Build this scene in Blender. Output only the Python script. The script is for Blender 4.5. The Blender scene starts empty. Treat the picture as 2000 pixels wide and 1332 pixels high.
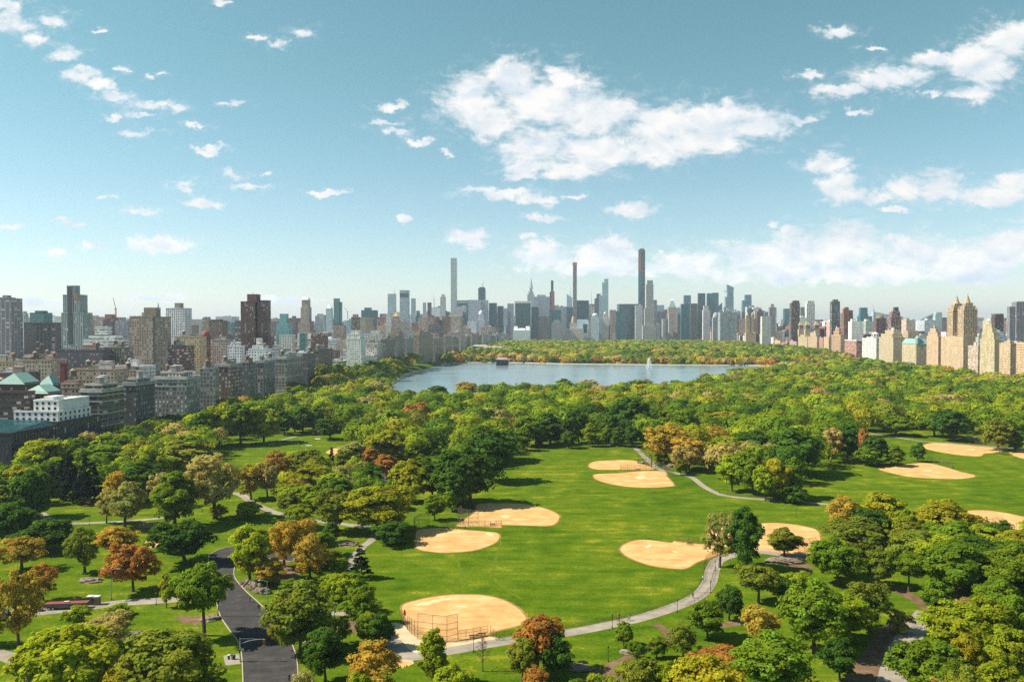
import bpy, bmesh, math, random
import numpy as np
from mathutils import Vector
from mathutils.geometry import tessellate_polygon

# ------------------------------------------------------------------ camera, sky, sun, exposure
SC = bpy.context.scene
COL = SC.collection
R = math.radians
FPX, CAMZ = 1556.0, 80.0
PITCH = math.atan(26 / 1556)
cam_d = bpy.data.cameras.new('camera'); cam_d.lens = 28.0; cam_d.sensor_width = 36.0
cam_d.clip_start = 1.0; cam_d.clip_end = 60000
cam = bpy.data.objects.new('camera', cam_d); COL.objects.link(cam)
cam.location = (0, 0, CAMZ); cam.rotation_euler = (math.pi / 2 - PITCH, 0, 0)
SC.camera = cam
SC.view_settings.view_transform = 'Standard'; SC.view_settings.look = 'None'
SC.view_settings.gamma = 1.0; SC.view_settings.use_curve_mapping = False
SC.view_settings.exposure = 1.0
SC.cycles.max_bounces = 5; SC.cycles.diffuse_bounces = 3; SC.cycles.glossy_bounces = 2
SC.cycles.transmission_bounces = 2; SC.cycles.transparent_max_bounces = 8; SC.cycles.volume_bounces = 0
SC.cycles.use_denoising = False
SC.cycles.sample_clamp_indirect = 8.0

HAZE = 5.2e-5
SUN_EL, SUN_AZ = R(45), R(-91)        # azimuth clockwise from +Y: the sun stands to the left
sdir = Vector((math.cos(SUN_EL) * math.sin(SUN_AZ), math.cos(SUN_EL) * math.cos(SUN_AZ), math.sin(SUN_EL)))
sun_d = bpy.data.lights.new('sun', 'SUN'); sun_d.energy = 4.6; sun_d.angle = R(0.53); sun_d.color = (1.0, 0.93, 0.80)
sun = bpy.data.objects.new('sun', sun_d); COL.objects.link(sun)
sun.rotation_euler = sdir.to_track_quat('Z', 'Y').to_euler(); sun.location = (-300, 0, 600)

CLOUDS = [  # centre x, y and half sizes of each cloud, read as directions (tangent of the bearing and of the elevation)
 (40,50,75,48),(62,78,48,26),(20,15,45,25),(105,40,45,22),(135,108,42,26),(165,146,50,18),(192,166,45,16),(230,190,48,17),(300,205,60,18),(350,218,40,14),(280,230,42,9),(225,230,26,8),(278,262,42,17),(385,245,32,10),
 (545,92,36,16),(588,68,46,18),(505,78,26,10),(205,65,20,8),(302,156,20,8),(245,137,20,8),(455,205,36,10),(430,10,40,10),
 (360,362,42,12),(402,396,68,18),(455,345,36,15),(490,368,58,9),(517,342,20,8),(275,412,56,14),(212,386,20,7),(130,436,44,8),(20,443,40,8),(640,380,50,7),(400,292,50,8),
 (185,482,28,10),(110,494,25,10),(312,478,75,17),(768,208,32,12),(745,245,45,10),(780,265,40,12),(820,280,30,10),
 (925,195,80,60),(1000,165,80,58),(1090,150,60,48),(1060,200,120,60),(1170,225,110,60),(1290,245,110,58),(1400,240,90,50),(1480,252,90,36),(1560,238,40,13),(960,240,80,40),(1050,290,90,50),(1160,300,110,45),(1270,290,120,40),(1380,275,100,32),(1110,335,80,24),(1030,330,60,18),
 (985,378,90,16),(1050,388,52,14),(1240,414,62,19),(918,465,46,19),(1035,466,26,10),(790,425,22,8),(1065,428,42,9),(880,297,15,14),(1120,385,26,8),(1010,345,40,10),
 (1635,66,48,14),(1705,98,32,9),(1575,150,42,11),(1640,180,75,18),(1740,155,92,30),(1835,122,62,16),(1920,130,80,60),(1965,80,75,42),(1900,185,62,26),(1670,220,30,8),(1815,185,30,9),
 (1620,318,52,27),(1640,370,50,34),(1700,386,55,16),(1765,365,62,29),(1830,372,56,42),(1925,382,82,30),(1985,355,65,30),(1740,412,36,8),(1510,436,14,10),(1550,450,20,12),
 (1060,500,85,36),(1180,500,95,36),(1210,482,36,22),(1350,515,105,38),(1480,505,125,38),(1600,492,135,52),(1660,465,72,36),(1790,500,112,46),(1755,480,62,26),(1930,505,75,52),(1985,470,85,42),(1600,535,320,24),(1840,540,220,18),(1290,492,14,10),(1200,525,220,20),
 (310,582,80,9),(90,588,90,9),(560,588,110,8),(-200,300,120,60),(2300,200,200,80),(2400,480,300,70)]

def nd(nt, t, **kw):
    n = nt.nodes.new(t)
    for k, v in kw.items(): setattr(n, k, v)
    return n
def mathn(nt, op, a, b=None, c=None, clamp=False):
    n = nt.nodes.new('ShaderNodeMath'); n.operation = op; n.use_clamp = clamp
    for i, x in enumerate((a, b, c)):
        if x is None: continue
        if hasattr(x, 'is_linked'): nt.links.new(x, n.inputs[i])
        else: n.inputs[i].default_value = x
    return n.outputs[0]
def vmath(nt, op, a, b=None, c=None):
    n = nt.nodes.new('ShaderNodeVectorMath'); n.operation = op
    for i, x in enumerate((a, b, c)):
        if x is None: continue
        if hasattr(x, 'is_linked'): nt.links.new(x, n.inputs[i])
        else: n.inputs[i].default_value = x
    return n
def mixc(nt, fac, a, b, blend='MIX'):
    n = nt.nodes.new('ShaderNodeMix'); n.data_type = 'RGBA'; n.blend_type = blend
    for s, x in ((n.inputs['Factor'], fac), (n.inputs[6], a), (n.inputs[7], b)):
        if hasattr(x, 'is_linked'): nt.links.new(x, s)
        elif isinstance(x, (tuple, list)): s.default_value = (*x[:3], 1)
        else: s.default_value = x
    return n.outputs[2]
def maprange(nt, v, a, b, c, d, smooth=False):
    n = nt.nodes.new('ShaderNodeMapRange'); n.interpolation_type = 'SMOOTHSTEP' if smooth else 'LINEAR'
    nt.links.new(v, n.inputs[0])
    for i, x in enumerate((a, b, c, d)): n.inputs[i + 1].default_value = x
    return n.outputs[0]
def noise(nt, vec, scale, detail=4, rough=.55, dist=0.0):
    n = nt.nodes.new('ShaderNodeTexNoise'); n.inputs['Scale'].default_value = scale
    n.inputs['Detail'].default_value = detail; n.inputs['Roughness'].default_value = rough; n.inputs['Distortion'].default_value = dist
    if vec is not None: nt.links.new(vec, n.inputs['Vector'])
    return n.outputs['Fac']

def build_world():
    w = bpy.data.worlds.new('World'); SC.world = w; w.use_nodes = True
    nt = w.node_tree; nt.nodes.clear()
    out = nd(nt, 'ShaderNodeOutputWorld')
    sky = nd(nt, 'ShaderNodeTexSky'); sky.sky_type = 'NISHITA'; sky.sun_disc = False
    sky.sun_elevation = SUN_EL; sky.sun_rotation = SUN_AZ; sky.air_density = 1.0; sky.dust_density = 0.25; sky.ozone_density = 2.0
    tc = nd(nt, 'ShaderNodeTexCoord')
    sep = nd(nt, 'ShaderNodeSeparateXYZ'); nt.links.new(tc.outputs['Generated'], sep.inputs[0])
    grade = mixc(nt, maprange(nt, sep.outputs[2], 0.0, 0.30, 0, 1), (1.0, 0.97, 0.98), (0.72, 0.98, 0.745))
    skyc = mixc(nt, 1.0, sky.outputs[0], grade, 'MULTIPLY')
    bg = nd(nt, 'ShaderNodeBackground'); nt.links.new(skyc, bg.inputs[0]); bg.inputs[1].default_value = 0.080
    ahead = mathn(nt, 'MAXIMUM', sep.outputs[1], 0.05)
    u = mathn(nt, 'DIVIDE', sep.outputs[0], ahead); v = mathn(nt, 'DIVIDE', sep.outputs[2], ahead)
    comb = nd(nt, 'ShaderNodeCombineXYZ'); nt.links.new(u, comb.inputs[0]); nt.links.new(v, comb.inputs[1])
    uv = comb.outputs[0]
    rag = nd(nt, 'ShaderNodeTexNoise'); nt.links.new(vmath(nt, 'MULTIPLY', uv, (1, 1.5, 1)).outputs[0], rag.inputs['Vector']); rag.inputs['Scale'].default_value = 34; rag.inputs['Detail'].default_value = 8; rag.inputs['Roughness'].default_value = .62
    ragged = vmath(nt, 'MULTIPLY_ADD', rag.outputs['Color'], (.062, .036, 0), (-.031, -.018, 0)).outputs[0]
    uvr = vmath(nt, 'ADD', uv, ragged).outputs[0]
    d = None
    for ci, (cx, cy, rx, ry) in enumerate(CLOUDS):
        cu, cv, ru, rv = (cx - 1000) / 1556, (640 - cy) / 1556, rx / 1556, ry / 1556
        m = vmath(nt, 'MULTIPLY_ADD', uvr, (1 / ru, 1 / rv, 0), (-cu / ru, -cv / rv, 0))
        l = vmath(nt, 'LENGTH', m.outputs[0]).outputs['Value']
        if ci < 31: l = mathn(nt, 'ADD', l, 0.20)
        d = l if d is None else mathn(nt, 'SMOOTH_MIN', d, l, 0.25)
    base = mathn(nt, 'SUBTRACT', 1.0, d)
    base = mathn(nt, 'MAXIMUM', base, -1.2)
    stretched = vmath(nt, 'MULTIPLY', uv, (1.0, 1.35, 1.0)).outputs[0]
    skew = nd(nt, 'ShaderNodeMapping'); skew.inputs['Rotation'].default_value = (0, 0, .15); skew.inputs['Scale'].default_value = (.9, 1.1, 1); nt.links.new(stretched, skew.inputs['Vector']); stretched = skew.outputs[0]
    warp = nd(nt, 'ShaderNodeTexNoise'); nt.links.new(stretched, warp.inputs['Vector']); warp.inputs['Scale'].default_value = 14; warp.inputs['Detail'].default_value = 3
    wv = vmath(nt, 'MULTIPLY_ADD', warp.outputs['Color'], (.05, .05, 0), (-.025, -.025, 0)).outputs[0]
    p1 = vmath(nt, 'ADD', stretched, wv).outputs[0]
    p2 = vmath(nt, 'ADD', p1, (-.010, .016, 0)).outputs[0]
    n1 = noise(nt, p1, 17, 10, .58); n2 = noise(nt, p2, 17, 5, .52); n3 = noise(nt, p1, 62, 8, .62)
    f = mathn(nt, 'MULTIPLY_ADD', n1, 2.9, -1.42)
    f = mathn(nt, 'ADD', f, mathn(nt, 'MULTIPLY_ADD', n3, 1.5, -0.75))
    dens = mathn(nt, 'ADD', mathn(nt, 'MULTIPLY', base, 1.75), f)
    mask = maprange(nt, dens, -0.05, 1.12, 0.0, 0.99, True)
    front = maprange(nt, sep.outputs[1], 0.06, 0.15, 0, 1)
    veil = mathn(nt, 'MULTIPLY', maprange(nt, dens, -1.1, .9, 0, 1, True), maprange(nt, n3, .42, .72, 0, .42, True))
    mask = mathn(nt, 'MAXIMUM', mask, veil)
    mask = mathn(nt, 'MULTIPLY', mask, front)
    lit = mathn(nt, 'SUBTRACT', n1, n2)
    thick = maprange(nt, dens, 0.2, 1.3, 0.0, 1.0, True)
    low = maprange(nt, v, 0.05, 0.14, 1.0, 0.0, True)            # far clouds near the horizon show their grey bases
    shade = mathn(nt, 'ADD', mathn(nt, 'MULTIPLY_ADD', lit, 3.0, 0.80), mathn(nt, 'MULTIPLY', thick, -0.14))
    shade = mathn(nt, 'ADD', shade, mathn(nt, 'MULTIPLY', low, -0.10), clamp=True)
    cc = mixc(nt, shade, (0.33, 0.40, 0.46), (0.54, 0.53, 0.52))
    bg2 = nd(nt, 'ShaderNodeBackground'); nt.links.new(cc, bg2.inputs[0]); nt.links.new(mathn(nt, 'MULTIPLY_ADD', low, .20, .95), bg2.inputs[1])
    mx = nd(nt, 'ShaderNodeMixShader'); nt.links.new(mask, mx.inputs[0]); nt.links.new(bg.outputs[0], mx.inputs[1]); nt.links.new(bg2.outputs[0], mx.inputs[2])
    nt.links.new(mx.outputs[0], out.inputs[0])
build_world()

# ------------------------------------------------------------------ pixel of the photograph -> point in the place
CP, SP = math.cos(PITCH), math.sin(PITCH)
def ray(X, Y):
    a, b = (X - 1000) / FPX, (666 - Y) / FPX
    return a, CP + b * SP, -SP + b * CP
def ground(X, Y, z=0.0):
    x, y, zz = ray(X, Y); t = (z - CAMZ) / zz
    return (x * t, y * t)
def at_dist(X, Y, d):
    x, y, z = ray(X, Y); t = d / y
    return Vector((x * t, d, CAMZ + z * t))
def to_px(x, y, z):
    dz = z - CAMZ; f = y * CP - dz * SP; up = y * SP + dz * CP
    return 1000 + FPX * x / f, 666 - FPX * up / f
def sm(a, b, x):
    t = min(1, max(0, (x - a) / (b - a))); return t * t * (3 - 2 * t)
TANTH = 0.094
TH = math.atan(TANTH)
EAST0, WEST0 = -318.0, 582.0          # park walls: x = EAST0 + TANTH y and x = WEST0 + TANTH y
WATERZ = 6.0
def terrain(x, y):
    q = x - (EAST0 + TANTH * y)
    return 9 * sm(1640, 1900, y) * (1 - sm(2900, 3500, y)) + 11 * sm(780, 960, y) * (1 - sm(1600, 1760, y)) * sm(-40, -8, q) * (1 - sm(14, 44, q))

# ------------------------------------------------------------------ objects
def link(o, parent=None):
    COL.objects.link(o)
    if parent is not None: o.parent = parent
    return o
def tag(o, label=None, cat=None, group=None, kind=None):
    if label: o['label'] = label
    if cat: o['category'] = cat
    if group: o['group'] = group
    if kind: o['kind'] = kind
    return o
def empty(name, loc, rz=0.0, label=None, cat=None, group=None):
    o = bpy.data.objects.new(name, None); o.location = loc; o.rotation_euler = (0, 0, rz); o.empty_display_size = .5
    link(o); return tag(o, label, cat, group)
class MB:
    """collects faces and links them as one mesh object"""
    def __init__(s): s.v = []; s.f = []; s.m = []; s.uv = []; s.t = []; s.smooth = False
    def face(s, pts, mat=0, uv=None, tint=(1, 1, 1)):
        i = len(s.v); s.v.extend([tuple(p) for p in pts]); s.f.append(tuple(range(i, i + len(pts)))); s.m.append(mat)
        s.uv.extend(uv if uv else [(p[0], p[1]) for p in pts]); s.t.append(tint)
    def box(s, x0, x1, y0, y1, z0, z1, mat=0, tint=(1, 1, 1), bottom=False, top=True, bay=3.0, frame=None):
        def P(x, y, z): return frame(x, y, z) if frame else (x, y, z)
        for (ax, ay, bx, by) in ((x0, y0, x1, y0), (x1, y0, x1, y1), (x1, y1, x0, y1), (x0, y1, x0, y0)):
            L = math.hypot(bx - ax, by - ay); U = max(1, round(L / bay)) * bay; H = z1 - z0
            s.face([P(ax, ay, z0), P(bx, by, z0), P(bx, by, z1), P(ax, ay, z1)], mat, [(0, 0), (U, 0), (U, H), (0, H)], tint)
        if top: s.face([P(x0, y0, z1), P(x1, y0, z1), P(x1, y1, z1), P(x0, y1, z1)], mat, None, tint)
        if bottom: s.face([P(x0, y1, z0), P(x1, y1, z0), P(x1, y0, z0), P(x0, y0, z0)], mat, None, tint)
    def prism(s, n, r0, r1, z0, z1, cx=0, cy=0, mat=0, tint=(1, 1, 1), rot=0, cap=True):
        a = [2 * math.pi * (k + rot) / n for k in range(n)]
        for k in range(n):
            c, d = a[k], a[(k + 1) % n]
            q = [(cx + r0 * math.cos(c), cy + r0 * math.sin(c), z0), (cx + r0 * math.cos(d), cy + r0 * math.sin(d), z0)]
            if r1 > 1e-6: q += [(cx + r1 * math.cos(d), cy + r1 * math.sin(d), z1), (cx + r1 * math.cos(c), cy + r1 * math.sin(c), z1)]
            else: q += [(cx, cy, z1)]
            w = 2 * r0 * math.sin(math.pi / n)
            s.face(q, mat, [(0, 0), (w, 0), (w, z1 - z0), (0, z1 - z0)][:len(q)], tint)
        if cap and r1 > 1e-6: s.face([(cx + r1 * math.cos(c), cy + r1 * math.sin(c), z1) for c in a], mat, None, tint)
    def tube(s, pts, rad, n=6, mat=0, tint=(1, 1, 1), cap=True):
        pts = [Vector(p) for p in pts]; rads = rad if isinstance(rad, (list, tuple)) else [rad] * len(pts)
        rings = []
        for i, p in enumerate(pts):
            d = (pts[min(i + 1, len(pts) - 1)] - pts[max(i - 1, 0)]).normalized()
            a = d.orthogonal().normalized() if abs(d.z) > .9 else d.cross(Vector((0, 0, 1))).normalized(); b = d.cross(a)
            rings.append([p + (a * math.cos(2 * math.pi * k / n) + b * math.sin(2 * math.pi * k / n)) * rads[i] for k in range(n)])
        for i in range(len(pts) - 1):
            for k in range(n):
                s.face([rings[i][k], rings[i][(k + 1) % n], rings[i + 1][(k + 1) % n], rings[i + 1][k]], mat, None, tint)
        if cap: s.face(rings[-1], mat, None, tint); s.face(rings[0][::-1], mat, None, tint)
    def mesh(s, name, mats):
        me = bpy.data.meshes.new(name); me.from_pydata(s.v, [], s.f)
        for m in (mats if isinstance(mats, (list, tuple)) else [mats]): me.materials.append(m)
        n = len(s.f)
        me.polygons.foreach_set('material_index', np.array(s.m, dtype=np.int32))
        uvl = me.uv_layers.new(name='UVMap'); uvl.data.foreach_set('uv', np.array(s.uv, dtype=np.float32).ravel())
        at = me.attributes.new('tint', 'FLOAT_COLOR', 'FACE')
        c = np.ones((n, 4), dtype=np.float32); c[:, :3] = np.array(s.t, dtype=np.float32); at.data.foreach_set('color', c.ravel())
        if s.smooth: me.polygons.foreach_set('use_smooth', np.ones(n, dtype=bool))
        me.update(); return me
    def build(s, name, mats, parent=None, loc=None):
        o = bpy.data.objects.new(name, s.mesh(name, mats)); link(o, parent)
        if loc is not None: o.location = loc
        return o

# ------------------------------------------------------------------ materials
def new_mat(name):
    m = bpy.data.materials.new(name); m.use_nodes = True; nt = m.node_tree; nt.nodes.clear()
    out = nd(nt, 'ShaderNodeOutputMaterial'); return m, nt, out
def principled(nt, out, color, rough=.8, spec=.3, metal=0.0, normal=None):
    b = nd(nt, 'ShaderNodeBsdfPrincipled')
    for key, x in (('Base Color', color), ('Roughness', rough), ('Specular IOR Level', spec), ('Metallic', metal)):
        if hasattr(x, 'is_linked'): nt.links.new(x, b.inputs[key])
        elif isinstance(x, (tuple, list)): b.inputs[key].default_value = (*x[:3], 1)
        else: b.inputs[key].default_value = x
    if normal is not None: nt.links.new(normal, b.inputs['Normal'])
    nt.links.new(b.outputs[0], out.inputs[0]); return b
def obj_noise(nt, scale, detail=3):
    tc = nd(nt, 'ShaderNodeNewGeometry'); return noise(nt, tc.outputs['Position'], scale, detail)
def plain(name, color, rough=.75, var=.25, scale=1.5, metal=0.0, spec=.3):
    m, nt, out = new_mat(name)
    n = obj_noise(nt, scale, 4)
    c = mixc(nt, n, tuple(x * (1 - var) for x in color), tuple(min(1, x * (1 + var)) for x in color))
    principled(nt, out, c, rough, spec, metal); return m
def tinted(name, rough=.8, var=.22, scale=.35, spec=.25):
    """colour comes from the mesh attribute 'tint', weathered with noise"""
    m, nt, out = new_mat(name)
    a = nd(nt, 'ShaderNodeAttribute'); a.attribute_name = 'tint'
    n = obj_noise(nt, scale, 5); n2 = obj_noise(nt, scale * 6, 3)
    k = mathn(nt, 'ADD', maprange(nt, n, .3, .7, 1 - var, 1 + var), mathn(nt, 'MULTIPLY_ADD', n2, .2, -.1))
    c = vmath(nt, 'MULTIPLY', a.outputs['Color'], None)
    cb = nd(nt, 'ShaderNodeCombineXYZ')
    for i in range(3): nt.links.new(k, cb.inputs[i])
    nt.links.new(cb.outputs[0], c.inputs[1])
    principled(nt, out, c.outputs[0], rough, spec); return m
def facade(name, bay=3.0, storey=3.3, wx=.45, wz=.52, glass=(.035, .045, .05), blind=(.42, .40, .36), pblind=.25, grough=.12, wrough=.85, tint_glass=False, band=0, frame_k=None, gspec=.5):
    m, nt, out = new_mat(name)
    uv = nd(nt, 'ShaderNodeUVMap'); uv.uv_map = 'UVMap'
    sep = nd(nt, 'ShaderNodeSeparateXYZ'); nt.links.new(uv.outputs[0], sep.inputs[0])
    a = mathn(nt, 'DIVIDE', sep.outputs[0], bay); b = mathn(nt, 'DIVIDE', sep.outputs[1], storey)
    fa, fb = mathn(nt, 'FRACT', a), mathn(nt, 'FRACT', b)
    ia, ib = mathn(nt, 'FLOOR', a), mathn(nt, 'FLOOR', b)
    ma = mathn(nt, 'LESS_THAN', mathn(nt, 'ABSOLUTE', mathn(nt, 'SUBTRACT', fa, .5)), wx / 2) if wx < 1 else None
    mb_ = mathn(nt, 'LESS_THAN', mathn(nt, 'ABSOLUTE', mathn(nt, 'SUBTRACT', fb, .5)), wz / 2) if wz < 1 else None
    mask = mathn(nt, 'MULTIPLY', ma, mb_) if ma is not None and mb_ is not None else (ma if ma is not None else mb_)
    at = nd(nt, 'ShaderNodeAttribute'); at.attribute_name = 'tint'; tint = at.outputs['Color']
    cell = nd(nt, 'ShaderNodeCombineXYZ'); nt.links.new(ia, cell.inputs[0]); nt.links.new(ib, cell.inputs[1])
    oi = nd(nt, 'ShaderNodeObjectInfo'); nt.links.new(oi.outputs['Random'], cell.inputs[2])
    wn = nd(nt, 'ShaderNodeTexWhiteNoise'); nt.links.new(cell.outputs[0], wn.inputs['Vector'])
    geo = nd(nt, 'ShaderNodeNewGeometry')
    st = vmath(nt, 'MULTIPLY', geo.outputs['Position'], (.25, .25, .05)).outputs[0]
    n = noise(nt, st, 1.0, 5); n2 = noise(nt, geo.outputs['Position'], 1.2, 3)
    k = mathn(nt, 'ADD', maprange(nt, n, .3, .7, .80, 1.18), mathn(nt, 'MULTIPLY_ADD', n2, .24, -.12))
    if tint_glass:
        g = mixc(nt, wn.outputs['Value'], vmath(nt, 'MULTIPLY', tint, (.65, .65, .65)).outputs[0], vmath(nt, 'MULTIPLY', tint, (1.25, 1.25, 1.25)).outputs[0])
        fk = frame_k or (.5, .5, .5)
        wall = vmath(nt, 'MULTIPLY', tint, fk).outputs[0]
    else:
        isb = mathn(nt, 'LESS_THAN', wn.outputs['Value'], pblind)
        gl = mixc(nt, wn.outputs['Value'], tuple(x * .6 for x in glass), tuple(x * 1.5 for x in glass))
        g = mixc(nt, isb, gl, blind); wall = tint
        if band:        # light string courses every few storeys
            fl = mathn(nt, 'FRACT', mathn(nt, 'DIVIDE', b, band)); bm_ = mathn(nt, 'LESS_THAN', fl, .10)
            wall = mixc(nt, bm_, wall, (.42, .40, .36))
            mask = mathn(nt, 'MULTIPLY', mask, mathn(nt, 'SUBTRACT', 1.0, bm_))
    kc = nd(nt, 'ShaderNodeCombineXYZ')
    for i in range(3): nt.links.new(k, kc.inputs[i])
    wall = vmath(nt, 'MULTIPLY', wall, kc.outputs[0]).outputs[0]
    c = mixc(nt, mask, wall, g)
    principled(nt, out, c, mathn(nt, 'MULTIPLY_ADD', mask, grough - wrough, wrough), mathn(nt, 'MULTIPLY_ADD', mask, gspec - .2, .2))
    return m
FAC = {
 'punch': facade('brick_facade'),
 'small': facade('small_window_facade', bay=3.3, storey=3.6, wx=.34, wz=.46, glass=(.085, .08, .07), pblind=.35),
 'frame': facade('white_framed_window_facade', bay=3.0, storey=3.4, wx=.40, wz=.55, glass=(.05, .06, .065), blind=(.62, .60, .56), pblind=.45),
 'band': facade('banded_stone_facade', bay=3.2, storey=3.5, wx=.42, wz=.52, band=4),
 'ribbon': facade('ribbon_window_facade', bay=3.0, storey=3.4, wx=1.0, wz=.48),
 'balcony': facade('balcony_facade', bay=6.0, storey=3.0, wx=.72, wz=.60, glass=(.03, .04, .045), pblind=.1),
 'stripe': facade('striped_pier_facade', bay=2.6, storey=3.4, wx=.46, wz=1.0, pblind=.05),
 'stripes': facade('pier_and_window_facade', bay=2.6, storey=3.4, wx=.5, wz=.72, pblind=.12),
 'grid': facade('square_grid_facade', bay=4.7, storey=4.7, wx=.66, wz=.66, glass=(.06, .085, .095), pblind=.05),
 'glass': facade('curtain_glass_facade', bay=1.6, storey=3.9, wx=.86, wz=.80, tint_glass=True, grough=.10, wrough=.4, gspec=.7),
 'slab': facade('dark_glass_slab_facade', bay=1.8, storey=3.8, wx=.74, wz=.68, tint_glass=True, grough=.16, wrough=.5, frame_k=(1.5, 1.5, 1.5)),
}
ROOF = tinted('roof_felt', .9, .3, .12)
STONE = tinted('stone_trim', .85, .18, .4)
METAL = plain('dark_painted_metal', (.045, .04, .035), .55, .2, 3)
STEEL = plain('galvanised_steel', (.42, .44, .45), .4, .15, 3, .6)
WOODTANK = plain('weathered_tank_wood', (.16, .12, .09), .85, .35, 2)
COPPER = plain('green_copper_roof', (.22, .37, .32), .6, .25, .5)
GOLD = plain('gilded_roof', (.75, .52, .15), .35, .2, 1, .6)
BARK = plain('tree_bark', (.085, .062, .045), .9, .4, 4)
# ------------------------------------------------------------------ ground, paths, water
def crom(pts, n=6, closed=True):
    P = [Vector((*p, 0)) if len(p) == 2 else Vector(p) for p in pts]; o = []; N = len(P)
    for i in range(N if closed else N - 1):
        a, b, c, d = (P[(i - 1) % N] if closed or i > 0 else P[0]), P[i], P[(i + 1) % N], (P[(i + 2) % N] if closed or i + 2 < N else P[-1])
        for k in range(n):
            t = k / n
            o.append(.5 * ((2 * b) + (c - a) * t + (2 * a - 5 * b + 4 * c - d) * t * t + (3 * b - a - 3 * c + d) * t ** 3))
    if not closed: o.append(P[-1])
    return o
def sheet(name, pts, z, mat, smooth=4, **tags):
    """a flat patch of ground bounded by points on the ground"""
    P = crom(pts, smooth) if smooth else [Vector((p[0], p[1], 0)) for p in pts]
    me = bpy.data.meshes.new(name)
    tri = tessellate_polygon([P])
    me.from_pydata([(p.x, p.y, z) for p in P], [], [tuple(t) for t in tri]); me.materials.append(mat)
    bm = bmesh.new(); bm.from_mesh(me)
    for f in bm.faces:
        if f.normal.z < 0: f.normal_flip()
    bm.to_mesh(me); bm.free()
    o = bpy.data.objects.new(name, me); link(o); o['kind'] = 'structure'
    return o
def pxs(pts): return [ground(*p) for p in pts]
def ribbon_pts(pts, width, n=8):
    P = crom(pts, n, False); L, Rr = [], []
    for i, p in enumerate(P):
        d = (P[min(i + 1, len(P) - 1)] - P[max(i - 1, 0)]).normalized(); nrm = Vector((-d.y, d.x, 0))
        L.append(p + nrm * width / 2); Rr.append(p - nrm * width / 2)
    return L, Rr
def path(name, pts, width, z, mat):
    L, Rr = ribbon_pts(pts, width); mb = MB()
    for i in range(len(L) - 1):
        mb.face([(Rr[i].x, Rr[i].y, z), (Rr[i + 1].x, Rr[i + 1].y, z), (L[i + 1].x, L[i + 1].y, z), (L[i].x, L[i].y, z)])
    o = mb.build(name, mat); o['kind'] = 'structure'; return o

def grass_mat():
    m, nt, out = new_mat('park_grass')
    g = nd(nt, 'ShaderNodeNewGeometry'); pos = g.outputs['Position']
    n1 = noise(nt, pos, .018, 6, .62); n2 = noise(nt, pos, .11, 5, .65); n3 = noise(nt, pos, 1.1, 4, .7); n5 = noise(nt, pos, 5.0, 3, .7)
    st = vmath(nt, 'MULTIPLY', pos, (.05, .22, 1)).outputs[0]; n4 = noise(nt, st, 1.0, 4, .6)
    s = mathn(nt, 'ADD', mathn(nt, 'MULTIPLY', n1, .24), mathn(nt, 'MULTIPLY', n2, .26))
    s = mathn(nt, 'ADD', s, mathn(nt, 'ADD', mathn(nt, 'MULTIPLY', n3, .26), mathn(nt, 'MULTIPLY', n4, .24)))
    r = nd(nt, 'ShaderNodeValToRGB'); nt.links.new(s, r.inputs[0])
    e = r.color_ramp.elements; e[0].position = .41; e[0].color = (.036, .080, .004, 1); e[1].position = .575; e[1].color = (.215, .205, .016, 1)
    x = e.new(.47); x.color = (.064, .114, .005, 1); x = e.new(.54); x.color = (.108, .148, .008, 1)
    k = mathn(nt, 'MULTIPLY_ADD', n5, .7, .65)
    kc = nd(nt, 'ShaderNodeCombineXYZ')
    for i in range(3): nt.links.new(k, kc.inputs[i])
    c = vmath(nt, 'MULTIPLY', r.outputs[0], kc.outputs[0]).outputs[0]
    bare = maprange(nt, noise(nt, pos, .045, 7, .65), .64, .72, 0, .7, True)      # worn earth
    c = mixc(nt, bare, c, (.19, .13, .06))
    bn = nd(nt, 'ShaderNodeBump'); bn.inputs['Strength'].default_value = .6; bn.inputs['Distance'].default_value = .3; nt.links.new(n3, bn.inputs['Height'])
    principled(nt, out, c, .95, 0.0, 0, bn.outputs[0]); return m
def dirt_mat(name, a, b, c, scale=.12, speck=.18):
    m, nt, out = new_mat(name)
    g = nd(nt, 'ShaderNodeNewGeometry'); pos = g.outputs['Position']
    n = noise(nt, pos, scale, 7, .62); n2 = noise(nt, pos, 2.3, 4, .7)
    st = vmath(nt, 'MULTIPLY', pos, (.06, .3, 1)).outputs[0]; n3 = noise(nt, st, 1.0, 5, .6)
    s = mathn(nt, 'ADD', mathn(nt, 'MULTIPLY', n, .6), mathn(nt, 'MULTIPLY', n3, .4))
    r = nd(nt, 'ShaderNodeValToRGB'); nt.links.new(s, r.inputs[0])
    e = r.color_ramp.elements; e[0].position = .34; e[0].color = (*a, 1); e[1].position = .66; e[1].color = (*c, 1); x = e.new(.5); x.color = (*b, 1)
    k = mathn(nt, 'MULTIPLY_ADD', n2, speck * 2, 1 - speck)
    kc = nd(nt, 'ShaderNodeCombineXYZ')
    for i in range(3): nt.links.new(k, kc.inputs[i])
    principled(nt, out, vmath(nt, 'MULTIPLY', r.outputs[0], kc.outputs[0]).outputs[0], .95, 0.0); return m
GRASS = grass_mat()
CLAY = dirt_mat('infield_clay', (.44, .23, .086), (.54, .31, .122), (.66, .44, .215), .16, .11)
CLAYRIM = dirt_mat('worn_clay_edge', (.20, .10, .03), (.27, .15, .05), (.34, .20, .07), .3, .2)
PAVE = dirt_mat('path_paving', (.21, .175, .135), (.28, .24, .19), (.36, .31, .255), .25, .12)
SAND = dirt_mat('sandy_gravel', (.42, .29, .16), (.52, .38, .23), (.62, .48, .32), .2, .12)
EARTH = dirt_mat('bare_earth', (.10, .06, .035), (.16, .10, .06), (.24, .16, .10), .3, .25)
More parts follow.
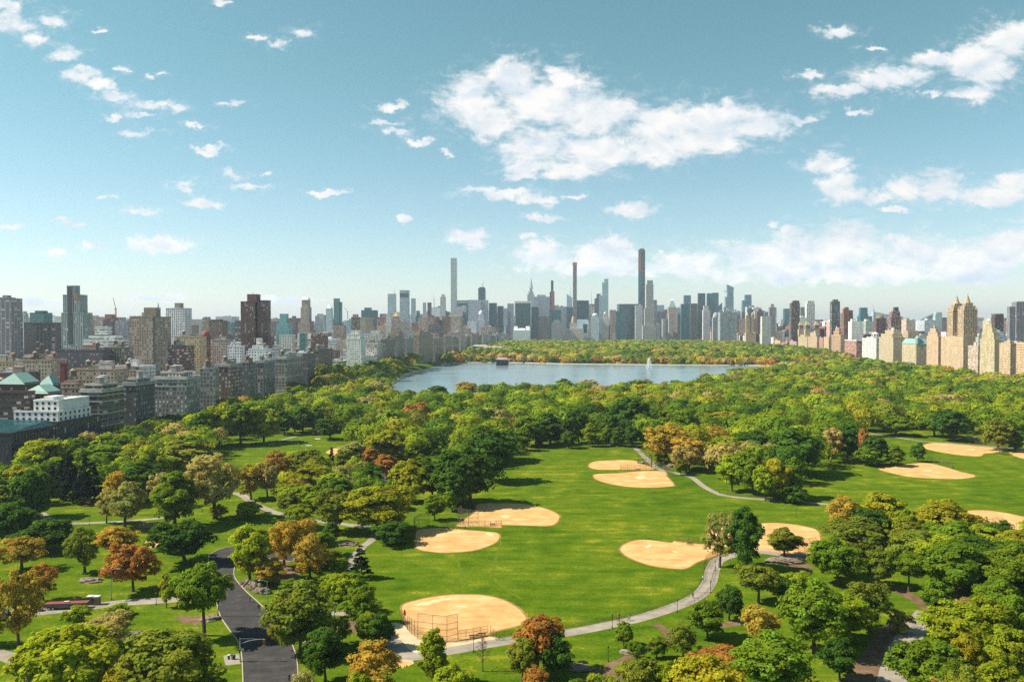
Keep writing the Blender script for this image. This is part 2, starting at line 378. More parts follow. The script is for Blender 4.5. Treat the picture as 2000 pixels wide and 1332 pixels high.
ASPHALT = dirt_mat('asphalt', (.042, .040, .040), (.058, .054, .053), (.085, .078, .075), .35, .3)
KERB = plain('kerb_stone', (.42, .34, .24), .85, .2, 2)
CITYFLOOR = dirt_mat('city_paving', (.05, .05, .05), (.09, .085, .08), (.14, .13, .12), .05, .2)

def build_ground():
    xs = np.concatenate([np.linspace(-14000, -2100, 14), np.linspace(-2000, -320, 35), np.linspace(-310, 0, 63), np.linspace(50, 2000, 40), np.linspace(2100, 14000, 14)])
    ys = np.concatenate([np.linspace(-700, 700, 15), np.linspace(740, 1740, 41), np.linspace(1760, 4000, 58), np.linspace(4200, 26000, 16)])
    X, Y = np.meshgrid(xs, ys); t = lambda a, b, v: (lambda q: q * q * (3 - 2 * q))(np.clip((v - a) / (b - a), 0, 1))
    Q = X - (EAST0 + TANTH * Y); Z = 9 * t(1640, 1900, Y) * (1 - t(2900, 3500, Y)) + 11 * t(780, 960, Y) * (1 - t(1600, 1760, Y)) * t(-40, -8, Q) * (1 - t(14, 44, Q))
    V = np.stack([X, Y, Z], -1).reshape(-1, 3); nx, ny = len(xs), len(ys)
    i = np.arange(nx * ny).reshape(ny, nx); F = np.stack([i[:-1, :-1], i[:-1, 1:], i[1:, 1:], i[1:, :-1]], -1).reshape(-1, 4)
    me = bpy.data.meshes.new('ground'); me.from_pydata(V.tolist(), [], F.tolist()); me.materials.append(GRASS)
    me.polygons.foreach_set('use_smooth', np.ones(len(F), dtype=bool))
    o = bpy.data.objects.new('ground', me); link(o); o['kind'] = 'structure'
build_ground()
def avenue_pt(x0, y, off=0): return (x0 + TANTH * y + off, y)
# the paved city floor on both sides of the park and beyond it
sheet('city_street', [avenue_pt(EAST0, 250, -2), avenue_pt(EAST0, 1740, -2), (-9000, 1740), (-9000, 250)], .03, CITYFLOOR, 0)
sheet('city_street', [avenue_pt(WEST0, 700, 2), avenue_pt(WEST0, 1740, 2), (9000, 1740), (9000, 700)], .03, CITYFLOOR, 0)

INFIELDS = [
 [(786,1183),(808,1174),(850,1165),(905,1161),(960,1165),(1000,1180),(1022,1198),(1028,1215),(1012,1221),(960,1234),(950,1240),(895,1250),(872,1254),(816,1246),(797,1226),(791,1203)],
 [(933,985),(975,983),(1020,984),(1064,993),(1087,1003),(1092,1012),(1076,1026),(1030,1026),(981,1025),(979,1030),(936,1028),(905,1028),(894,1024),(928,1000)],
 [(818,1035),(862,1031),(909,1035),(946,1038),(970,1041),(975,1050),(964,1061),(928,1074),(888,1078),(852,1078),(814,1070),(813,1048)],
 [(1212,1074),(1224,1061),(1256,1054),(1310,1060),(1318,1057),(1362,1062),(1388,1065),(1409,1078),(1382,1090),(1362,1097),(1341,1109),(1318,1110),(1276,1105),(1232,1090)],
 [(1385,1035),(1440,1028),(1490,1022),(1530,1022),(1580,1030),(1600,1042),(1598,1085),(1560,1087),(1500,1080),(1420,1068),(1392,1052)],
 [(1150,909),(1160,902),(1190,899),(1235,899),(1250,905),(1272,912),(1272,917),(1212,917),(1172,917),(1155,914)],
 [(1160,931),(1165,926),(1212,924),(1250,920),(1297,921),(1302,930),(1316,946),(1307,950),(1260,952),(1215,949),(1180,942),(1165,936)],
 [(1717,916),(1740,911),(1787,905),(1815,905),(1845,912),(1875,921),(1905,929),(1885,934),(1850,935),(1787,932),(1747,925)],
 [(1802,872),(1815,866),(1850,865),(1900,871),(1950,875),(1957,880),(1940,884),(1922,886),(1912,891),(1870,888),(1832,882),(1807,876)],
 [(1972,884),(1990,879),(2030,880),(2040,895),(2000,896)],
 [(1897,997),(1940,998),(1980,1005),(2040,1020),(2060,1045),(1965,1046),(1915,1050),(1840,1030),(1850,1005)],
 [(637,883),(655,875),(672,871),(688,874),(676,886),(655,889)],
 [(492,938),(512,929),(530,936),(520,945),(500,946)],
 [(285,1056),(300,1052),(310,1062),(300,1070),(284,1068)],
]
INLAB = ['the nearest sandy infield behind the tall hooded backstop', 'sandy infield left of the meadow centre with its backstop at the left tip',
 'shaded sandy infield below the other at the left of the meadow', 'oval sandy infield beside the bend of the pale path', 'sandy infield half hidden behind the tall dark tree',
 'farthest small sandy infield in the middle of the meadow', 'sandy infield with two straight sides beside the small fence', 'wide sandy infield alone on the right lawn',
 'sandy infield by the far right path', 'sandy infield cut by the right edge', 'sandy infield behind the yellow tree at the right edge', 'small sandy patch on the little lawn', 'sandy patch beside the orange tree', 'small clay patch beside the dark dense tree']
for k, pts in enumerate(INFIELDS):
    g = pxs(pts); c = (sum(p[0] for p in g) / len(g), sum(p[1] for p in g) / len(g))
    def grow(p, m):
        dx, dy = p[0] - c[0], p[1] - c[1]; L = math.hypot(dx, dy); return (p[0] + dx / L * m, p[1] + dy / L * m)
    sheet('infield_edge', [grow(p, .8) for p in g], .012, CLAYRIM, 4)
    o = sheet('infield', g, .020, CLAY, 4)
TRAIL = dirt_mat('worn_grass', (.070, .115, .006), (.10, .135, .009), (.13, .145, .014), .6, .3)
for pts in ([(974,1050),(978,1062),(972,1080),(966,1100),(962,1125)], [(1092,1010),(1098,1020),(1085,1030)], [(1030,1212),(1045,1225),(1040,1238)], [(1208,1075),(1195,1082),(1200,1096),(1225,1106)], [(965,1128),(985,1150),(1020,1170)], [(905,1158),(900,1120),(890,1082)], [(1160,945),(1130,950),(1095,990)]):
    path('worn_trail', pxs(pts), 1.1, .014, TRAIL)
SCUFF = dirt_mat('pale_scuffed_clay', (.55, .36, .17), (.64, .45, .24), (.74, .56, .35), .5, .15)
for pts in ([(880,1186),(905,1183),(928,1188),(905,1193)], [(800,1180),(860,1169),(905,1165),(860,1175),(820,1184)], [(975,1008),(990,1006),(998,1010),(982,1012)], [(945,1040),(968,1043),(960,1048)], [(1256,1068),(1272,1063),(1268,1070)], [(1310,1074),(1328,1078),(1318,1080)], [(1240,931),(1258,929),(1262,934),(1244,935)], [(1800,918),(1825,917),(1815,921)], [(1890,876),(1908,878),(1895,880)]):
    g = crom(pxs(pts), 6); cc_ = sum(g, Vector()) / len(g); rj = random.Random(int(pts[0][0])); sheet('scuffed_clay', [((cc_ + (p - cc_) * rj.uniform(.6, 1.05)).x, (cc_ + (p - cc_) * rj.uniform(.6, 1.05)).y) for p in g], .024, SCUFF, 2)
# paths
path('path', pxs([(765,1252),(800,1281),(870,1272),(930,1262),(1000,1250),(1105,1236),(1195,1219),(1260,1204),(1330,1180),(1368,1160),(1386,1135),(1391,1115),(1402,1095),(1428,1085),(1480,1078),(1515,1081),(1600,1092)]), 4.6, .026, PAVE)
path('path', pxs([(1238,872),(1262,895),(1285,915),(1312,922),(1350,932),(1375,950),(1405,965),(1440,971),(1500,976),(1610,984),(1720,992),(1800,1000)]), 3.4, .026, PAVE)
path('path', pxs([(1690,845),(1740,853),(1790,860),(1850,866),(1930,872),(2060,882)]), 3.0, .026, PAVE)
path('path', pxs([(-30,1202),(60,1196),(120,1191),(180,1184),(250,1176),(320,1172),(375,1166),(440,1156)]), 5.5, .026, PAVE)
path('path', pxs([(80,1002),(110,1020),(150,1022),(205,1020),(260,1017),(330,1010)]), 3.2, .026, PAVE)
path('path', pxs([(440,962),(470,966),(490,980),(515,992),(545,1003),(600,1015),(660,1022),(720,1030)]), 4.0, .026, PAVE)
path('path', pxs([(-30,1270),(20,1284),(55,1304),(75,1330),(85,1370)]), 4.4, .026, PAVE)
path('path', pxs([(735,1040),(725,1055),(708,1068),(690,1090),(678,1108),(668,1130)]), 3.2, .026, PAVE)
path('path', pxs([(600,1190),(640,1196),(680,1198),(720,1206),(752,1228),(768,1262)]), 3.6, .029, PAVE)
path('path', pxs([(1185,1300),(1215,1290),(1255,1270),(1285,1258),(1308,1250),(1300,1232),(1278,1217)]), 2.4, .023, EARTH)
path('path', pxs([(1400,1222),(1430,1218),(1455,1214),(1500,1200)]), 3.2, .026, EARTH)
path('path', pxs([(880,828),(897,842),(912,858)]), 5.0, .026, PAVE)
path('path', pxs([(540,862),(600,848),(660,845),(720,850)]), 3.0, .026, PAVE)
path('path', pxs([(1100,870),(1160,868),(1240,868)]), 3.0, .026, PAVE)
path('path', pxs([(1490,868),(1505,862),(1520,850)]), 6.0, .026, PAVE)
sheet('path', pxs([(765,1217),(790,1221),(815,1246),(872,1255),(958,1243),(970,1252),(900,1266),(840,1278),(800,1292),(775,1285),(766,1250)]), .023, SAND, 3)
sheet('dirt_track', pxs([(1640,1345),(1690,1268),(1722,1222),(1770,1205),(1806,1192),(1815,1202),(1790,1232),(1760,1290),(1740,1345)]), .020, EARTH, 3)
path('dirt_track', pxs([(1735,1360),(1752,1290),(1772,1250),(1792,1222),(1812,1196)]), 6.0, .026, PAVE)
path('dirt_track', pxs([(1700,1138),(1745,1150),(1790,1170),(1830,1200)]), 4.5, .023, EARTH)
for pts in ([(500,1110),(560,1090),(600,1120),(570,1140),(520,1135)], [(650,985),(720,980),(760,1000),(700,1012)], [(130,1175),(160,1160),(150,1180)], [(160,985),(185,975),(190,985),(170,990)],
            [(640,1200),(700,1215),(720,1235),(660,1240)], [(1185,1296),(1150,1310),(1100,1345),(1180,1345),(1230,1320)], [(335,1205),(380,1200),(425,1206),(400,1222),(350,1218)], [(250,1235),(285,1232),(275,1262),(240,1255)],
            [(770,1285),(800,1280),(812,1292),(790,1305),(770,1302)], [(1520,1102),(1570,1098),(1600,1110),(1560,1116)], [(560,935),(600,930),(620,945),(580,950)], [(680,930),(740,925),(770,945),(700,950)]):
    g = crom(pxs(pts), 8); cc_ = sum(g, Vector()) / len(g); rj = random.Random(int(pts[0][0])); g = [cc_ + (p - cc_) * rj.uniform(.55, 1.0) for p in g]
    sheet('bare_earth', [(p.x, p.y) for p in g], .016, EARTH if pts[0][0] != 770 else CLAY, 2)
# the park drive
RL = [(640,1092),(560,1078),(490,1068),(440,1070),(409,1086),(413,1114),(420,1150),(428,1195),(446,1226),(465,1252),(473,1282),(476,1360)]
RR = [(640,1108),(560,1096),(500,1088),(470,1090),(459,1104),(457,1126),(477,1152),(503,1176),(532,1205),(558,1232),(571,1262),(579,1290),(583,1360)]
rl, rr = crom(pxs(RL), 6, False), crom(pxs(RR), 6, False)
sheet('road', [(p.x, p.y) for p in rl] + [(p.x, p.y) for p in rr[::-1]], .032, ASPHALT, 0)
for side, sgn in ((rl, -1), (rr, 1)):
    mb = MB()
    for i in range(len(side) - 1):
        a, b = side[i], side[i + 1]; d = (b - a).normalized(); n = Vector((-d.y, d.x, 0)) * .22 * -sgn
        if n.x * sgn < 0: n = -n
        q = [a, b, b + n, a + n]
        mb.face([(p.x, p.y, .14) for p in q]); mb.face([(a.x, a.y, 0), (b.x, b.y, 0), (b.x, b.y, .14), (a.x, a.y, .14)])
        mb.face([((a + n).x, (a + n).y, 0), ((b + n).x, (b + n).y, 0), ((b + n).x, (b + n).y, .14), ((a + n).x, (a + n).y, .14)])
    mb.build('kerb', KERB)['kind'] = 'structure'
sheet('road', pxs([(735,925),(800,922),(850,930),(900,938),(880,950),(800,945),(740,940)]), .029, ASPHALT, 3)

# the reservoir: a sheet of water with a low stone rim
RES = [(850,714),(905,709),(1000,708.5),(1100,711),(1200,712),(1300,713),(1400,713.5),(1460,714),(1530,716),(1540,719),(1500,727),(1450,735),(1400,742),(1330,754),(1260,760),(1160,764),(1050,768),(960,771),(880,775),(815,784),(786,787),(776,776),(768,760),(772,748),(800,732),(830,720)]
def water_mat():
    m, nt, out = new_mat('reservoir_water')
    g = nd(nt, 'ShaderNodeNewGeometry'); pos = g.outputs['Position']
    st = vmath(nt, 'MULTIPLY', pos, (.12, .05, 1)).outputs[0]
    n = noise(nt, st, 1.0, 5, .65); n2 = noise(nt, pos, .010, 4)
    bn = nd(nt, 'ShaderNodeBump'); bn.inputs['Strength'].default_value = .09; bn.inputs['Distance'].default_value = 1.0; nt.links.new(n, bn.inputs['Height'])
    c = mixc(nt, n2, (.115, .185, .205), (.17, .245, .265))
    b = principled(nt, out, c, mathn(nt, 'MULTIPLY_ADD', n2, .2, .10), .5, 0, bn.outputs[0]); return m
resw = [ground(*p, WATERZ) for p in RES]
sheet('water', resw, WATERZ, water_mat(), 5)
rim = crom(resw, 5); mb = MB(); cen = Vector((sum(p.x for p in rim) / len(rim), sum(p.y for p in rim) / len(rim), 0))
RIMS = plain('embankment_stone', (.38, .33, .25), .9, .3, .2)
bank = MB()
for i in range(len(rim)):
    a, b = rim[i], rim[(i + 1) % len(rim)]; oa, ob = (a - cen).normalized(), (b - cen).normalized()
    prof = [(0, WATERZ - .6), (2.5, WATERZ + 1.3), (8, WATERZ + 1.2), (38, -.4)]
    for k, ((r0, z0), (r1, z1)) in enumerate(zip(prof, prof[1:])):
        (mb if k < 2 else bank).face([((a + oa * r0).x, (a + oa * r0).y, z0), ((b + ob * r0).x, (b + ob * r0).y, z0), ((b + ob * r1).x, (b + ob * r1).y, z1), ((a + oa * r1).x, (a + oa * r1).y, z1)])
bank.build('grass_bank', GRASS)['kind'] = 'structure'
mb.build('embankment', RIMS)['kind'] = 'structure'
# ------------------------------------------------------------------ buildings
RNG = random.Random(7)
FOOT = []                       # (x, y, radius) of every building placed by hand
CT, ST = math.cos(TH), math.sin(TH)
LIGHTROOF, GREYROOF, TARROOF, BROWNROOF = (.55, .53, .50), (.30, .30, .30), (.10, .10, .10), (.24, .17, .13)
C = dict(brown=(.135, .090, .070), red=(.20, .075, .055), tan=(.33, .26, .19), cream=(.47, .340, .212), lime=(.54, .50, .44), grey=(.27, .275, .28), lgrey=(.52, .53, .53),
         white=(.70, .69, .67), dark=(.10, .10, .105), darkbrown=(.10, .065, .055), maroon=(.13, .06, .055), orange=(.48, .24, .11), pink=(.42, .30, .22), bluegrey=(.30, .36, .38),
         teal=(.040, .17, .195), dteal=(.012, .080, .088), blackglass=(.006, .048, .054), lglass=(.34, .46, .50), steel=(.42, .49, .52), green=(.10, .24, .22))
def facade_mb(boxes, tint):
    mb = MB()
    for (x0, x1, y0, y1, z0, z1) in boxes: mb.box(x0, x1, y0, y1, z0, z1, 0, tint, top=False, bay=2.9)
    return mb
def roof_mb(boxes, tint, lip=None, lipc=None):
    mb = MB()
    for (x0, x1, y0, y1, z0, z1) in boxes:
        mb.face([(x0, y0, z1 - .02), (x1, y0, z1 - .02), (x1, y1, z1 - .02), (x0, y1, z1 - .02)], 0, None, tint)
        if lip:
            t = .5; c = lipc or tint
            for a in ((x0 - .15, x1 + .15, y0 - .15, y0 + t), (x0 - .15, x1 + .15, y1 - t, y1 + .15), (x0 - .15, x0 + t, y0 + t, y1 - t), (x1 - t, x1 + .15, y0 + t, y1 - t)):
                mb.box(a[0], a[1], a[2], a[3], z1 - .3, z1 + lip, 0, c, bottom=True)
    return mb
class Roofs:
    def __init__(s, *a): s.a = a
    def build(s, name, mat, parent):
        o = None
        for b in s.a[0]: q = _roof_mb([b], *s.a[1:]).build(name, mat, parent); o = o or q
        return o
_roof_mb = roof_mb
def roof_mb(*a): return Roofs(*a)
def tank(root_roof, x, y, z, s=1.0, cap=(.30, .20, .12)):
    mb = MB(); r = 2.0 * s
    for a in (45, 135, 225, 315): mb.tube([(x + r * .8 * math.cos(R(a)), y + r * .8 * math.sin(R(a)), z), (x + r * .7 * math.cos(R(a)), y + r * .7 * math.sin(R(a)), z + 3.2 * s)], .16, 4, 1)
    mb.prism(12, r, r * .96, z + 3.2 * s, z + 6.6 * s, x, y, 0); mb.prism(12, r * 1.06, 0.0, z + 6.6 * s, z + 8.2 * s, x, y, 2, cap)
    return mb.build('water_tank', [WOODTANK, METAL, ROOF], root_roof)
def clutter(root, roof, x0, x1, y0, y1, z, rng, tanks=1, bulks=2, tint=(.34, .31, .28), vents=5):
    W, D = x1 - x0, y1 - y0
    for _ in range(bulks):
        w, d, h = rng.uniform(.16, .32) * W, rng.uniform(.16, .32) * D, rng.uniform(2.6, 6)
        x, y = rng.uniform(x0 + 1, x1 - w - 1), rng.uniform(y0 + 1, y1 - d - 1)
        t = rng.choice([tint, (.45, .42, .38), (.30, .22, .17), (.5, .49, .47)])
        mb = MB(); mb.box(x, x + w, y, y + d, z - .3, z + h, 0, t); mb.box(x - .2, x + w + .2, y - .2, y + d + .2, z + h, z + h + .35, 0, (.5, .48, .45), bottom=True)
        mb.build('penthouse', STONE, root)
    for _ in range(tanks): tank(roof, rng.uniform(x0 + 3, x1 - 3), rng.uniform(y0 + 3, y1 - 3), z, rng.uniform(.8, 1.15), rng.choice([(.34, .17, .08), (.45, .32, .18), (.3, .3, .3)]))
    if vents:
        for _ in range(vents):
            mb = MB()
            x, y, w, h = rng.uniform(x0 + .8, x1 - 2.5), rng.uniform(y0 + .8, y1 - 2.5), rng.uniform(.8, 2.2), rng.uniform(.8, 2.2)
            mb.box(x, x + w, y, y + rng.uniform(.8, 2), z - .1, z + h, 0, rng.choice([(.65, .65, .63), (.3, .3, .3), (.45, .40, .34)])); mb.build('roof_vent', STONE, roof)

def tower(name, label, cat, tiers, d, style, tint, k=.9, roof=GREYROOF, extras=(), group=None, zlow=-2.0):
    """tiers: (left px, right px, top px) in the photograph; unprojected to metres at distance d"""
    L, Rr, T = tiers[0]
    if L < 760 and d < 1100: d *= 1.15
    xc = ((L + Rr) / 2 - 1000) / FPX * d
    phi = math.atan2(xc, d) - TH
    def dims(P): w = P / (abs(math.cos(phi)) + k * abs(math.sin(phi))) * (1 / max(.6, math.cos(phi + TH))); return w, w * k
    root = empty(name, (xc, d, 0), -TH, label, cat, group)
    sc = 1 / (CT + ST * xc / d)
    boxes = []; prev = None; hh = lambda px, Y: at_dist(px, Y, d).z
    for i, (l, r, t) in enumerate(tiers):
        w, dp = dims((r - l) / FPX * d); s = (((l + r) / 2 - 1000) / FPX * d - xc) * sc
        z1 = hh((l + r) / 2, t); z0 = zlow
        if prev and l >= prev[0] - .6 and r <= prev[1] + .6: z0 = prev[2]
        e = .23 * i
        boxes.append((s - w / 2, s + w / 2, -dp / 2 + (e if z0 == zlow else 0), dp / 2 - (e if z0 == zlow else 0), z0, z1))
        if z0 == zlow or prev is None or True: prev = (l, r, z1)
    FOOT.append((xc, d, max(boxes[0][1] - boxes[0][0], 20) * .75))
    mat = FAC[style]
    facade_mb(boxes, tint).build('wall', mat, root)
    roof_o = roof_mb(boxes, roof, .8 if d < 1500 else None, tuple(x * .9 for x in tint)).build('roof', ROOF, root)
    b0 = boxes[0]
    for e in extras:
        kind = e[0]; X = lambda px: ((px - 1000) / FPX * d - xc) * sc
        if kind in ('spire', 'antenna'):
            z0, z1 = hh(e[1], e[2]), hh(e[1], e[3]); mb = MB(); r = e[4] if len(e) > 4 else 1.6
            mb.tube([(X(e[1]), 0, z0 - 1), (X(e[1]), 0, z0 + (z1 - z0) * .45), (X(e[1]), 0, z1)], [r, r * .55, r * .12], 6, 0, (.4, .4, .4)); mb.build(kind, STEEL, root)
        elif kind == 'dome':
            mb = MB(); mb.smooth = True; r = (e[2] - e[1]) / FPX * d / 2; z0, z1 = hh(e[1], e[3]), hh(e[1], e[4]); n = 5
            for j in range(n):
                a, b = j / n * math.pi / 2, (j + 1) / n * math.pi / 2
                mb.prism(14, r * math.cos(a), r * math.cos(b), z0 + (z1 - z0) * math.sin(a), z0 + (z1 - z0) * math.sin(b), X((e[1] + e[2]) / 2), 0, 0, e[5] if len(e) > 5 else tint, 0, False)
            mb.build('dome', STONE, root)
        elif kind == 'pyramid':
            mb = MB(); r = (e[2] - e[1]) / FPX * d / 2 * 1.38; mb.prism(4, r, e[6] * r if len(e) > 6 else 0, hh(e[1], e[3]), hh(e[1], e[4]), X((e[1] + e[2]) / 2), 0, 0, (1, 1, 1), .5)
            mb.build('pyramid_roof', {'copper': COPPER, 'gold': GOLD, 'red': ROOF, 'stone': STONE}[e[5]], root)
        elif kind == 'bulk':
            mb = MB(); w = (e[2] - e[1]) / FPX * d * .8; dp = min(w * 1.2, (b0[3] - b0[2]) * .8); x = X((e[1] + e[2]) / 2); top = [b[5] for b in boxes if b[0] - 1 <= x <= b[1] + 1]; z0 = max([t for t in top if t < hh(e[1], e[3])] or [min(t for t in [b[5] for b in boxes])])
            mb.box(x - w / 2, x + w / 2, -dp / 2, dp / 2, z0 - .2, hh(e[1], e[3]), 0, e[4] if len(e) > 4 else tuple(c * .85 for c in tint)); mb.build('penthouse', STONE, root)
        elif kind == 'panel':       # a differently coloured strip of the front, a hand's breadth proud of it
            l, r, t, b, col = e[1:6]; fy = min(bb[2] for bb in boxes) - .35; mb = MB(); mb.box(X(l), X(r), fy, fy + .3, hh(l, b), hh(l, t), 0, col, bottom=True, bay=4); mb.build(e[6] if len(e) > 6 else 'front_panel', FAC['stripes'] if len(e) > 7 else STONE, root)
        elif kind == 'slant':       # a sloping roof block: px left, right, top at left, top at right
            l, r, tl, tr = e[1:5]; x0, x1 = X(l), X(r); y0, y1 = boxes[-1][2] + .3, boxes[-1][3] - .3; z0 = boxes[-1][5] if len(e) < 6 else hh(l, e[5]); a, b = hh(l, tl), hh(r, tr); mb = MB()
            P = [(x0, y0), (x1, y0), (x1, y1), (x0, y1)]; Z = [a, b, b, a]
            for j in range(4):
                p, q = P[j], P[(j + 1) % 4]; mb.face([(*p, z0 - .1), (*q, z0 - .1), (*q, Z[(j + 1) % 4]), (*p, Z[j])], 0, [(0, 0), (20, 0), (20, Z[(j + 1) % 4] - z0), (0, Z[j] - z0)], tint)
            mb.face([(*P[j], Z[j]) for j in range(4)], 0, None, (1, 1, 1) if len(e) > 6 else tint); mb.build('sloping_top', mat, root)
    return root, boxes, roof_o
def crane(label, px, base, top, jib, d, col=(.55, .22, .08)):
    m = plain('crane_paint', col, .6, .15, 3)
    p0, p1 = at_dist(px, base, d), at_dist(px, top, d); root = empty('tower_crane', p0, 0, label, 'crane', 'cranes on the towers under construction')
    H = p1.z - p0.z; s = max(1.0, d / 1556 * .55); mb = MB()
    for a in (-1, 1):
        for b in (-1, 1): mb.tube([(a * s, b * s, 0), (a * s, b * s, H)], s * .28, 4)
    n = max(3, int(H / (2 * s)))
    for j in range(n):
        z0, z1 = H * j / n, H * (j + 1) / n; q = 1 if j % 2 else -1
        for b in (-1, 1): mb.tube([(-s * q, b * s, z0), (s * q, b * s, z1)], s * .16, 4); mb.tube([(b * s, -s * q, z0), (b * s, s * q, z1)], s * .16, 4)
    mb.build('mast', m, root)
    jx, jy = (jib[0] - px) / FPX * d, at_dist(jib[0], jib[1], d).z - p0.z; mb = MB()
    for off in (-.7, .7): mb.tube([(0, off * s, H), (jx, off * s, jy)], [s * .4, s * .22], 4)
    mb.tube([(0, 0, H + s * 2), (jx * .7, 0, H + (jy - H) * .7 + s * .8)], s * .2, 4); mb.build('jib', m, root)
    mb = MB(); mb.box(-s * 3.2, -s * .9, -s, s, H - s, H + s * .8, bottom=True); mb.build('counterweight', STEEL, root)
    mb = MB(); mb.box(-s * .8, s * .8, -s * 1.2, s * 1.2, H - s * .5, H + s * 1.5, bottom=True); mb.build('cab', m, root)

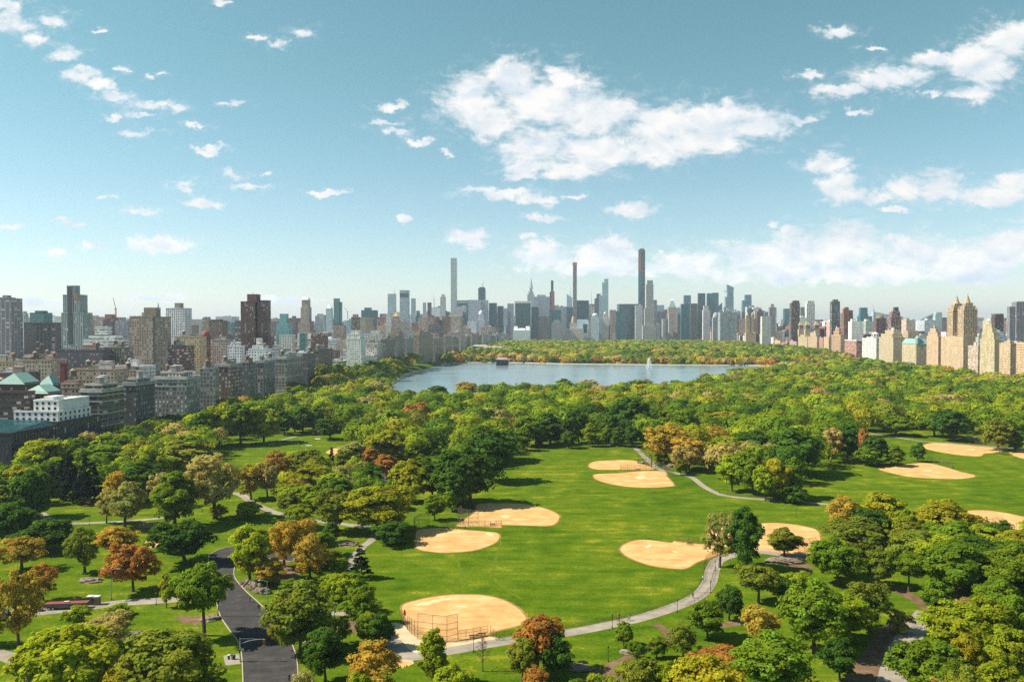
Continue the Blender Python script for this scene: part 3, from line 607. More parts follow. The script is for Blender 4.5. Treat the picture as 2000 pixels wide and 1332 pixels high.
TOWERS = [
 # ---- left: the tall ones behind the park-side wall
 ('apartment_tower','grey balconied apartment tower at the left edge with a stepped square cap','tower',[(-6,36,584)],1100,'balcony',C['grey'],dict(k=.8,extras=[('bulk',8,20,577),('bulk',4,26,581)])),
 ('apartment_tower','slim pale grey tower just right of the balconied tower at the left edge','tower',[(37,53,612)],1500,'stripes',C['lgrey'],dict(extras=[('bulk',41,51,608)])),
 ('office_tower','teal glass tower with flat cap rising behind the wide dark slab on the left','tower',[(64,97,612)],1350,'glass',C['teal'],dict(extras=[('bulk',72,90,607)])),
 ('apartment_block','wide dark gridded slab block standing in front of the teal glass tower','block',[(57,117,631)],1000,'balcony',C['dark'],dict(k=.4,roof=TARROOF)),
 ('apartment_tower','tallest grey tower on the left, slim core above stepped shoulders','tower',[(127,174,612),(129,166,577),(134,154,559)],1100,'stripe',C['bluegrey'],dict(k=.7,extras=[('panel',143,151,562,672,(.07,.08,.09),'dark_recess'),('panel',154,164,577,586,(.35,.16,.11),'open_crown')])),
 ('tower_under_construction','unfinished tower with bare red steel floors under an orange crane','tower',[(204,228,622)],1700,'balcony',C['maroon'],dict(extras=[('bulk',207,224,614,(.30,.12,.09))])),
 ('apartment_block','grey slab beside the unfinished tower with bare red steel','block',[(228,259,626)],1500,'stripes',C['grey'],{}),
 ('apartment_block','long white terraced block stepping down below the unfinished tower','block',[(172,242,664),(180,232,657),(188,214,639)],900,'ribbon',C['white'],dict(k=.5,roof=LIGHTROOF)),
 ('apartment_block','broad tan apartment slab with square windows and a tall chimney on top','block',[(258,305,619),(300,331,620)],800,'punch',C['tan'],dict(k=.45,extras=[('bulk',282,313,601,(.27,.22,.16)),('antenna',309,603,591,1.6)])),
 ('apartment_tower','white vertically striped tower right of the broad tan slab','tower',[(328,371,603)],1100,'stripes',C['white'],dict(k=.7,extras=[('bulk',343,357,592,(.30,.26,.21))])),
 ('apartment_tower','small tan tower between the white striped tower and the dark brown twin slabs','tower',[(396,411,622)],1450,'punch',C['tan'],dict(extras=[('bulk',398,410,619)])),
 ('apartment_block','brown block with darker glass side right of the small tan tower','block',[(411,443,627)],1400,'small',C['brown'],dict(extras=[('bulk',416,434,624)])),
 ('office_tower','small flat teal block just left of the dark brown twin slabs','block',[(440,457,630)],1900,'glass',C['teal'],{}),
 ('office_tower','narrow dark grey block touching the dark brown twin slabs','block',[(459,474,626)],1600,'balcony',C['dark'],{}),
 ('apartment_tower','dark red-brown twin-slab tower with a square brick head, tallest left of centre','tower',[(472,506,590),(504,528,588)],1000,'stripes',C['maroon'],dict(k=.8,extras=[('bulk',484,508,575,(.17,.08,.07)),('antenna',494,576,570,1.0)])),
 ('office_block','dark grey-green stepped block right of the red-brown twin slabs','block',[(541,571,631),(547,563,613)],1700,'slab',C['green'],{}),
 ('hotel_tower','ornate brown tower with tapering octagonal crown','tower',[(583,611,630),(588,608,600),(590,606,586)],2300,'stripes',C['pink'],dict(extras=[('pyramid',591,605,586,581,'stone',.75)])),
 ('apartment_tower','pale grey tower with rounded cap right of the ornate brown tower','tower',[(616,635,617)],2300,'stripes',C['lgrey'],dict(extras=[('bulk',620,631,613)])),
 ('apartment_tower','dark slim tower with a small pointed cap beside the teal twin towers','tower',[(637,650,602)],2200,'slab',C['bluegrey'],dict(extras=[('pyramid',639,648,602,596,'stone',.4)])),
 ('office_tower','teal glass tower in two heights, taller half on the left','tower',[(652,664,583),(662,668.5,590)],2500,'glass',C['teal'],dict(k=.6)),
 ('office_block','broad dark teal slab with a notched top left of the pale bank tower','block',[(706,738,606),(712,726,601)],3000,'slab',C['dteal'],dict(k=.5)),
 ('apartment_tower','rounded red-brown tower with pale bands in front of the dark teal slab','tower',[(686,703,619)],1900,'ribbon',C['brown'],dict(extras=[('bulk',689,700,614,(.35,.2,.12))])),
 ('office_block','pale glass block beside the rounded red-brown tower','block',[(672,690,626)],2300,'glass',C['lglass'],{}),
 ('office_block','dark narrow slab right of the broad dark teal slab','block',[(742,755,613)],2900,'slab',C['dark'],{}),
 ('office_block','white banded slab at the foot of the pale grey tower with a mast','block',[(754,765,612)],2400,'ribbon',C['white'],{}),
 ('office_tower','pale grey slab tower with a thin mast left of the dark-banded white tower','tower',[(757.5,774,574)],3300,'stripes',C['steel'],dict(k=.5,extras=[('antenna',770,574,561,1.2)])),
 ('office_tower','white tower with a dark band under its flat top','tower',[(781,800,567)],3500,'ribbon',C['lglass'],dict(k=.6,extras=[('panel',782,799,573,581,(.05,.09,.10),'dark_band')])),
 ('hotel_tower','brown hotel tower with a gilded pointed roof','tower',[(765,782,625),(767,780,618)],2500,'punch',C['tan'],dict(extras=[('pyramid',768,779,618,609,'gold')])),
 ('office_tower','slim grey-white tower right of the dark-banded white tower','tower',[(803,812,583)],3700,'stripes',C['lglass'],{}),
 ('office_tower','small grey tower in front of the reddish tower with a crane','tower',[(813,820,607)],3300,'slab',C['dteal'],{}),
 ('office_tower','narrow pale tower left of the reddish tower with a crane','tower',[(826,832.5,591)],3800,'stripes',C['lgrey'],{}),
 ('tower_under_construction','slim reddish unfinished tower next to the slender grey tower','tower',[(835,843,591)],3500,'stripes',C['maroon'],{}),
 ('office_block','grey block behind the reddish unfinished tower','block',[(842,862,601)],3700,'slab',C['steel'],{}),
 ('apartment_tower','slender pale grey tower just left of the tallest square grid tower','tower',[(860,871,580)],3400,'stripes',C['lgrey'],dict(extras=[('bulk',862,869,575)])),
 ('residential_skyscraper','very tall thin grey skyscraper with a square window grid and flat top','skyscraper',[(880.5,893,504.5)],3950,'grid',(.50,.54,.55),dict(k=1.0)),
 ('office_block','dark slab with a lit frame top behind the square grid tower','block',[(893,916,587)],4100,'slab',C['dteal'],dict(k=.4,extras=[('panel',895,914,589,592,(.4,.44,.44),'top_band')])),
 ('office_tower','wide plain grey slab with a shaded right half','tower',[(914.5,940,586),(940,954,586.3)],3700,'stripes',C['steel'],dict(k=.5)),
 ('tower_under_construction','dark round-shouldered glass top rising behind the wide plain grey slab','tower',[(934,949,563)],4500,'glass',C['dteal'],dict(extras=[('bulk',936,947,561)])),
 ('hotel_tower','pale hotel tower with a small round cap in front of the wide grey slab','tower',[(932,948,624),(934,946,614)],3400,'punch',C['lgrey'],dict(extras=[('dome',935,945,614,606)])),
 ('office_tower','black-teal slab tower immediately right of the wide grey slab','tower',[(955,971,592)],3800,'slab',C['blackglass'],{}),
 ('office_tower','lower black-teal slab, second to the right of the wide grey slab','tower',[(971.5,984,598)],3900,'slab',C['blackglass'],{}),
 ('office_tower','pale ribbed tower left of the broad black glass slab with a white frame','tower',[(991,1004,593)],3900,'stripe',C['lgrey'],{}),
 ('office_tower','broad black glass slab in a white frame facing the park','tower',[(1006,1038,589)],3760,'slab',C['blackglass'],dict(k=.35,extras=[('panel',1005.6,1007,589,640,(.6,.6,.58),'white_frame'),('panel',1036.8,1038.2,589,640,(.6,.6,.58),'white_frame'),('panel',1007,1036.8,588.5,592.5,(.6,.6,.58),'white_frame')])),
 ('hotel','white hotel with stepped mansard roofs at the corner of the park','hotel',[(1002,1037,645)],3640,'small',C['white'],dict(k=.8,extras=[('pyramid',1003,1012,645,637,'stone',.7),('pyramid',1026,1036,645,637,'stone',.7),('pyramid',1012,1026,645,641,'stone',.8)])),
 ('office_tower','stone tower tapering to a tall needle spire','skyscraper',[(1030,1044,575),(1032,1042,570),(1034.5,1040,563)],5600,'stripe',C['steel'],dict(extras=[('spire',1037.3,563,543,14),('antenna',1037.3,548,541,3)])),
 ('office_tower','broad pale ribbed slab right of the needle-spired tower','tower',[(1043,1074,580),(1049,1066,576)],4300,'stripe',C['steel'],dict(k=.5)),
 ('office_tower','dark slab in front of the needle-spired tower','tower',[(1037,1053,600)],3850,'slab',C['blackglass'],{}),
 ('tower_under_construction','narrow dark tower with a red hoist strip and slim black top','skyscraper',[(1073.5,1083,570),(1076,1081,548)],3900,'glass',C['dteal'],dict(extras=[('panel',1077,1082,569,606,(.42,.12,.12),'hoist')])),
 ('office_block','dark block at the foot of the tower with a red strip','block',[(1073,1096,606)],3750,'slab',C['dteal'],{}),
 ('office_block','tall dark pier block left of the very thin unfinished tower','block',[(1052,1072,618)],3680,'stripe',C['dark'],{}),
 ('apartment_tower','grey-brown stepped apartment tower below the dark block with a red strip','tower',[(1077,1098,630),(1081,1094,625)],3620,'small',C['grey'],{}),
 ('office_tower','glass tower with a sharp slanted crystal top','tower',[(1107,1118,584)],4800,'glass',C['lglass'],dict(extras=[('slant',1107,1118,574,582),('antenna',1114,578,556,1.5)])),
 ('residential_skyscraper','extremely thin unfinished tower with an orange cap','skyscraper',[(1119,1126.5,513)],3800,'stripes',(.24,.21,.185),dict(k=1.0,extras=[('panel',1118.3,1127,513,519,(.46,.20,.10),'orange_cap'),('antenna',1120.5,513,500,1.0)])),
 ('office_tower','broad dark slab directly behind the extremely thin tower','tower',[(1126.5,1150,587)],4000,'slab',C['blackglass'],dict(k=.4)),
 ('office_tower','dark grey slab with a mast right of the broad dark slab','tower',[(1150,1161,594)],4300,'slab',C['dark'],dict(extras=[('antenna',1155,594,568,2)])),
 ('office_tower','dark stepped tower touching the curved pale blue glass tower','tower',[(1161,1177,583),(1165,1173,574)],4000,'slab',C['dark'],{}),
 ('residential_skyscraper','pale blue glass tower stepping up to a curved top','skyscraper',[(1170,1188,577),(1176,1188,552),(1180,1188,545)],3850,'glass',C['lglass'],dict(k=.7)),
 ('office_block','dark squat block left of the extremely thin tower','block',[(1107,1121,600)],3850,'slab',C['dteal'],{}),
 ('hotel_tower','stone hotel with a stepped dome cap at the foot of the extremely thin tower','hotel',[(1107,1140,642),(1113,1127,630)],3650,'punch',C['lime'],dict(extras=[('dome',1116,1123,630,617,(.5,.36,.22))])),
 ('office_block','pale block with a dark opening right of the domed stone hotel','block',[(1127,1149,624)],3700,'slab',C['steel'],dict(extras=[('panel',1139,1147,633,650,(.03,.05,.06),'dark_opening')])),
 ('hotel_tower','white rounded-top hotel tower with arched crown','hotel',[(1155,1170,620),(1157,1168,616)],3640,'small',C['lgrey'],dict(extras=[('dome',1157,1168,616,612)])),
 ('apartment_tower','stepped grey stone tower right of the white rounded-top hotel','tower',[(1175,1189,622),(1178,1186,613)],3640,'small',C['lime'],dict(extras=[('dome',1179,1185,613,609)])),
 ('office_block','dark green-black block left of the tallest skyscraper','block',[(1205,1247,594)],4000,'glass',C['dteal'],dict(k=.4,extras=[('panel',1205,1209,594,640,(.4,.42,.42),'white_pier')])),
 ('office_block','lower dark block in front of the dark green-black block','block',[(1203,1224,608)],3800,'slab',C['dteal'],{}),
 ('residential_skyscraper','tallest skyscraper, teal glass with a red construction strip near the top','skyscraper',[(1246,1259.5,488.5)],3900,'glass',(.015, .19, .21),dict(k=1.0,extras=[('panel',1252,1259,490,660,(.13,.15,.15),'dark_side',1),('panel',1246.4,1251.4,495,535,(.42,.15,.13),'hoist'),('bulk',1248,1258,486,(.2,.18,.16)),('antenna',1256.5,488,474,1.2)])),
 ('residential_skyscraper','pale limestone tower with stepped crown right of the tallest skyscraper','skyscraper',[(1254,1280,636),(1258,1278,602),(1261,1276,556),(1263,1275,548)],3650,'stripe',(.50,.48,.43),dict(k=.9,)),
 ('office_tower','dark stone slab peeping right of the pale limestone tower','tower',[(1276,1283,586)],3800,'stripes',C['grey'],{}),
 ('office_tower','pale blue glass block behind the pale limestone tower','block',[(1282,1297,596)],4800,'glass',C['lglass'],{}),
 ('office_block','dark block between the pale limestone tower and the green pyramid tower','block',[(1280,1302,609)],4000,'slab',C['dark'],{}),
 ('office_tower','pink stone tower under a green pyramid roof with a glass tip','tower',[(1302,1323,612),(1304,1321,600)],4500,'punch',C['pink'],dict(extras=[('pyramid',1305.5,1319.5,600,587,'copper',.28),('pyramid',1310.5,1315,587,583,'stone')])),
 ('office_tower','pale teal flat tower left of the two dark glass towers','tower',[(1334.5,1349,577)],4600,'glass',C['teal'],{}),
 ('office_tower','dark rippled glass tower in front of the pale teal flat tower','tower',[(1329,1347,594)],3700,'slab',C['dteal'],{}),
 ('office_block','grey slab between the rippled dark tower and the two dark glass towers','block',[(1347,1362,593)],3800,'stripes',C['dark'],{}),
 ('office_tower','left one of the two matching dark glass towers','tower',[(1362.5,1377,573)],3800,'glass',C['dteal'],dict(k=.6)),
 ('office_tower','right one of the two matching glass towers, with a paler side','tower',[(1380,1391,573),(1391,1403,572)],3800,'glass',C['teal'],dict(k=.6)),
 ('apartment_tower','slim white stone tower in front of the two matching glass towers','tower',[(1372,1386.5,606),(1374,1384,597)],3300,'stripe',C['white'],{}),
 ('office_block','small dark block with a pointed glass top','block',[(1403,1410,600)],4300,'glass',C['dteal'],dict(extras=[('slant',1403,1410,598,591)])),
 ('office_tower','tapering blue glass tower with a brilliant slanted top and a jutting deck','skyscraper',[(1412,1432,600),(1415,1432,580),(1419,1432,566)],5200,'glass',(.12,.24,.27),dict(extras=[('slant',1419,1432,556,562,566,1),('panel',1413,1420,569,570.5,(.25,.3,.32),'observation_deck')])),
 ('office_tower','pale glass tower with notched corners and lower wings','tower',[(1449,1472,597),(1449,1467,587),(1454,1467,576)],5000,'glass',C['teal'],{}),
 ('apartment_block','dark horizontal slab behind the domed cream tower on the right','block',[(1403,1438,610)],3000,'ribbon',C['bluegrey'],{}),
 ('apartment_tower','domed grey tower behind the orange brick towers','tower',[(1391,1405,620)],3100,'small',C['grey'],dict(extras=[('dome',1392,1404,620,610)])),
 ('apartment_tower','brown tower with stepped cap behind the twin-topped cream towers','tower',[(1477,1490,609),(1480,1488,604)],2700,'small',C['brown'],{}),
 ('apartment_tower','slim dark grey tower with a small cap right of the twin-topped cream towers','tower',[(1501,1514,600),(1505,1511,594)],2600,'stripes',C['grey'],{}),
 ('apartment_tower','white slab tower with vertical strips below the slim dark grey tower','tower',[(1486,1505,618)],2300,'stripe',C['white'],{}),
 ('office_tower','teal glass tower left of the tall red-brown tower with a tan cap','tower',[(1530,1545,603)],3600,'glass',C['teal'],{}),
 ('apartment_tower','tall red-brown ribbed tower with a rusty cap','tower',[(1543,1561,592),(1547,1560,588)],2400,'balcony',C['brown'],dict(extras=[('bulk',1548,1559,587,(.35,.12,.08))])),
 ('apartment_tower','grey tower between the red-brown ribbed tower and the white tower','tower',[(1562,1572,600)],2700,'stripes',C['grey'],{}),
 ('apartment_tower','white flat-topped tower right of the red-brown ribbed tower','tower',[(1573,1590,593),(1575,1589,588)],2500,'balcony',C['white'],{}),
 ('apartment_tower','tall dark charcoal tower standing alone right of the white flat-topped tower','tower',[(1622,1639,589),(1626,1636,585)],2100,'ribbon',C['dark'],{}),
 ('apartment_tower','orange-brown brick tower with a darker wing on the right','tower',[(1646,1657,603),(1655,1665,606)],1900,'stripe',(.30,.14,.09),dict(extras=[('bulk',1648,1657,600)])),
 ('apartment_block','white cubic block at the foot of the orange-brown brick tower','block',[(1659,1684,628),(1662,1672,623)],1800,'punch',C['white'],dict(roof=LIGHTROOF)),
 ('office_tower','stepped teal glass tower right of the orange-brown brick tower','tower',[(1676,1701,618),(1678,1694,613),(1679,1693,601)],2600,'glass',C['teal'],{}),
 ('office_block','long sloped teal glass block behind the red-brown stepped tower','block',[(1704,1740,614)],3000,'glass',C['steel'],dict(k=.4,extras=[('slant',1704,1725,609,613)])),
 ('apartment_block','dark maroon block with an arched top left of the red-brown stepped tower','block',[(1708,1729,622)],1900,'punch',C['maroon'],dict(extras=[('dome',1711,1726,622,615,(.2,.16,.08))])),
 ('apartment_tower','red-brown tower with white-trimmed stepped top and dark tank housing','tower',[(1736,1758,618),(1739,1756,610),(1742,1755,607)],1800,'frame',(.17,.075,.065),dict(extras=[('bulk',1745,1754,600,(.08,.07,.07))])),
 ('office_block','long curved blue-green glass block left of the cream twin towers','block',[(1785,1824,632)],3200,'glass',(.07,.15,.16),dict(k=.4,extras=[('slant',1785,1823,632,613)])),
 ('apartment_tower','white and glass tower between the curved glass block and the cream twin towers','tower',[(1824,1838,614),(1826,1838,610)],2600,'glass',C['lglass'],{}),
 ('apartment_tower','brown tower with a slanted cap right of the cream twin towers','tower',[(1939,1957,613)],1700,'stripes',C['darkbrown'],{}),
 ('apartment_tower','grey ribbed double tower at the right edge of the photo','tower',[(1969,1981,599),(1980,2003,590)],1500,'stripe',C['grey'],dict(extras=[('bulk',1984,2000,589)])),
 # ---- left: blocks between the park-side wall and the towers
 ('apartment_block','tan apartment row with dark windows at the left edge below the towers','block',[(-5,45,706)],640,'punch',C['tan'],dict(k=.6,roof=LIGHTROOF)),
 ('apartment_block','tan and brown shed-topped block between the left tan row and the dark slab','block',[(45,118,703),(52,84,694)],620,'punch',C['tan'],dict(k=.6,roof=BROWNROOF)),
 ('apartment_block','long dark blue-grey slab with a red-tiled parapet','block',[(120,206,684)],690,'small',C['dark'],dict(k=.35,roof=(.28,.10,.07))),
 ('apartment_block','grey-brown block right of the long dark slab with a red parapet','block',[(209,254,679)],700,'stripes',(.19,.15,.13),dict(k=.5)),
 ('apartment_block','low brick block carrying two water tanks, in front of the long dark slab','block',[(152,238,721)],570,'punch',C['pink'],dict(k=.45,roof=LIGHTROOF)),
 ('apartment_block','yellowish low block right of the low brick block with two tanks','block',[(239,270,724)],600,'punch',C['cream'],dict(k=.6,roof=BROWNROOF)),
 ('apartment_block','dark red block with pale ledges in front of the white striped tower','block',[(330,376,676)],800,'ribbon',C['maroon'],dict(k=.6)),
 ('apartment_block','tan block with rows of windows beside the small red dome','block',[(345,399,658)],900,'punch',C['cream'],dict(k=.5,roof=BROWNROOF)),
 ('church','small church block under a round red dome','church',[(394,410,655)],930,'punch',C['red'],dict(extras=[('dome',394,409,655,646,(.33,.07,.05))])),
 ('apartment_block','pinkish brick block right of the small red dome','block',[(416,449,664)],880,'punch',C['pink'],dict(k=.6)),
 ('apartment_block','white stepped block with rooftop sheds left of the red-brown twin slabs','block',[(446,476,676),(452,470,669)],820,'punch',C['white'],dict(k=.6,roof=LIGHTROOF)),
 ('apartment_block','white stepped block directly in front of the red-brown twin slabs','block',[(487,528,682),(494,522,676),(501,512,662)],780,'punch',C['white'],dict(k=.6,roof=LIGHTROOF)),
 ('apartment_block','low white block with arched windows right of the red-brown twin slabs','block',[(547,576,655)],1250,'stripes',C['white'],dict(k=.6,roof=LIGHTROOF)),
 ('apartment_block','small block with a green glass front below the ornate brown tower','block',[(585,600,652)],1300,'glass',(.10,.25,.22),{}),
 ('apartment_block','brown brick block with rooftop tank right of the small green glass front','block',[(608,640,657)],1250,'punch',C['brown'],{}),
 ('apartment_block','tan block on the left of the white tower with many setbacks','block',[(652,676,636)],1700,'punch',C['tan'],{}),
 ('apartment_tower','white terraced tower with many setbacks by the park wall','tower',[(676,714,662),(678,711,654),(686,706,646)],960,'frame',C['white'],dict(k=.9,roof=LIGHTROOF)),
 ('apartment_block','grey block crowned with gables behind the white terraced tower','block',[(716,754,650),(724,748,645)],1550,'punch',C['lime'],{}),
 ('apartment_block','brown stepped block right of the gabled grey block','block',[(757,790,650),(764,782,640)],1600,'punch',C['tan'],{}),
 ('apartment_tower','grey tower with narrow setbacks left of the wide tan park block','tower',[(791,812,646)],1800,'small',C['grey'],{}),
]
WATERTOP = {'low brick block carrying two water tanks, in front of the long dark slab': 2, 'yellowish low block right of the low brick block with two tanks': 1, 'tan and brown shed-topped block between the left tan row and the dark slab': 2,
            'tan apartment row with dark windows at the left edge below the towers': 2, 'long dark blue-grey slab with a red-tiled parapet': 3, 'grey-brown block right of the long dark slab with a red parapet': 2, 'tan block with rows of windows beside the small red dome': 1,
            'dark red block with pale ledges in front of the white striped tower': 2, 'pinkish brick block right of the small red dome': 1, 'white stepped block with rooftop sheds left of the red-brown twin slabs': 1,
            'white stepped block directly in front of the red-brown twin slabs': 1, 'brown brick block with rooftop tank right of the small green glass front': 1, 'broad tan apartment slab with square windows and a tall chimney on top': 0, 'white terraced tower with many setbacks by the park wall': 1}
LM_B = []                         # building landmarks for describing the anonymous ones: (px, py, phrase)
for name, label, cat, tiers, d, style, tint, kw in TOWERS:
    tint = tuple(min(.8, c * RNG.uniform(.95, 1.1) * 1.12) for c in tint)
    root, boxes, ro = tower(name, label, cat, tiers, d, style, tint, **kw)
    if label in WATERTOP:
        b = boxes[0]; clutter(root, ro, b[0], b[1], b[2], b[3], b[5], RNG, WATERTOP[label], 2, (.4, .36, .3))
crane('orange tower crane leaning over the unfinished red steel tower', 226, 622, 603, (221, 581), 1690)
crane('thin pale crane right of the teal glass tower in two heights', 679, 624, 609, (670, 598), 2600, (.6, .5, .4))
crane('tall slim crane standing beside the reddish unfinished tower', 848, 602, 585, (846, 569), 3480, (.35, .3, .3))
crane('small crane on the dark round-shouldered glass top', 943, 561, 556, (946, 545), 4480, (.3, .3, .3))
crane('thin crane left of the red-brown stepped tower on the right', 1707, 618, 606, (1704, 594), 2990, (.4, .36, .33))

# ---- the park-side wall on the left: each house stands on the line of the avenue, north-west corner at pixel 'corner'
def d_east(px): return EAST0 / ((px - 1000) / FPX - TANTH)
def d_west(px): return WEST0 / ((px - 1000) / FPX - TANTH)
def solve(fn, target, lo, hi):
    for _ in range(50):
        mid = (lo + hi) / 2
        if (fn(mid) < target) == (fn(lo) < target): lo = mid
        else: hi = mid
    return (lo + hi) / 2
def corner_block(name, label, cat, side, corner, pl, pr, top, style, tint, roof=GREYROOF, tiers=(), cornice=None, tanks=1, bulks=2, group=None, ledges=(), setback=0.0):
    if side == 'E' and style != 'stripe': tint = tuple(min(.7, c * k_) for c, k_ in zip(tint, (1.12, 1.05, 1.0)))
    """side 'E': north face pl..corner, west face corner..pr.   side 'W': east face pl..corner, north face corner..pr"""
    if side == 'E':
        dn, df = d_east(corner), d_east(pr); x0 = EAST0 + TANTH * dn
        fn = lambda W: to_px(x0 - W * CT, dn + W * ST, 0)[0]; W = solve(fn, pl, 1, 400); X0, X1 = -W, 0.0
    else:
        dn, df = d_west(corner), d_west(pl); x0 = WEST0 + TANTH * dn
        fn = lambda W: to_px(x0 + W * CT, dn - W * ST, 0)[0]; W = solve(fn, pr, 1, 400); X0, X1 = 0.0, W
    D = (df - dn) / CT - .4; z = at_dist(corner, top, dn).z
    root = empty(name, (x0, dn, 0), -TH, label, cat, group)
    boxes = [(X0, X1, 0, D, -1, z)]
    for (f0, f1, g0, g1, tt) in tiers: b = boxes[-1]; boxes.append((X0 + (X1 - X0) * f0, X0 + (X1 - X0) * f1, D * g0, D * g1, b[5] if f0 >= 0 and len(boxes) < 99 else 0, at_dist(corner, tt, dn).z))
    facade_mb(boxes, tint).build('wall', FAC[style], root)
    ro = roof_mb(boxes, roof, .9, cornice or tuple(c * 1.1 for c in tint)).build('roof', ROOF, root)
    if cornice or ledges:
        mb = MB()
        for zz, out, th in ([(z - 1.6, .55, 1.0)] if cornice else []) + [(z - l, .3, .6) for l in ledges]:
            mb.box(X0 - out, X1 + out, -out, D + out, zz, zz + th, 0, cornice or (.4, .38, .35), bottom=True)
        mb.build('cornice', STONE, root)
    b = boxes[-1] if tiers else boxes[0]
    clutter(root, ro, b[0], b[1], b[2], b[3], b[5], RNG, tanks, bulks)
    xm, ym = x0 + (X0 + X1) / 2 * CT, dn + D / 2
    FOOT.append((xm, ym, max(X1 - X0, D) * .6)); 
    return root, boxes, ro
EASTROW = [
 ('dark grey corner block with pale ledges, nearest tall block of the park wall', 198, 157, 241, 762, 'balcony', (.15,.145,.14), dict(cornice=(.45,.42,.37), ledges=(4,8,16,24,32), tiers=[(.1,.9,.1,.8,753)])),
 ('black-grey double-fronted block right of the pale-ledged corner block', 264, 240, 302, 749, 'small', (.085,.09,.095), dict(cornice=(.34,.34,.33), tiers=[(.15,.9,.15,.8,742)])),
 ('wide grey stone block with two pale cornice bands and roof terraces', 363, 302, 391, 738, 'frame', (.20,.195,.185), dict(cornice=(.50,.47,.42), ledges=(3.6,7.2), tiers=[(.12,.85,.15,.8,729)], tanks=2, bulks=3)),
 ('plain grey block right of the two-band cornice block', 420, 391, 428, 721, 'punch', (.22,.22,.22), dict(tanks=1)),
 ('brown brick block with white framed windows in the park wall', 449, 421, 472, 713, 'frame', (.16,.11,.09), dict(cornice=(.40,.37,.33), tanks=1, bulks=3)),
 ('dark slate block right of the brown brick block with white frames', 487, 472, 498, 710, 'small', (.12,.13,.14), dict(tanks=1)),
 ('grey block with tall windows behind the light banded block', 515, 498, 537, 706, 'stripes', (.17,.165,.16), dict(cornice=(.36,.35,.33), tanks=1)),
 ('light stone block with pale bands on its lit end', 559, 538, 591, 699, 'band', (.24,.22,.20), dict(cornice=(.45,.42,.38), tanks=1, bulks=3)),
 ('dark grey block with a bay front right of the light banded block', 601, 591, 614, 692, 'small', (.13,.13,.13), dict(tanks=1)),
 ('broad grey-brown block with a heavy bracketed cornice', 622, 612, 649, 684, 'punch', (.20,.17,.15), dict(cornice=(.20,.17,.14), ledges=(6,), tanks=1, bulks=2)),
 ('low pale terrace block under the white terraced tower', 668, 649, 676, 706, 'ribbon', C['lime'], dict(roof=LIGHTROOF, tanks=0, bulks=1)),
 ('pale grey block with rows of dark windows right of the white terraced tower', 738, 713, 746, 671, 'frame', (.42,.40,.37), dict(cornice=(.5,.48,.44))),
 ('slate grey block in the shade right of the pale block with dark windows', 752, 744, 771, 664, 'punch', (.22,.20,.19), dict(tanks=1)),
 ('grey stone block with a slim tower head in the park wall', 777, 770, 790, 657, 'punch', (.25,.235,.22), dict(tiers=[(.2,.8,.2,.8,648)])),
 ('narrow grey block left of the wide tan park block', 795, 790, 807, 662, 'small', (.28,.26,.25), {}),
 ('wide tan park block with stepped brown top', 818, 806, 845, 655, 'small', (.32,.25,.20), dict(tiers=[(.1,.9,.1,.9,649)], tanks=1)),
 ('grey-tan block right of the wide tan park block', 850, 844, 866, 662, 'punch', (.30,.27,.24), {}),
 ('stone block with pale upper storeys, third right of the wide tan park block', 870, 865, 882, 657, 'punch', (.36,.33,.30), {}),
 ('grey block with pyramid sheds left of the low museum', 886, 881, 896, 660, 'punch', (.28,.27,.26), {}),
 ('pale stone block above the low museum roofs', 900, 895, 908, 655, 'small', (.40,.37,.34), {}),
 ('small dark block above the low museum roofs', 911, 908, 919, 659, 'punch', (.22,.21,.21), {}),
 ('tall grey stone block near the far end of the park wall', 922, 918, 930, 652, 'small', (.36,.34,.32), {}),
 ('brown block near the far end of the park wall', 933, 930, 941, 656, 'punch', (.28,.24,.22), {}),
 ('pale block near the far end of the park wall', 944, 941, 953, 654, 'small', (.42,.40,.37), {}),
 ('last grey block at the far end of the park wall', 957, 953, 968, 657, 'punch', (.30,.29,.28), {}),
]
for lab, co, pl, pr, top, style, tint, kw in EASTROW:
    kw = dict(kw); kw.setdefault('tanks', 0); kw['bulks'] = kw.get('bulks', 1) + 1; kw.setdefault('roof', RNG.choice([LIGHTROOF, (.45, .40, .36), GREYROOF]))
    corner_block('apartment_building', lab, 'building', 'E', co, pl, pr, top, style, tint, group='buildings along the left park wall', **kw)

# the low dark block at the left edge with its white setback penthouse
r, bx, ro = corner_block('hospital_wing', 'low dark block with pale vertical piers carrying the white setback penthouse', 'building', 'E', 112, 20, 196, 826, 'stripe', (.055,.06,.065), roof=(.36,.35,.33), tanks=0, bulks=0)
b = bx[0]
def with_windows(name, label, box, parent_frame, tint, rows, cols, faces=('n', 'w'), ws=(1.6, 1.7)):
    root = empty(name, parent_frame[0], -TH, label, 'building'); x0, x1, y0, y1, z0, z1 = box
    mb = MB(); mb.box(x0, x1, y0, y1, z0, z1, 0, tint, top=False); mb.build('wall', STONE, root)
    roof_mb([box], LIGHTROOF, .7, tint).build('roof', ROOF, root)
    g = plain('dark_window_glass', (.03, .035, .04), .15, .2, 1)
    wm = MB(); wm.box(-ws[0] / 2, ws[0] / 2, -.06, .06, 0, ws[1], 0, bottom=True); wme = wm.mesh('window', g)
    for r_ in range(rows):
        zz = z0 + (z1 - z0) * (r_ + .35) / (rows + .1)
        for c_ in range(cols):
            if 'n' in faces: o = bpy.data.objects.new('window', wme); link(o, root); o.location = (x0 + (x1 - x0) * (c_ + .6) / (cols + .2), y0 - .03, zz)
            if 'w' in faces: o = bpy.data.objects.new('window', wme); link(o, root); o.location = (x1 + .03, y0 + (y1 - y0) * (c_ + .6) / (cols + .2), zz); o.rotation_euler = (0, 0, math.pi / 2)
    return root
fr = (r.location.copy(),)
W0 = b[0]
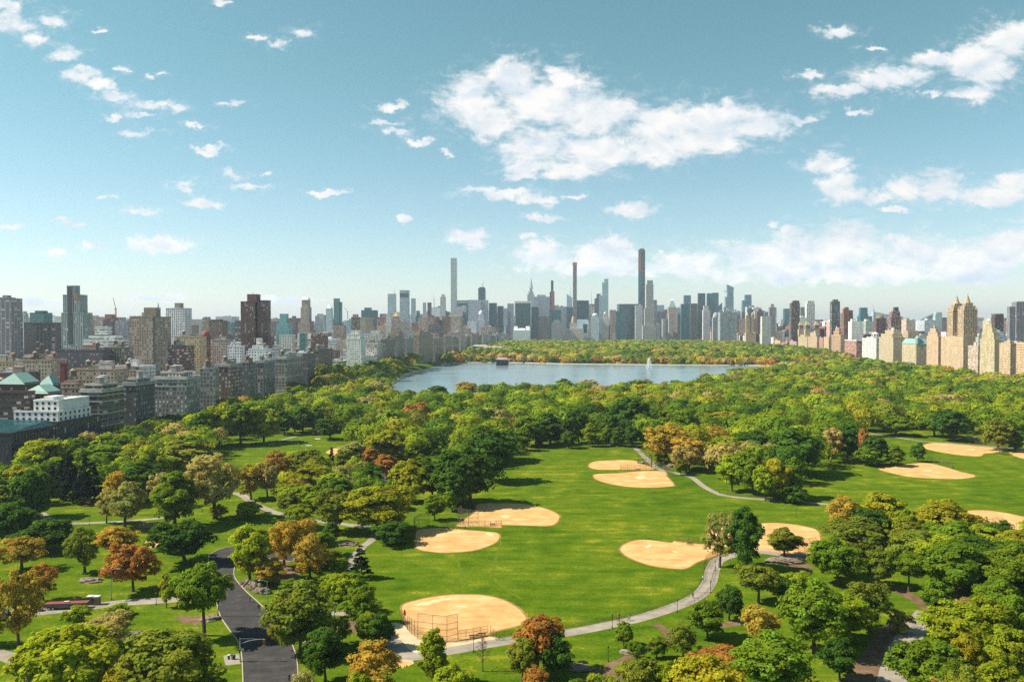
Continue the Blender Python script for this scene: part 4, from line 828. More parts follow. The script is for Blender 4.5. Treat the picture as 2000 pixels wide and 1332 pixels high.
pw = with_windows('penthouse_building', 'white setback penthouse storeys with square dark windows above the low dark block', (W0 * 1.02, -3, 4, b[3] - 6, b[5] - .3, b[5] + 6), fr, C['white'], 2, 7)
with_windows('penthouse_building', 'upper white blank-walled plant block on top of the setback penthouse', (W0 * .72, -6, 9, b[3] - 3, b[5] + 5.7, b[5] + 12.3), fr, C['white'], 2, 4, ('n',))
mb = MB(); mb.box(W0 * .62, W0 * .42, 14, 24, b[5] + 12.2, b[5] + 14.6, 0, C['white']); mb.build('plant_room', STONE, pw)
r2, bx2, ro2 = corner_block('glass_wing', 'low dark wing with a sloping teal glass roof at the left edge', 'building', 'E', 20, -190, 110, 848, 'stripe', (.035,.04,.045), tanks=0, bulks=0)
b2 = bx2[0]; mb = MB(); z = b2[5]
mb.face([(b2[0], b2[2], z + .2), (b2[1] - 1.5, b2[2], z + .2), (b2[1] - 6, b2[3], z + 3.5), (b2[0], b2[3], z + 3.5)], 0, None, (.012, .075, .088)); mb.face([(b2[1] - 1.5, b2[2], z + .2), (b2[1] - 1.5, b2[3], z + .2), (b2[1] - 6, b2[3], z + 3.5)], 0, None, (.012, .075, .088))
mb.build('glass_roof', FAC['glass'], r2)
# brick church-like block with green copper roofs
def copper_house(label, px0, px1, eave, ridge, d, k=.8, tint=C['darkbrown']):
    root, boxes, ro = tower('brick_hall', label, 'building', [(px0, px1, eave)], d, 'punch', tint, k=k)
    x0, x1, y0, y1, z0, z1 = boxes[0]; h = at_dist(px0, ridge, d * 1.15).z; xm = (x0 + x1) / 2; e = .8; mb = MB()
    for s in (-1, 1): mb.face([(xm + s * ((x1 - x0) / 2 + e), y0 - e, z1 - .3), (xm + s * ((x1 - x0) / 2 + e), y1 + e, z1 - .3), (xm, y1 + e * .2, h), (xm, y0 + 3, h)])
    mb.face([(x0 - e, y0 - e, z1 - .3), (x1 + e, y0 - e, z1 - .3), (xm, y0 + 3, h)]); mb.face([(x0 - e, y1 + e, z1 - .3), (x1 + e, y1 + e, z1 - .3), (xm, y1 + e * .2, h)])
    mb.build('copper_roof', COPPER, root)
copper_house('tall brown brick hall under a large green copper roof at the left edge', 6, 66, 748, 728, 470)
copper_house('small brown brick turret block under a green copper roof', 81, 112, 750, 733, 500)
copper_house('low wide green hipped copper roof on brown brick, in front of the copper turret', 54, 110, 766, 751, 445)
tower('apartment_block', 'brown block with curved bands of pale windows at the left edge', 'block', [(-15, 54, 766)], 432, 'ribbon', C['darkbrown'], k=.4)
tower('apartment_block', 'tan block between the copper roofs and the pale-ledged corner block', 'block', [(110, 160, 757), (118, 150, 750)], 520, 'punch', C['pink'], k=.5, roof=BROWNROOF)
tower('chimney_block', 'slim dark red shaft between the copper roofs and the water tanks', 'chimney', [(118, 129, 711)], 560, 'small', (.22,.04,.05), k=.9)
r_, bx_, ro_ = tower('apartment_block', 'low stone block with rooftop tank house left of the low brick block', 'block', [(128, 156, 745)], 545, 'punch', C['tan'], k=.6)
tank(ro_, 0, 0, bx_[0][5], 1.3)
# round white museum
g = at_dist(722, 700, 1190); root = empty('round_museum', (g.x - 6, 1200, 0), 0, 'round white spiral building low between park wall blocks', 'museum'); mb = MB(); z = -1
for k_ in range(4): mb.prism(28, 13 + k_ * .9, 13.6 + k_ * .9, 12 + k_ * 6.5, 17.5 + k_ * 6.5, 0, 0, 0, C['white']); mb.prism(28, 12.4 + k_ * .9, 12.4 + k_ * .9, 17.5 + k_ * 6.5, 18.5 + k_ * 6.5, 0, 0, 0, (.1, .1, .1), 0, False)
mb.prism(28, 12.5, 12.5, -1, 12, 0, 0, 0, C['lime']); mb.build('drum', STONE, root); FOOT.append((g.x - 6, 1200, 20))

# ---- the lit wall on the right
WESTROW = [
 ('cream block with many windows at the right edge, cut by the frame', 2050, 1985, 2090, 672, 'punch', C['cream'], dict(bulks=2)),
 ('cream block with a white penthouse, second from the right edge', 1974, 1952, 1986, 672, 'small', C['cream'], dict(tiers=[(.1,.7,.1,.6,668)])),
 ('cream stepped ziggurat block right of the twin towers', 1943, 1914, 1954, 664, 'small', C['cream'], dict(tiers=[(.05,.92,.08,.9,651),(.1,.85,.2,.8,643),(.2,.7,.3,.7,634)])),
 ('low pink block between the twin towers and the ziggurat block', 1911, 1891, 1916, 677, 'frame', C['pink'], {}),
 ('cream stepped block left of the twin towers', 1833, 1810, 1840, 658, 'small', C['cream'], dict(tiers=[(.05,.9,.1,.9,650),(.1,.75,.25,.75,643)])),
 ('cream block under a green copper mansard roof', 1790, 1762, 1813, 672, 'punch', (.47,.37,.25), dict(mansard=1)),
 ('stepped cream block left of the copper mansard block', 1745, 1717, 1766, 660, 'small', C['cream'], dict(tiers=[(.05,.95,.1,.9,653),(.3,.95,.2,.8,646)])),
 ('bright white block with a small white temple cupola on its roof', 1712, 1684, 1720, 662, 'frame', (.56,.545,.52), dict(cupola=1)),
 ('red brick block with white trimmed top, left of the bright white block', 1673, 1650, 1685, 665, 'frame', (.36,.15,.12), dict(cornice=(.6,.56,.5))),
 ('cream block with a rounded gable top', 1642, 1624, 1655, 655, 'stripes', C['cream'], dict(tiers=[(.05,.6,.2,.8,648),(.15,.5,.3,.7,642)])),
 ('slim cream block left of the rounded gable block', 1619, 1609, 1627, 659, 'small', C['cream'], {}),
 ('narrow red brick block among cream ones on the right', 1608, 1600, 1611, 661, 'punch', (.42,.22,.16), {}),
 ('tan block right of the triple-turreted tower block', 1596, 1578, 1602, 658, 'small', C['pink'], dict(tiers=[(.2,.8,.2,.8,650)])),
 ('cream tower block with three arched turrets', 1577, 1559, 1601, 655, 'small', C['cream'], dict(turrets=1)),
 ('low pale block left of the three-turret tower block', 1556, 1540, 1560, 668, 'punch', C['pink'], {}),
 ('low red brick block in the right park wall', 1538, 1526, 1541, 670, 'punch', (.40,.2,.15), {}),
 ('cream low block near the middle of the right park wall', 1524, 1513, 1529, 666, 'small', C['cream'], {}),
 ('white block near the middle of the right park wall', 1511, 1501, 1515, 660, 'stripes', C['white'], {}),
 ('pink block left of the white block in the right park wall', 1499, 1489, 1504, 664, 'punch', C['pink'], {}),
 ('brown block right of the twin-topped cream towers', 1487, 1476, 1491, 655, 'small', C['tan'], {}),
 ('twin-topped slender cream towers over one block','',0,0,0,'','',dict(special='sanremo')),
 ('pale block between the twin-topped towers and the orange tower', 1454, 1443, 1459, 656, 'stripes', C['white'], {}),
 ('cream low block right of the orange tower', 1441, 1436, 1446, 652, 'punch', C['cream'], {}),
 ('tall orange brick tower catching the sun', 1432, 1421, 1443, 619, 'stripe', C['orange'], {}),
 ('red low block left of the orange tower', 1420, 1412, 1424, 650, 'small', (.42,.20,.15), {}),
 ('pale pink block, second left of the orange tower', 1411, 1403, 1414, 648, 'stripes', C['pink'], {}),
 ('tan block with orange top further left of the orange tower', 1401, 1391, 1405, 632, 'small', (.42,.27,.2), {}),
 ('cream block right of the stepped cream corner tower', 1389, 1376, 1393, 648, 'small', C['pink'], dict(tiers=[(.2,.8,.2,.8,640)])),
 ('low cream block right of the far corner of the park', 1374, 1366, 1378, 654, 'punch', C['cream'], {}),
 ('stepped cream corner tower at the far right corner of the park', 1363, 1350, 1368, 641, 'small', (.58,.48,.36), dict(tiers=[(.25,.9,.2,.8,632),(.35,.8,.3,.7,622)])),
]
for lab, co, pl, pr, top, style, tint, kw in WESTROW:
    kw = dict(kw)
    if kw.pop('special', None):
        d = d_west(1463); rt, bb, ro = tower('twin_towers', 'slender twin-topped cream towers over one block, right of the orange tower', 'tower', [(1455, 1476, 650), (1456.5, 1463, 616), (1467, 1473, 615)], 2700, 'small', C['cream'], k=.8, extras=[('dome', 1457.5, 1462.5, 616, 611), ('dome', 1467.5, 1472.5, 615, 610)])
        continue
    ms, cu, tu = kw.pop('mansard', 0), kw.pop('cupola', 0), kw.pop('turrets', 0); kw.setdefault('tanks', 0); kw.setdefault('bulks', 1)
    tint = tuple(c * RNG.uniform(.92, 1.06) for c in tint)
    rt, bb, ro = corner_block('apartment_building', lab, 'building', 'W', co, pl, pr, top, style, tint, group='buildings along the right park wall', roof=(.42,.36,.28), **kw)
    x0, x1, y0, y1, z0, z1 = bb[0]
    if ms:
        mb = MB(); h = 9
        mb.face([(x0 - .5, y0 - .5, z1), (x1 + .5, y0 - .5, z1), (x1 - 4, y0 + 4, z1 + h), (x0 + 4, y0 + 4, z1 + h)]); mb.face([(x0 - .5, y1 + .5, z1), (x0 - .5, y0 - .5, z1), (x0 + 4, y0 + 4, z1 + h), (x0 + 4, y1 - 4, z1 + h)])
        mb.face([(x1 + .5, y0 - .5, z1), (x1 + .5, y1 + .5, z1), (x1 - 4, y1 - 4, z1 + h), (x1 - 4, y0 + 4, z1 + h)]); mb.face([(x0 + 4, y0 + 4, z1 + h), (x1 - 4, y0 + 4, z1 + h), (x1 - 4, y1 - 4, z1 + h), (x0 + 4, y1 - 4, z1 + h)])
        mb.face([(x1 + .5, y1 + .5, z1), (x0 - .5, y1 + .5, z1), (x0 + 4, y1 - 4, z1 + h), (x1 - 4, y1 - 4, z1 + h)])
        mb.build('mansard_roof', COPPER, rt)
        mb = MB(); mb.prism(10, 4, 4, z1, z1 + 10, x0 + 3, y0 + 3); mb.prism(10, 4.4, 0, z1 + 10, z1 + 16, x0 + 3, y0 + 3); mb.build('corner_turret', COPPER, rt)
    if cu:
        mb = MB(); cx, cy = x0 + 12, y0 + (y1 - y0) * .5
        mb.box(cx - 8, cx + 8, cy - 8, cy + 8, z1, z1 + 4, 0, C['white'])
        for a in range(8): mb.prism(6, .9, .9, z1 + 4, z1 + 10, cx + 6 * math.cos(a * math.pi / 4), cy + 6 * math.sin(a * math.pi / 4), 0, C['white'])
        mb.prism(8, 7.6, 0, z1 + 10, z1 + 14, cx, cy, 0, C['white']); mb.build('cupola', STONE, rt)
    if tu:
        for (a, b_) in ((.12, .15), (.12, .85), (.85, .15)):
            mb = MB(); cx, cy = x0 + (x1 - x0) * a, y0 + (y1 - y0) * b_; s = 7
            mb.box(cx - s, cx + s, cy - s, cy + s, z1 - .2, z1 + 16, 0, tint, top=True); mb.box(cx - s + 2, cx + s - 2, cy - s + 2, cy + s - 2, z1 + 16, z1 + 27, 0, (.2, .18, .16)); mb.prism(4, s * 1.3, s * .5, z1 + 27, z1 + 36, cx, cy, 0, tint, .5)
            mb.build('turret', FAC['small'], rt)
# the big cream twin-towered block
r_, bb, ro_ = corner_block('twin_tower_building', 'large cream twin-towered apartment block with pointed lantern tops, tallest on the right', 'building', 'W', 1882, 1838, 1905, 658, 'small', C['cream'], roof=(.42,.36,.28), tanks=0, bulks=0)
x0, x1, y0, y1, z0, z1 = bb[0]; dn = d_west(1882); zz = lambda Y: at_dist(1875, Y, dn + 20).z
for yc, pxl in ((41, 1848), (4.5, 1869)):
    w = (y1 - y0) * .27; tw = 20
    fx0, fx1 = x0 + 1.5, x0 + 1.5 + tw; fy0, fy1 = yc - 2, yc - 2 + w
    bxs = [(fx0, fx1, fy0, fy1, z1 - .2, zz(606)), (fx0 + 2, fx1 - 2, fy0 + 2, fy1 - 2, zz(606), zz(599)), (fx0 + 4.5, fx1 - 4.5, fy0 + 4.5, fy1 - 4.5, zz(599), zz(593))]
    tm = facade_mb(bxs, C['cream']); tm.build('tower', FAC['stripes'], r_)
    roof_mb(bxs, (.42, .36, .28), .8, C['cream']).build('tower_roof', ROOF, r_)
    cx, cy = (fx0 + fx1) / 2, (fy0 + fy1) / 2; mb = MB()
    mb.prism(8, 4.6, 4.0, zz(593), zz(588), cx, cy, 0, (.5, .36, .2)); mb.prism(8, 3.4, 2.4, zz(588), zz(583), cx, cy, 0, (.42, .3, .18)); mb.prism(8, 2.4, 0, zz(583), zz(574), cx, cy, 0, (.3, .3, .24)); mb.build('lantern', STONE, r_)
    for ax, ay in ((fx0 + 1, fy0 + 1), (fx1 - 1, fy0 + 1), (fx0 + 1, fy1 - 1), (fx1 - 1, fy1 - 1)):
        mb = MB(); mb.prism(6, 1.3, 1.0, zz(606), zz(602), ax, ay, 0, C['cream']); mb.prism(6, 1.2, 0, zz(602), zz(599), ax, ay, 0, (.4, .3, .18)); mb.build('pinnacle', STONE, r_)
bxs = [(x0 + 21.5, x1 - 2, y0 + 4, y1 - 4, z1 - .2, zz(612)), (x1 - 9, x1 - 3, y0 + 5, y0 + 11, zz(612), zz(597))]
facade_mb(bxs, (.34, .25, .15)).build('rear_wing', FAC['small'], r_); roof_mb(bxs, (.3, .26, .2), .6).build('rear_roof', ROOF, r_)

# ---- low museum wings beside the far shore, pump house, small stone lodges
g = at_dist(925, 690, 2050)
root = empty('museum', (g.x, 2050, 0), -TH, 'long low pale museum roofs showing above the far shore trees', 'museum')
mb = MB(); ws = [(-72, -30, -20, 40, 0, 27), (-30, 22, -34, 20, 0, 24), (24, 74, -26, 30, 0, 28), (-10, 30, 22, 60, 0, 31)]
for w_ in ws: mb.box(*w_, 0, (.38, .36, .33), top=False)
mb.build('wall', FAC['ribbon'], root)
mb = MB()
for (a, b_, c_, d_, e_, f_) in ws:
    xm = (a + b_) / 2; mb.face([(a - 1, c_ - 1, f_), (b_ + 1, c_ - 1, f_), (b_ - 5, d_, f_ + 4), (a + 5, d_, f_ + 4)], 0, None, (.33, .28, .24)); mb.face([(a - 1, d_ + 1, f_), (b_ + 1, d_ + 1, f_), (b_ - 5, d_, f_ + 4), (a + 5, d_, f_ + 4)], 0, None, (.28, .27, .26))
    mb.face([(a - 1, c_ - 1, f_), (a - 1, d_ + 1, f_), (a + 5, d_, f_ + 4)], 0, None, (.5, .42, .36)); mb.face([(b_ + 1, c_ - 1, f_), (b_ + 1, d_ + 1, f_), (b_ - 5, d_, f_ + 4)], 0, None, (.4, .4, .4))
mb.build('roof', ROOF, root); FOOT.append((g.x, 2050, 90))
def lodge(label, px, py, w, dp, h, hip, wallc, roofc, d=None, z=0):
    x, y = ground(px, py, z) if d is None else (at_dist(px, py, d).x, d)
    root = empty('stone_lodge', (x, y, z), 0, label, 'lodge'); mb = MB(); mb.box(-w / 2, w / 2, -dp / 2, dp / 2, -.2, h, 0, wallc, top=False, bay=3); mb.build('wall', FAC['punch'], root); mb = MB(); e = .8
    P = [(-w / 2 - e, -dp / 2 - e), (w / 2 + e, -dp / 2 - e), (w / 2 + e, dp / 2 + e), (-w / 2 - e, dp / 2 + e)]; q = w / 2 - min(w, dp) * .4
    A, B = (-q, 0, h + hip), (q, 0, h + hip)
    mb.face([(*P[0], h), (*P[1], h), B, A], 0, None, roofc); mb.face([(*P[2], h), (*P[3], h), A, B], 0, None, roofc); mb.face([(*P[1], h), (*P[2], h), B], 0, None, roofc); mb.face([(*P[3], h), (*P[0], h), A], 0, None, roofc); mb.face([(*p, h - .05) for p in P], 0, None, roofc)
    mb.build('roof', ROOF, root)
    mb = MB(); mb.box(-1.2, 1.2, -dp / 2 - .12, -dp / 2, 0, h * .6, 0, (.03, .03, .03)); mb.build('door', STONE, root)
lodge('dark pump house with a pale hip roof on the far shore', 981, 713, 24, 14, 11, 4, (.05, .045, .04), (.26, .25, .23), z=6.8)
lodge('small dark-roofed gatehouse among trees at the near shore', 1304, 776, 13, 10, 9, 3, (.22, .18, .14), (.16, .13, .11))
lodge('small stone lodge half hidden by dark trees right of the meadow', 1487, 872, 14, 9, 6, 3, (.46, .40, .32), (.30, .27, .22))

# ---- anonymous blocks filling the city behind; the nearest ones are things of their own, the far mass is one object
COLN = [('brown brick', C['brown'], 3), ('tan', C['tan'], 4), ('red brick', C['red'], 2), ('grey', C['grey'], 3), ('pale grey', C['lgrey'], 2), ('white', C['white'], 1.3), ('dark grey', C['dark'], 1.5), ('pinkish', C['pink'], 2)]
def pick(rng):
    t = rng.uniform(0, sum(c[2] for c in COLN))
    for n, c, w in COLN:
        t -= w
        if t <= 0: return n, c
    return COLN[0][:2]
cells = []
rng = random.Random(21)
for side, base, sgn in (('left', EAST0, -1), ('right', WEST0, 1)):
    off = 62
    i = 0
    while off < 4200:
        wid = rng.uniform(26, 40) if off < 900 else rng.uniform(50, 80)
        y = 470 if side == 'left' else 900
        while y < 5200:
            dep = rng.uniform(22, 44) if y < 2200 else rng.uniform(50, 90)
            yy = y + dep / 2; x = base + TANTH * yy + sgn * (off + wid / 2)
            px = 1000 + FPX * x / yy
            if -60 < px < 2060: cells.append((x, yy, wid, dep - 2, side))
            y += dep + (14 if rng.random() < .22 else 0)
        off += wid + (22 if i % 3 == 2 else 1); i += 1
for _ in range(380):             # the blocks beyond the far edge of the park
    y = rng.uniform(3720, 5600); x = rng.uniform(-400, 1500); cells.append((x, y, rng.uniform(30, 50), rng.uniform(30, 50), 'far'))
for k in range(58):              # slim mid-height towers crowding midtown
    y = rng.uniform(3760, 4700); px_ = 770 + 720 * (k + rng.random()) / 58; cells.append(((px_ - 1000) / FPX * y, y, rng.uniform(20, 38), rng.uniform(20, 38), 'tall'))
for _ in range(500):             # the flat city toward the horizon
    y = rng.uniform(5200, 12000); x = rng.uniform(-.7, .7) * y; cells.append((x, y, rng.uniform(60, 160), rng.uniform(60, 160), 'beyond'))
cells.sort(key=lambda c: c[1])
mass = MB(); nind = 0; ANON = []
for (x, y, w, dp, side) in cells:
    if any((x - a) ** 2 + (y - b_) ** 2 < ((r__ + max(w, dp) * .45) * (.7 if side == 'tall' else 1)) ** 2 for a, b_, r__ in FOOT): continue
    cn, cc = pick(rng); cc = tuple(min(.75, c * 1.22 * rng.uniform(.85, 1.15)) for c in cc)
    t = rng.random()
    h = rng.uniform(15, 28) if t < .62 else (rng.uniform(28, 50) if t < .92 else rng.uniform(50, 72))
    if side == 'tall': h = rng.uniform(120, 172); cn, cc = rng.choice([('dark glass', C['dteal']), ('teal glass', C['teal']), ('pale grey', C['lgrey']), ('pale', C['white']), ('stone', C['lime']), ('blue grey', C['steel']), ('brown', C['brown']), ('pink', C['pink'])])
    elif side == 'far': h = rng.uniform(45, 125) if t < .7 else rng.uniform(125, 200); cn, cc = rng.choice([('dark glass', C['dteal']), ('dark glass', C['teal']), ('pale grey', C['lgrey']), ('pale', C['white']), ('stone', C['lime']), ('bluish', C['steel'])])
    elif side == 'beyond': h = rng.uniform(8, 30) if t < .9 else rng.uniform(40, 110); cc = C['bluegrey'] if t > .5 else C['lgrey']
    elif y > 2400: h = rng.uniform(20, 60) if t < .7 else rng.uniform(60, 120)
    elif y < 900: h = min(h, 44)
    style = rng.choice(['punch', 'small', 'punch', 'frame', 'stripes', 'ribbon'])
    roofc = rng.choice([LIGHTROOF, GREYROOF, GREYROOF, TARROOF, BROWNROOF, (.40, .38, .36)])
    if side == 'tall': ANON.append((x, y, w, dp, h, cn, cc, 'glass' if 'glass' in cn else rng.choice(['stripes', 'small', 'stripe']), roofc))
    elif y < 1500 and side in ('left', 'right') and nind < 125:
        ANON.append((x, y, w, dp, h, cn, cc, style, roofc)); nind += 1
    else:
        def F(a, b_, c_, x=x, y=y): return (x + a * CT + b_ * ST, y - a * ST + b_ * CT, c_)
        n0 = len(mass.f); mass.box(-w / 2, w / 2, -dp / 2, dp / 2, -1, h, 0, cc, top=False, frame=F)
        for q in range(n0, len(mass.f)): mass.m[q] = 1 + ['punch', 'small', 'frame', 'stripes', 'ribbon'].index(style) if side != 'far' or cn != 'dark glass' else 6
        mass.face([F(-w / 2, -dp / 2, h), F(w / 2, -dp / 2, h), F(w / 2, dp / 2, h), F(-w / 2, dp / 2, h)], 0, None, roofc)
        if y < 5200 and rng.random() < .7:
            a, b_ = rng.uniform(-.3, .1) * w, rng.uniform(-.3, .1) * dp; mass.box(a, a + w * rng.uniform(.2, .35), b_, b_ + dp * rng.uniform(.2, .35), h - .2, h + rng.uniform(3, 7), 0, rng.choice([cc, (.5, .48, .45)]), frame=F)
mo = mass.build('city_blocks', [ROOF, FAC['punch'], FAC['small'], FAC['frame'], FAC['stripes'], FAC['ribbon'], FAC['slab']])
tag(mo, 'dense mass of far city blocks fading toward the horizon', 'city', None, 'stuff')
LM_B = [(15,600,'the balconied tower at the left edge'),(87,650,'the wide dark gridded slab'),(150,620,'the tallest grey left tower'),(205,660,'the white terraced block'),(295,650,'the broad tan slab with a chimney'),(350,640,'the white striped tower'),
        (402,650,'the small red dome'),(500,640,'the red-brown twin slabs'),(507,680,'the white stepped block'),(598,620,'the ornate brown tower'),(695,680,'the white terraced tower'),(790,600,'the dark-banded white tower'),(765,640,'the gilded roof'),(163,700,'the long dark slab'),(240,700,'the grey-brown block'),(20,720,'the left tan row'),
        (562,660,'the low white arched block'),(1745,640,'the red-brown stepped tower'),(1877,640,'the cream twin towers'),(1655,630,'the orange-brown brick tower'),(1630,620,'the charcoal tower'),(1980,620,'the grey double tower'),(1580,620,'the white flat-topped tower'),(1800,625,'the curved glass block'),(886,600,'the tall square grid skyscraper'),(935,610,'the wide plain grey slab'),(1022,620,'the white-framed black slab'),(1037,590,'the needle-spired tower'),(1078,590,'the red-striped tower'),(1122,600,'the extremely thin tower'),(1180,600,'the curved pale blue tower'),(1252,600,'the tallest skyscraper'),(1312,610,'the green pyramid tower'),(1385,610,'the two dark glass towers'),(1422,600,'the slant-topped tower'),(1432,640,'the orange brick tower'),(840,610,'the slim reddish tower')]
ORD = ['first', 'second', 'third', 'fourth', 'fifth', 'sixth', 'seventh', 'eighth', 'ninth', 'tenth']
def ordinal(k): return ORD[k] if k < 10 else f'{k + 1}th' if (k + 1) % 10 not in (1, 2, 3) or 10 < (k + 1) % 100 < 14 else f'{k + 1}' + {1: 'st', 2: 'nd', 3: 'rd'}[(k + 1) % 10]
def rank_labels(items, landmarks):
    """items: (px, py, text): each gets its nearest landmark and its rank among the same text round that landmark"""
    pools = {}
    for i, (px, py, txt) in enumerate(items):
        j = min(range(len(landmarks)), key=lambda q: math.hypot(landmarks[q][0] - px, 1.5 * (landmarks[q][1] - py)))
        pools.setdefault((txt, j), []).append((math.hypot(landmarks[j][0] - px, landmarks[j][1] - py), i))
    out = {}
    for (txt, j), L in pools.items():
        L.sort()
        for k, (_, i) in enumerate(L):
            out[i] = f'{txt} near {landmarks[j][2]}' if len(L) == 1 else f'{txt}, {ordinal(k)} such from {landmarks[j][2]}'
    return out
WIN = {'punch': 'with square windows', 'small': 'with small windows', 'frame': 'with pale framed windows', 'stripes': 'with upright window strips', 'ribbon': 'with window bands'}
items = [(*to_px(x, y, h), f'{cn} {"low block" if h < 28 else ("mid-rise block" if h < 100 else "slim tower")}') for (x, y, w, dp, h, cn, cc, style, roofc) in ANON]
labs = rank_labels(items, LM_B)
for k, (x, y, w, dp, h, cn, cc, style, roofc) in enumerate(ANON):
    tall = h > 100; root = empty('office_tower' if tall else 'apartment_block', (x, y, 0), -TH, labs[k], 'tower' if tall else 'block', 'slim towers crowding the far skyline' if tall else 'city blocks behind the park walls')
    bx = [(-w / 2, w / 2, -dp / 2, dp / 2, -1, h)]
    facade_mb(bx, cc).build('wall', FAC[style], root); ro = roof_mb(bx, roofc, .8, tuple(min(.7, c * 1.15) for c in cc)).build('roof', ROOF, root)
    clutter(root, ro, *bx[0][:4], h, rng, 1 if y < 1100 and rng.random() < .6 else 0, 2 if y < 1000 else 1, cc, 4 if y < 1000 else 0)
# ------------------------------------------------------------------ trees
def leaf_mat(name, mass=False):
    m, nt, out = new_mat(name)
    if mass:
        at = nd(nt, 'ShaderNodeAttribute'); at.attribute_name = 'tint'; col = at.outputs['Color']
    else:
        oi = nd(nt, 'ShaderNodeObjectInfo'); at = nd(nt, 'ShaderNodeAttribute'); at.attribute_name = 'tint'
        col = vmath(nt, 'MULTIPLY', oi.outputs['Color'], at.outputs['Color']).outputs[0]
    d = nd(nt, 'ShaderNodeBsdfDiffuse'); nt.links.new(col, d.inputs[0])
    t = nd(nt, 'ShaderNodeBsdfTranslucent'); tcol = vmath(nt, 'MULTIPLY', col, (1.15, 1.2, .7)).outputs[0]; nt.links.new(tcol, t.inputs[0])
    mx = nd(nt, 'ShaderNodeMixShader'); mx.inputs[0].default_value = .50; nt.links.new(d.outputs[0], mx.inputs[1]); nt.links.new(t.outputs[0], mx.inputs[2])
    nt.links.new(mx.outputs[0], out.inputs[0]); return m
LEAF, LEAFMASS = leaf_mat('leaves'), leaf_mat('woodland_leaves', True)

def unit(v): return v / np.maximum(np.linalg.norm(v, axis=-1, keepdims=True), 1e-6)
def leaf_quads(centers, radii, per, size, g, squash=.85, tone=None, down=-.45, jit=.75, out=.75):
    """clumps of leaf-sized faces: per faces round each centre, mostly on the outside of the clump"""
    n = len(centers); c = np.repeat(centers, per, 0); r = np.repeat(radii, per)
    d = unit(g.normal(size=(n * per, 3))); low = d[:, 2] < down; d[low, 2] *= -1
    rho = (.42 + .68 * g.random(n * per) ** .6) * np.where(g.random(n * per) < .12, 1.28, 1.0)
    p = c + d * (r * rho)[:, None] * np.array([1, 1, squash])
    mid = centers.mean(0); o = unit(p - mid)
    nrm = unit(.85 * d + out * o + jit * g.normal(size=d.shape) * .7 + np.array([0, 0, .30]))
    a = unit(np.cross(nrm, g.normal(size=d.shape))); b = np.cross(nrm, a)
    s = size * (.6 + .8 * g.random(n * per))[:, None]; a, b = a * s * .62, b * s * .42
    bend = nrm * s * .12
    V = np.stack([p - a, p - b + bend, p + a, p + b + bend], 1).reshape(-1, 3)
    tn = np.repeat(tone if tone is not None else g.uniform(.8, 1.2, n), per) * g.uniform(.8, 1.2, n * per)
    hue = np.repeat(g.uniform(-.10, .10, n), per)
    T = np.stack([tn * (1 + hue), tn, tn * (1 - hue)], 1)
    return V, T
def quads_mesh(name, V, T, mat):
    n = len(V) // 4; me = bpy.data.meshes.new(name); me.vertices.add(len(V)); me.vertices.foreach_set('co', V.astype(np.float32).ravel())
    me.loops.add(n * 4); me.loops.foreach_set('vertex_index', np.arange(n * 4, dtype=np.int32)); me.polygons.add(n)
    me.polygons.foreach_set('loop_start', np.arange(0, n * 4, 4, dtype=np.int32)); me.polygons.foreach_set('loop_total', np.full(n, 4, dtype=np.int32))
    at = me.attributes.new('tint', 'FLOAT_COLOR', 'FACE'); c = np.ones((n, 4), dtype=np.float32); c[:, :3] = T; at.data.foreach_set('color', c.ravel())
    me.materials.append(mat); me.update(calc_edges=True); return me

def crown_points(form, g, n):
    """clump centres in a tree 10 m tall and 8 m wide (trunk at the origin)"""
    P = []; ph = g.random(4) * 6.28; am = g.uniform(.10, .24, 4)
    for _ in range(n * 30):
        if len(P) >= n: break
        d = unit(g.normal(size=3)); r = g.random() ** .33; az = math.atan2(d[1], d[0]); lob = 1 + am[0] * math.sin(2 * az + ph[0]) + am[1] * math.sin(3 * az + ph[1] + 2 * d[2]) + am[2] * math.sin(5 * az + ph[2] - 3 * d[2]) * .7
        if form in ('round', 'airy'):
            if r < .5: continue
            q = np.array([d[0] * 3.1 * r, d[1] * 3.1 * r, 5.4 + d[2] * (3.7 if d[2] > 0 else 3.5) * r])
        elif form == 'spread':
            if r < .5: continue
            q = np.array([d[0] * 3.4 * r, d[1] * 3.4 * r, 5.1 + d[2] * (3.8 if d[2] > 0 else 3.0) * r])
        elif form == 'oval':
            q = np.array([d[0] * 2.6 * r, d[1] * 2.6 * r, 5.2 + d[2] * 3.9 * r]); k = 1.15 - .05 * q[2]; q[0] *= k; q[1] *= k
        elif form == 'elm':
            if r < .55: continue
            q = np.array([d[0] * 3.3 * r, d[1] * 3.3 * r, 6.4 + d[2] * 2.6 * r]); k = .62 + .06 * q[2]; q[0] *= k; q[1] *= k
        elif form == 'conifer':
            z = 1.2 + 8.3 * g.random() ** 1.2; rr = (9.9 - z) * .36 * (.55 + .5 * g.random()); a = g.random() * 6.28; q = np.array([rr * math.cos(a), rr * math.sin(a), z])
        elif form == 'bush':
            q = np.array([d[0] * 3.2 * r, d[1] * 3.2 * r, 3.6 + d[2] * 3.4 * r])
        if form != 'conifer': q[0] *= lob; q[1] *= lob; q[2] += .35 * math.sin(2 * az + ph[3]) * (q[2] > 5)
        if all(np.linalg.norm(q - p) > {'round': .62, 'airy': .62, 'spread': .62, 'oval': .56, 'elm': .6, 'conifer': .5, 'bush': .62}[form] for p in P) or g.random() < .03: P.append(q)
    return np.array(P)
FORMS = dict(round=(105, .82, 'r'), spread=(105, .82, 'r'), oval=(80, .74, 'r'), elm=(85, .78, 'r'), airy=(80, .66, 'a'), conifer=(70, .66, 'c'), bush=(60, .92, 'r'))
LIB = {}
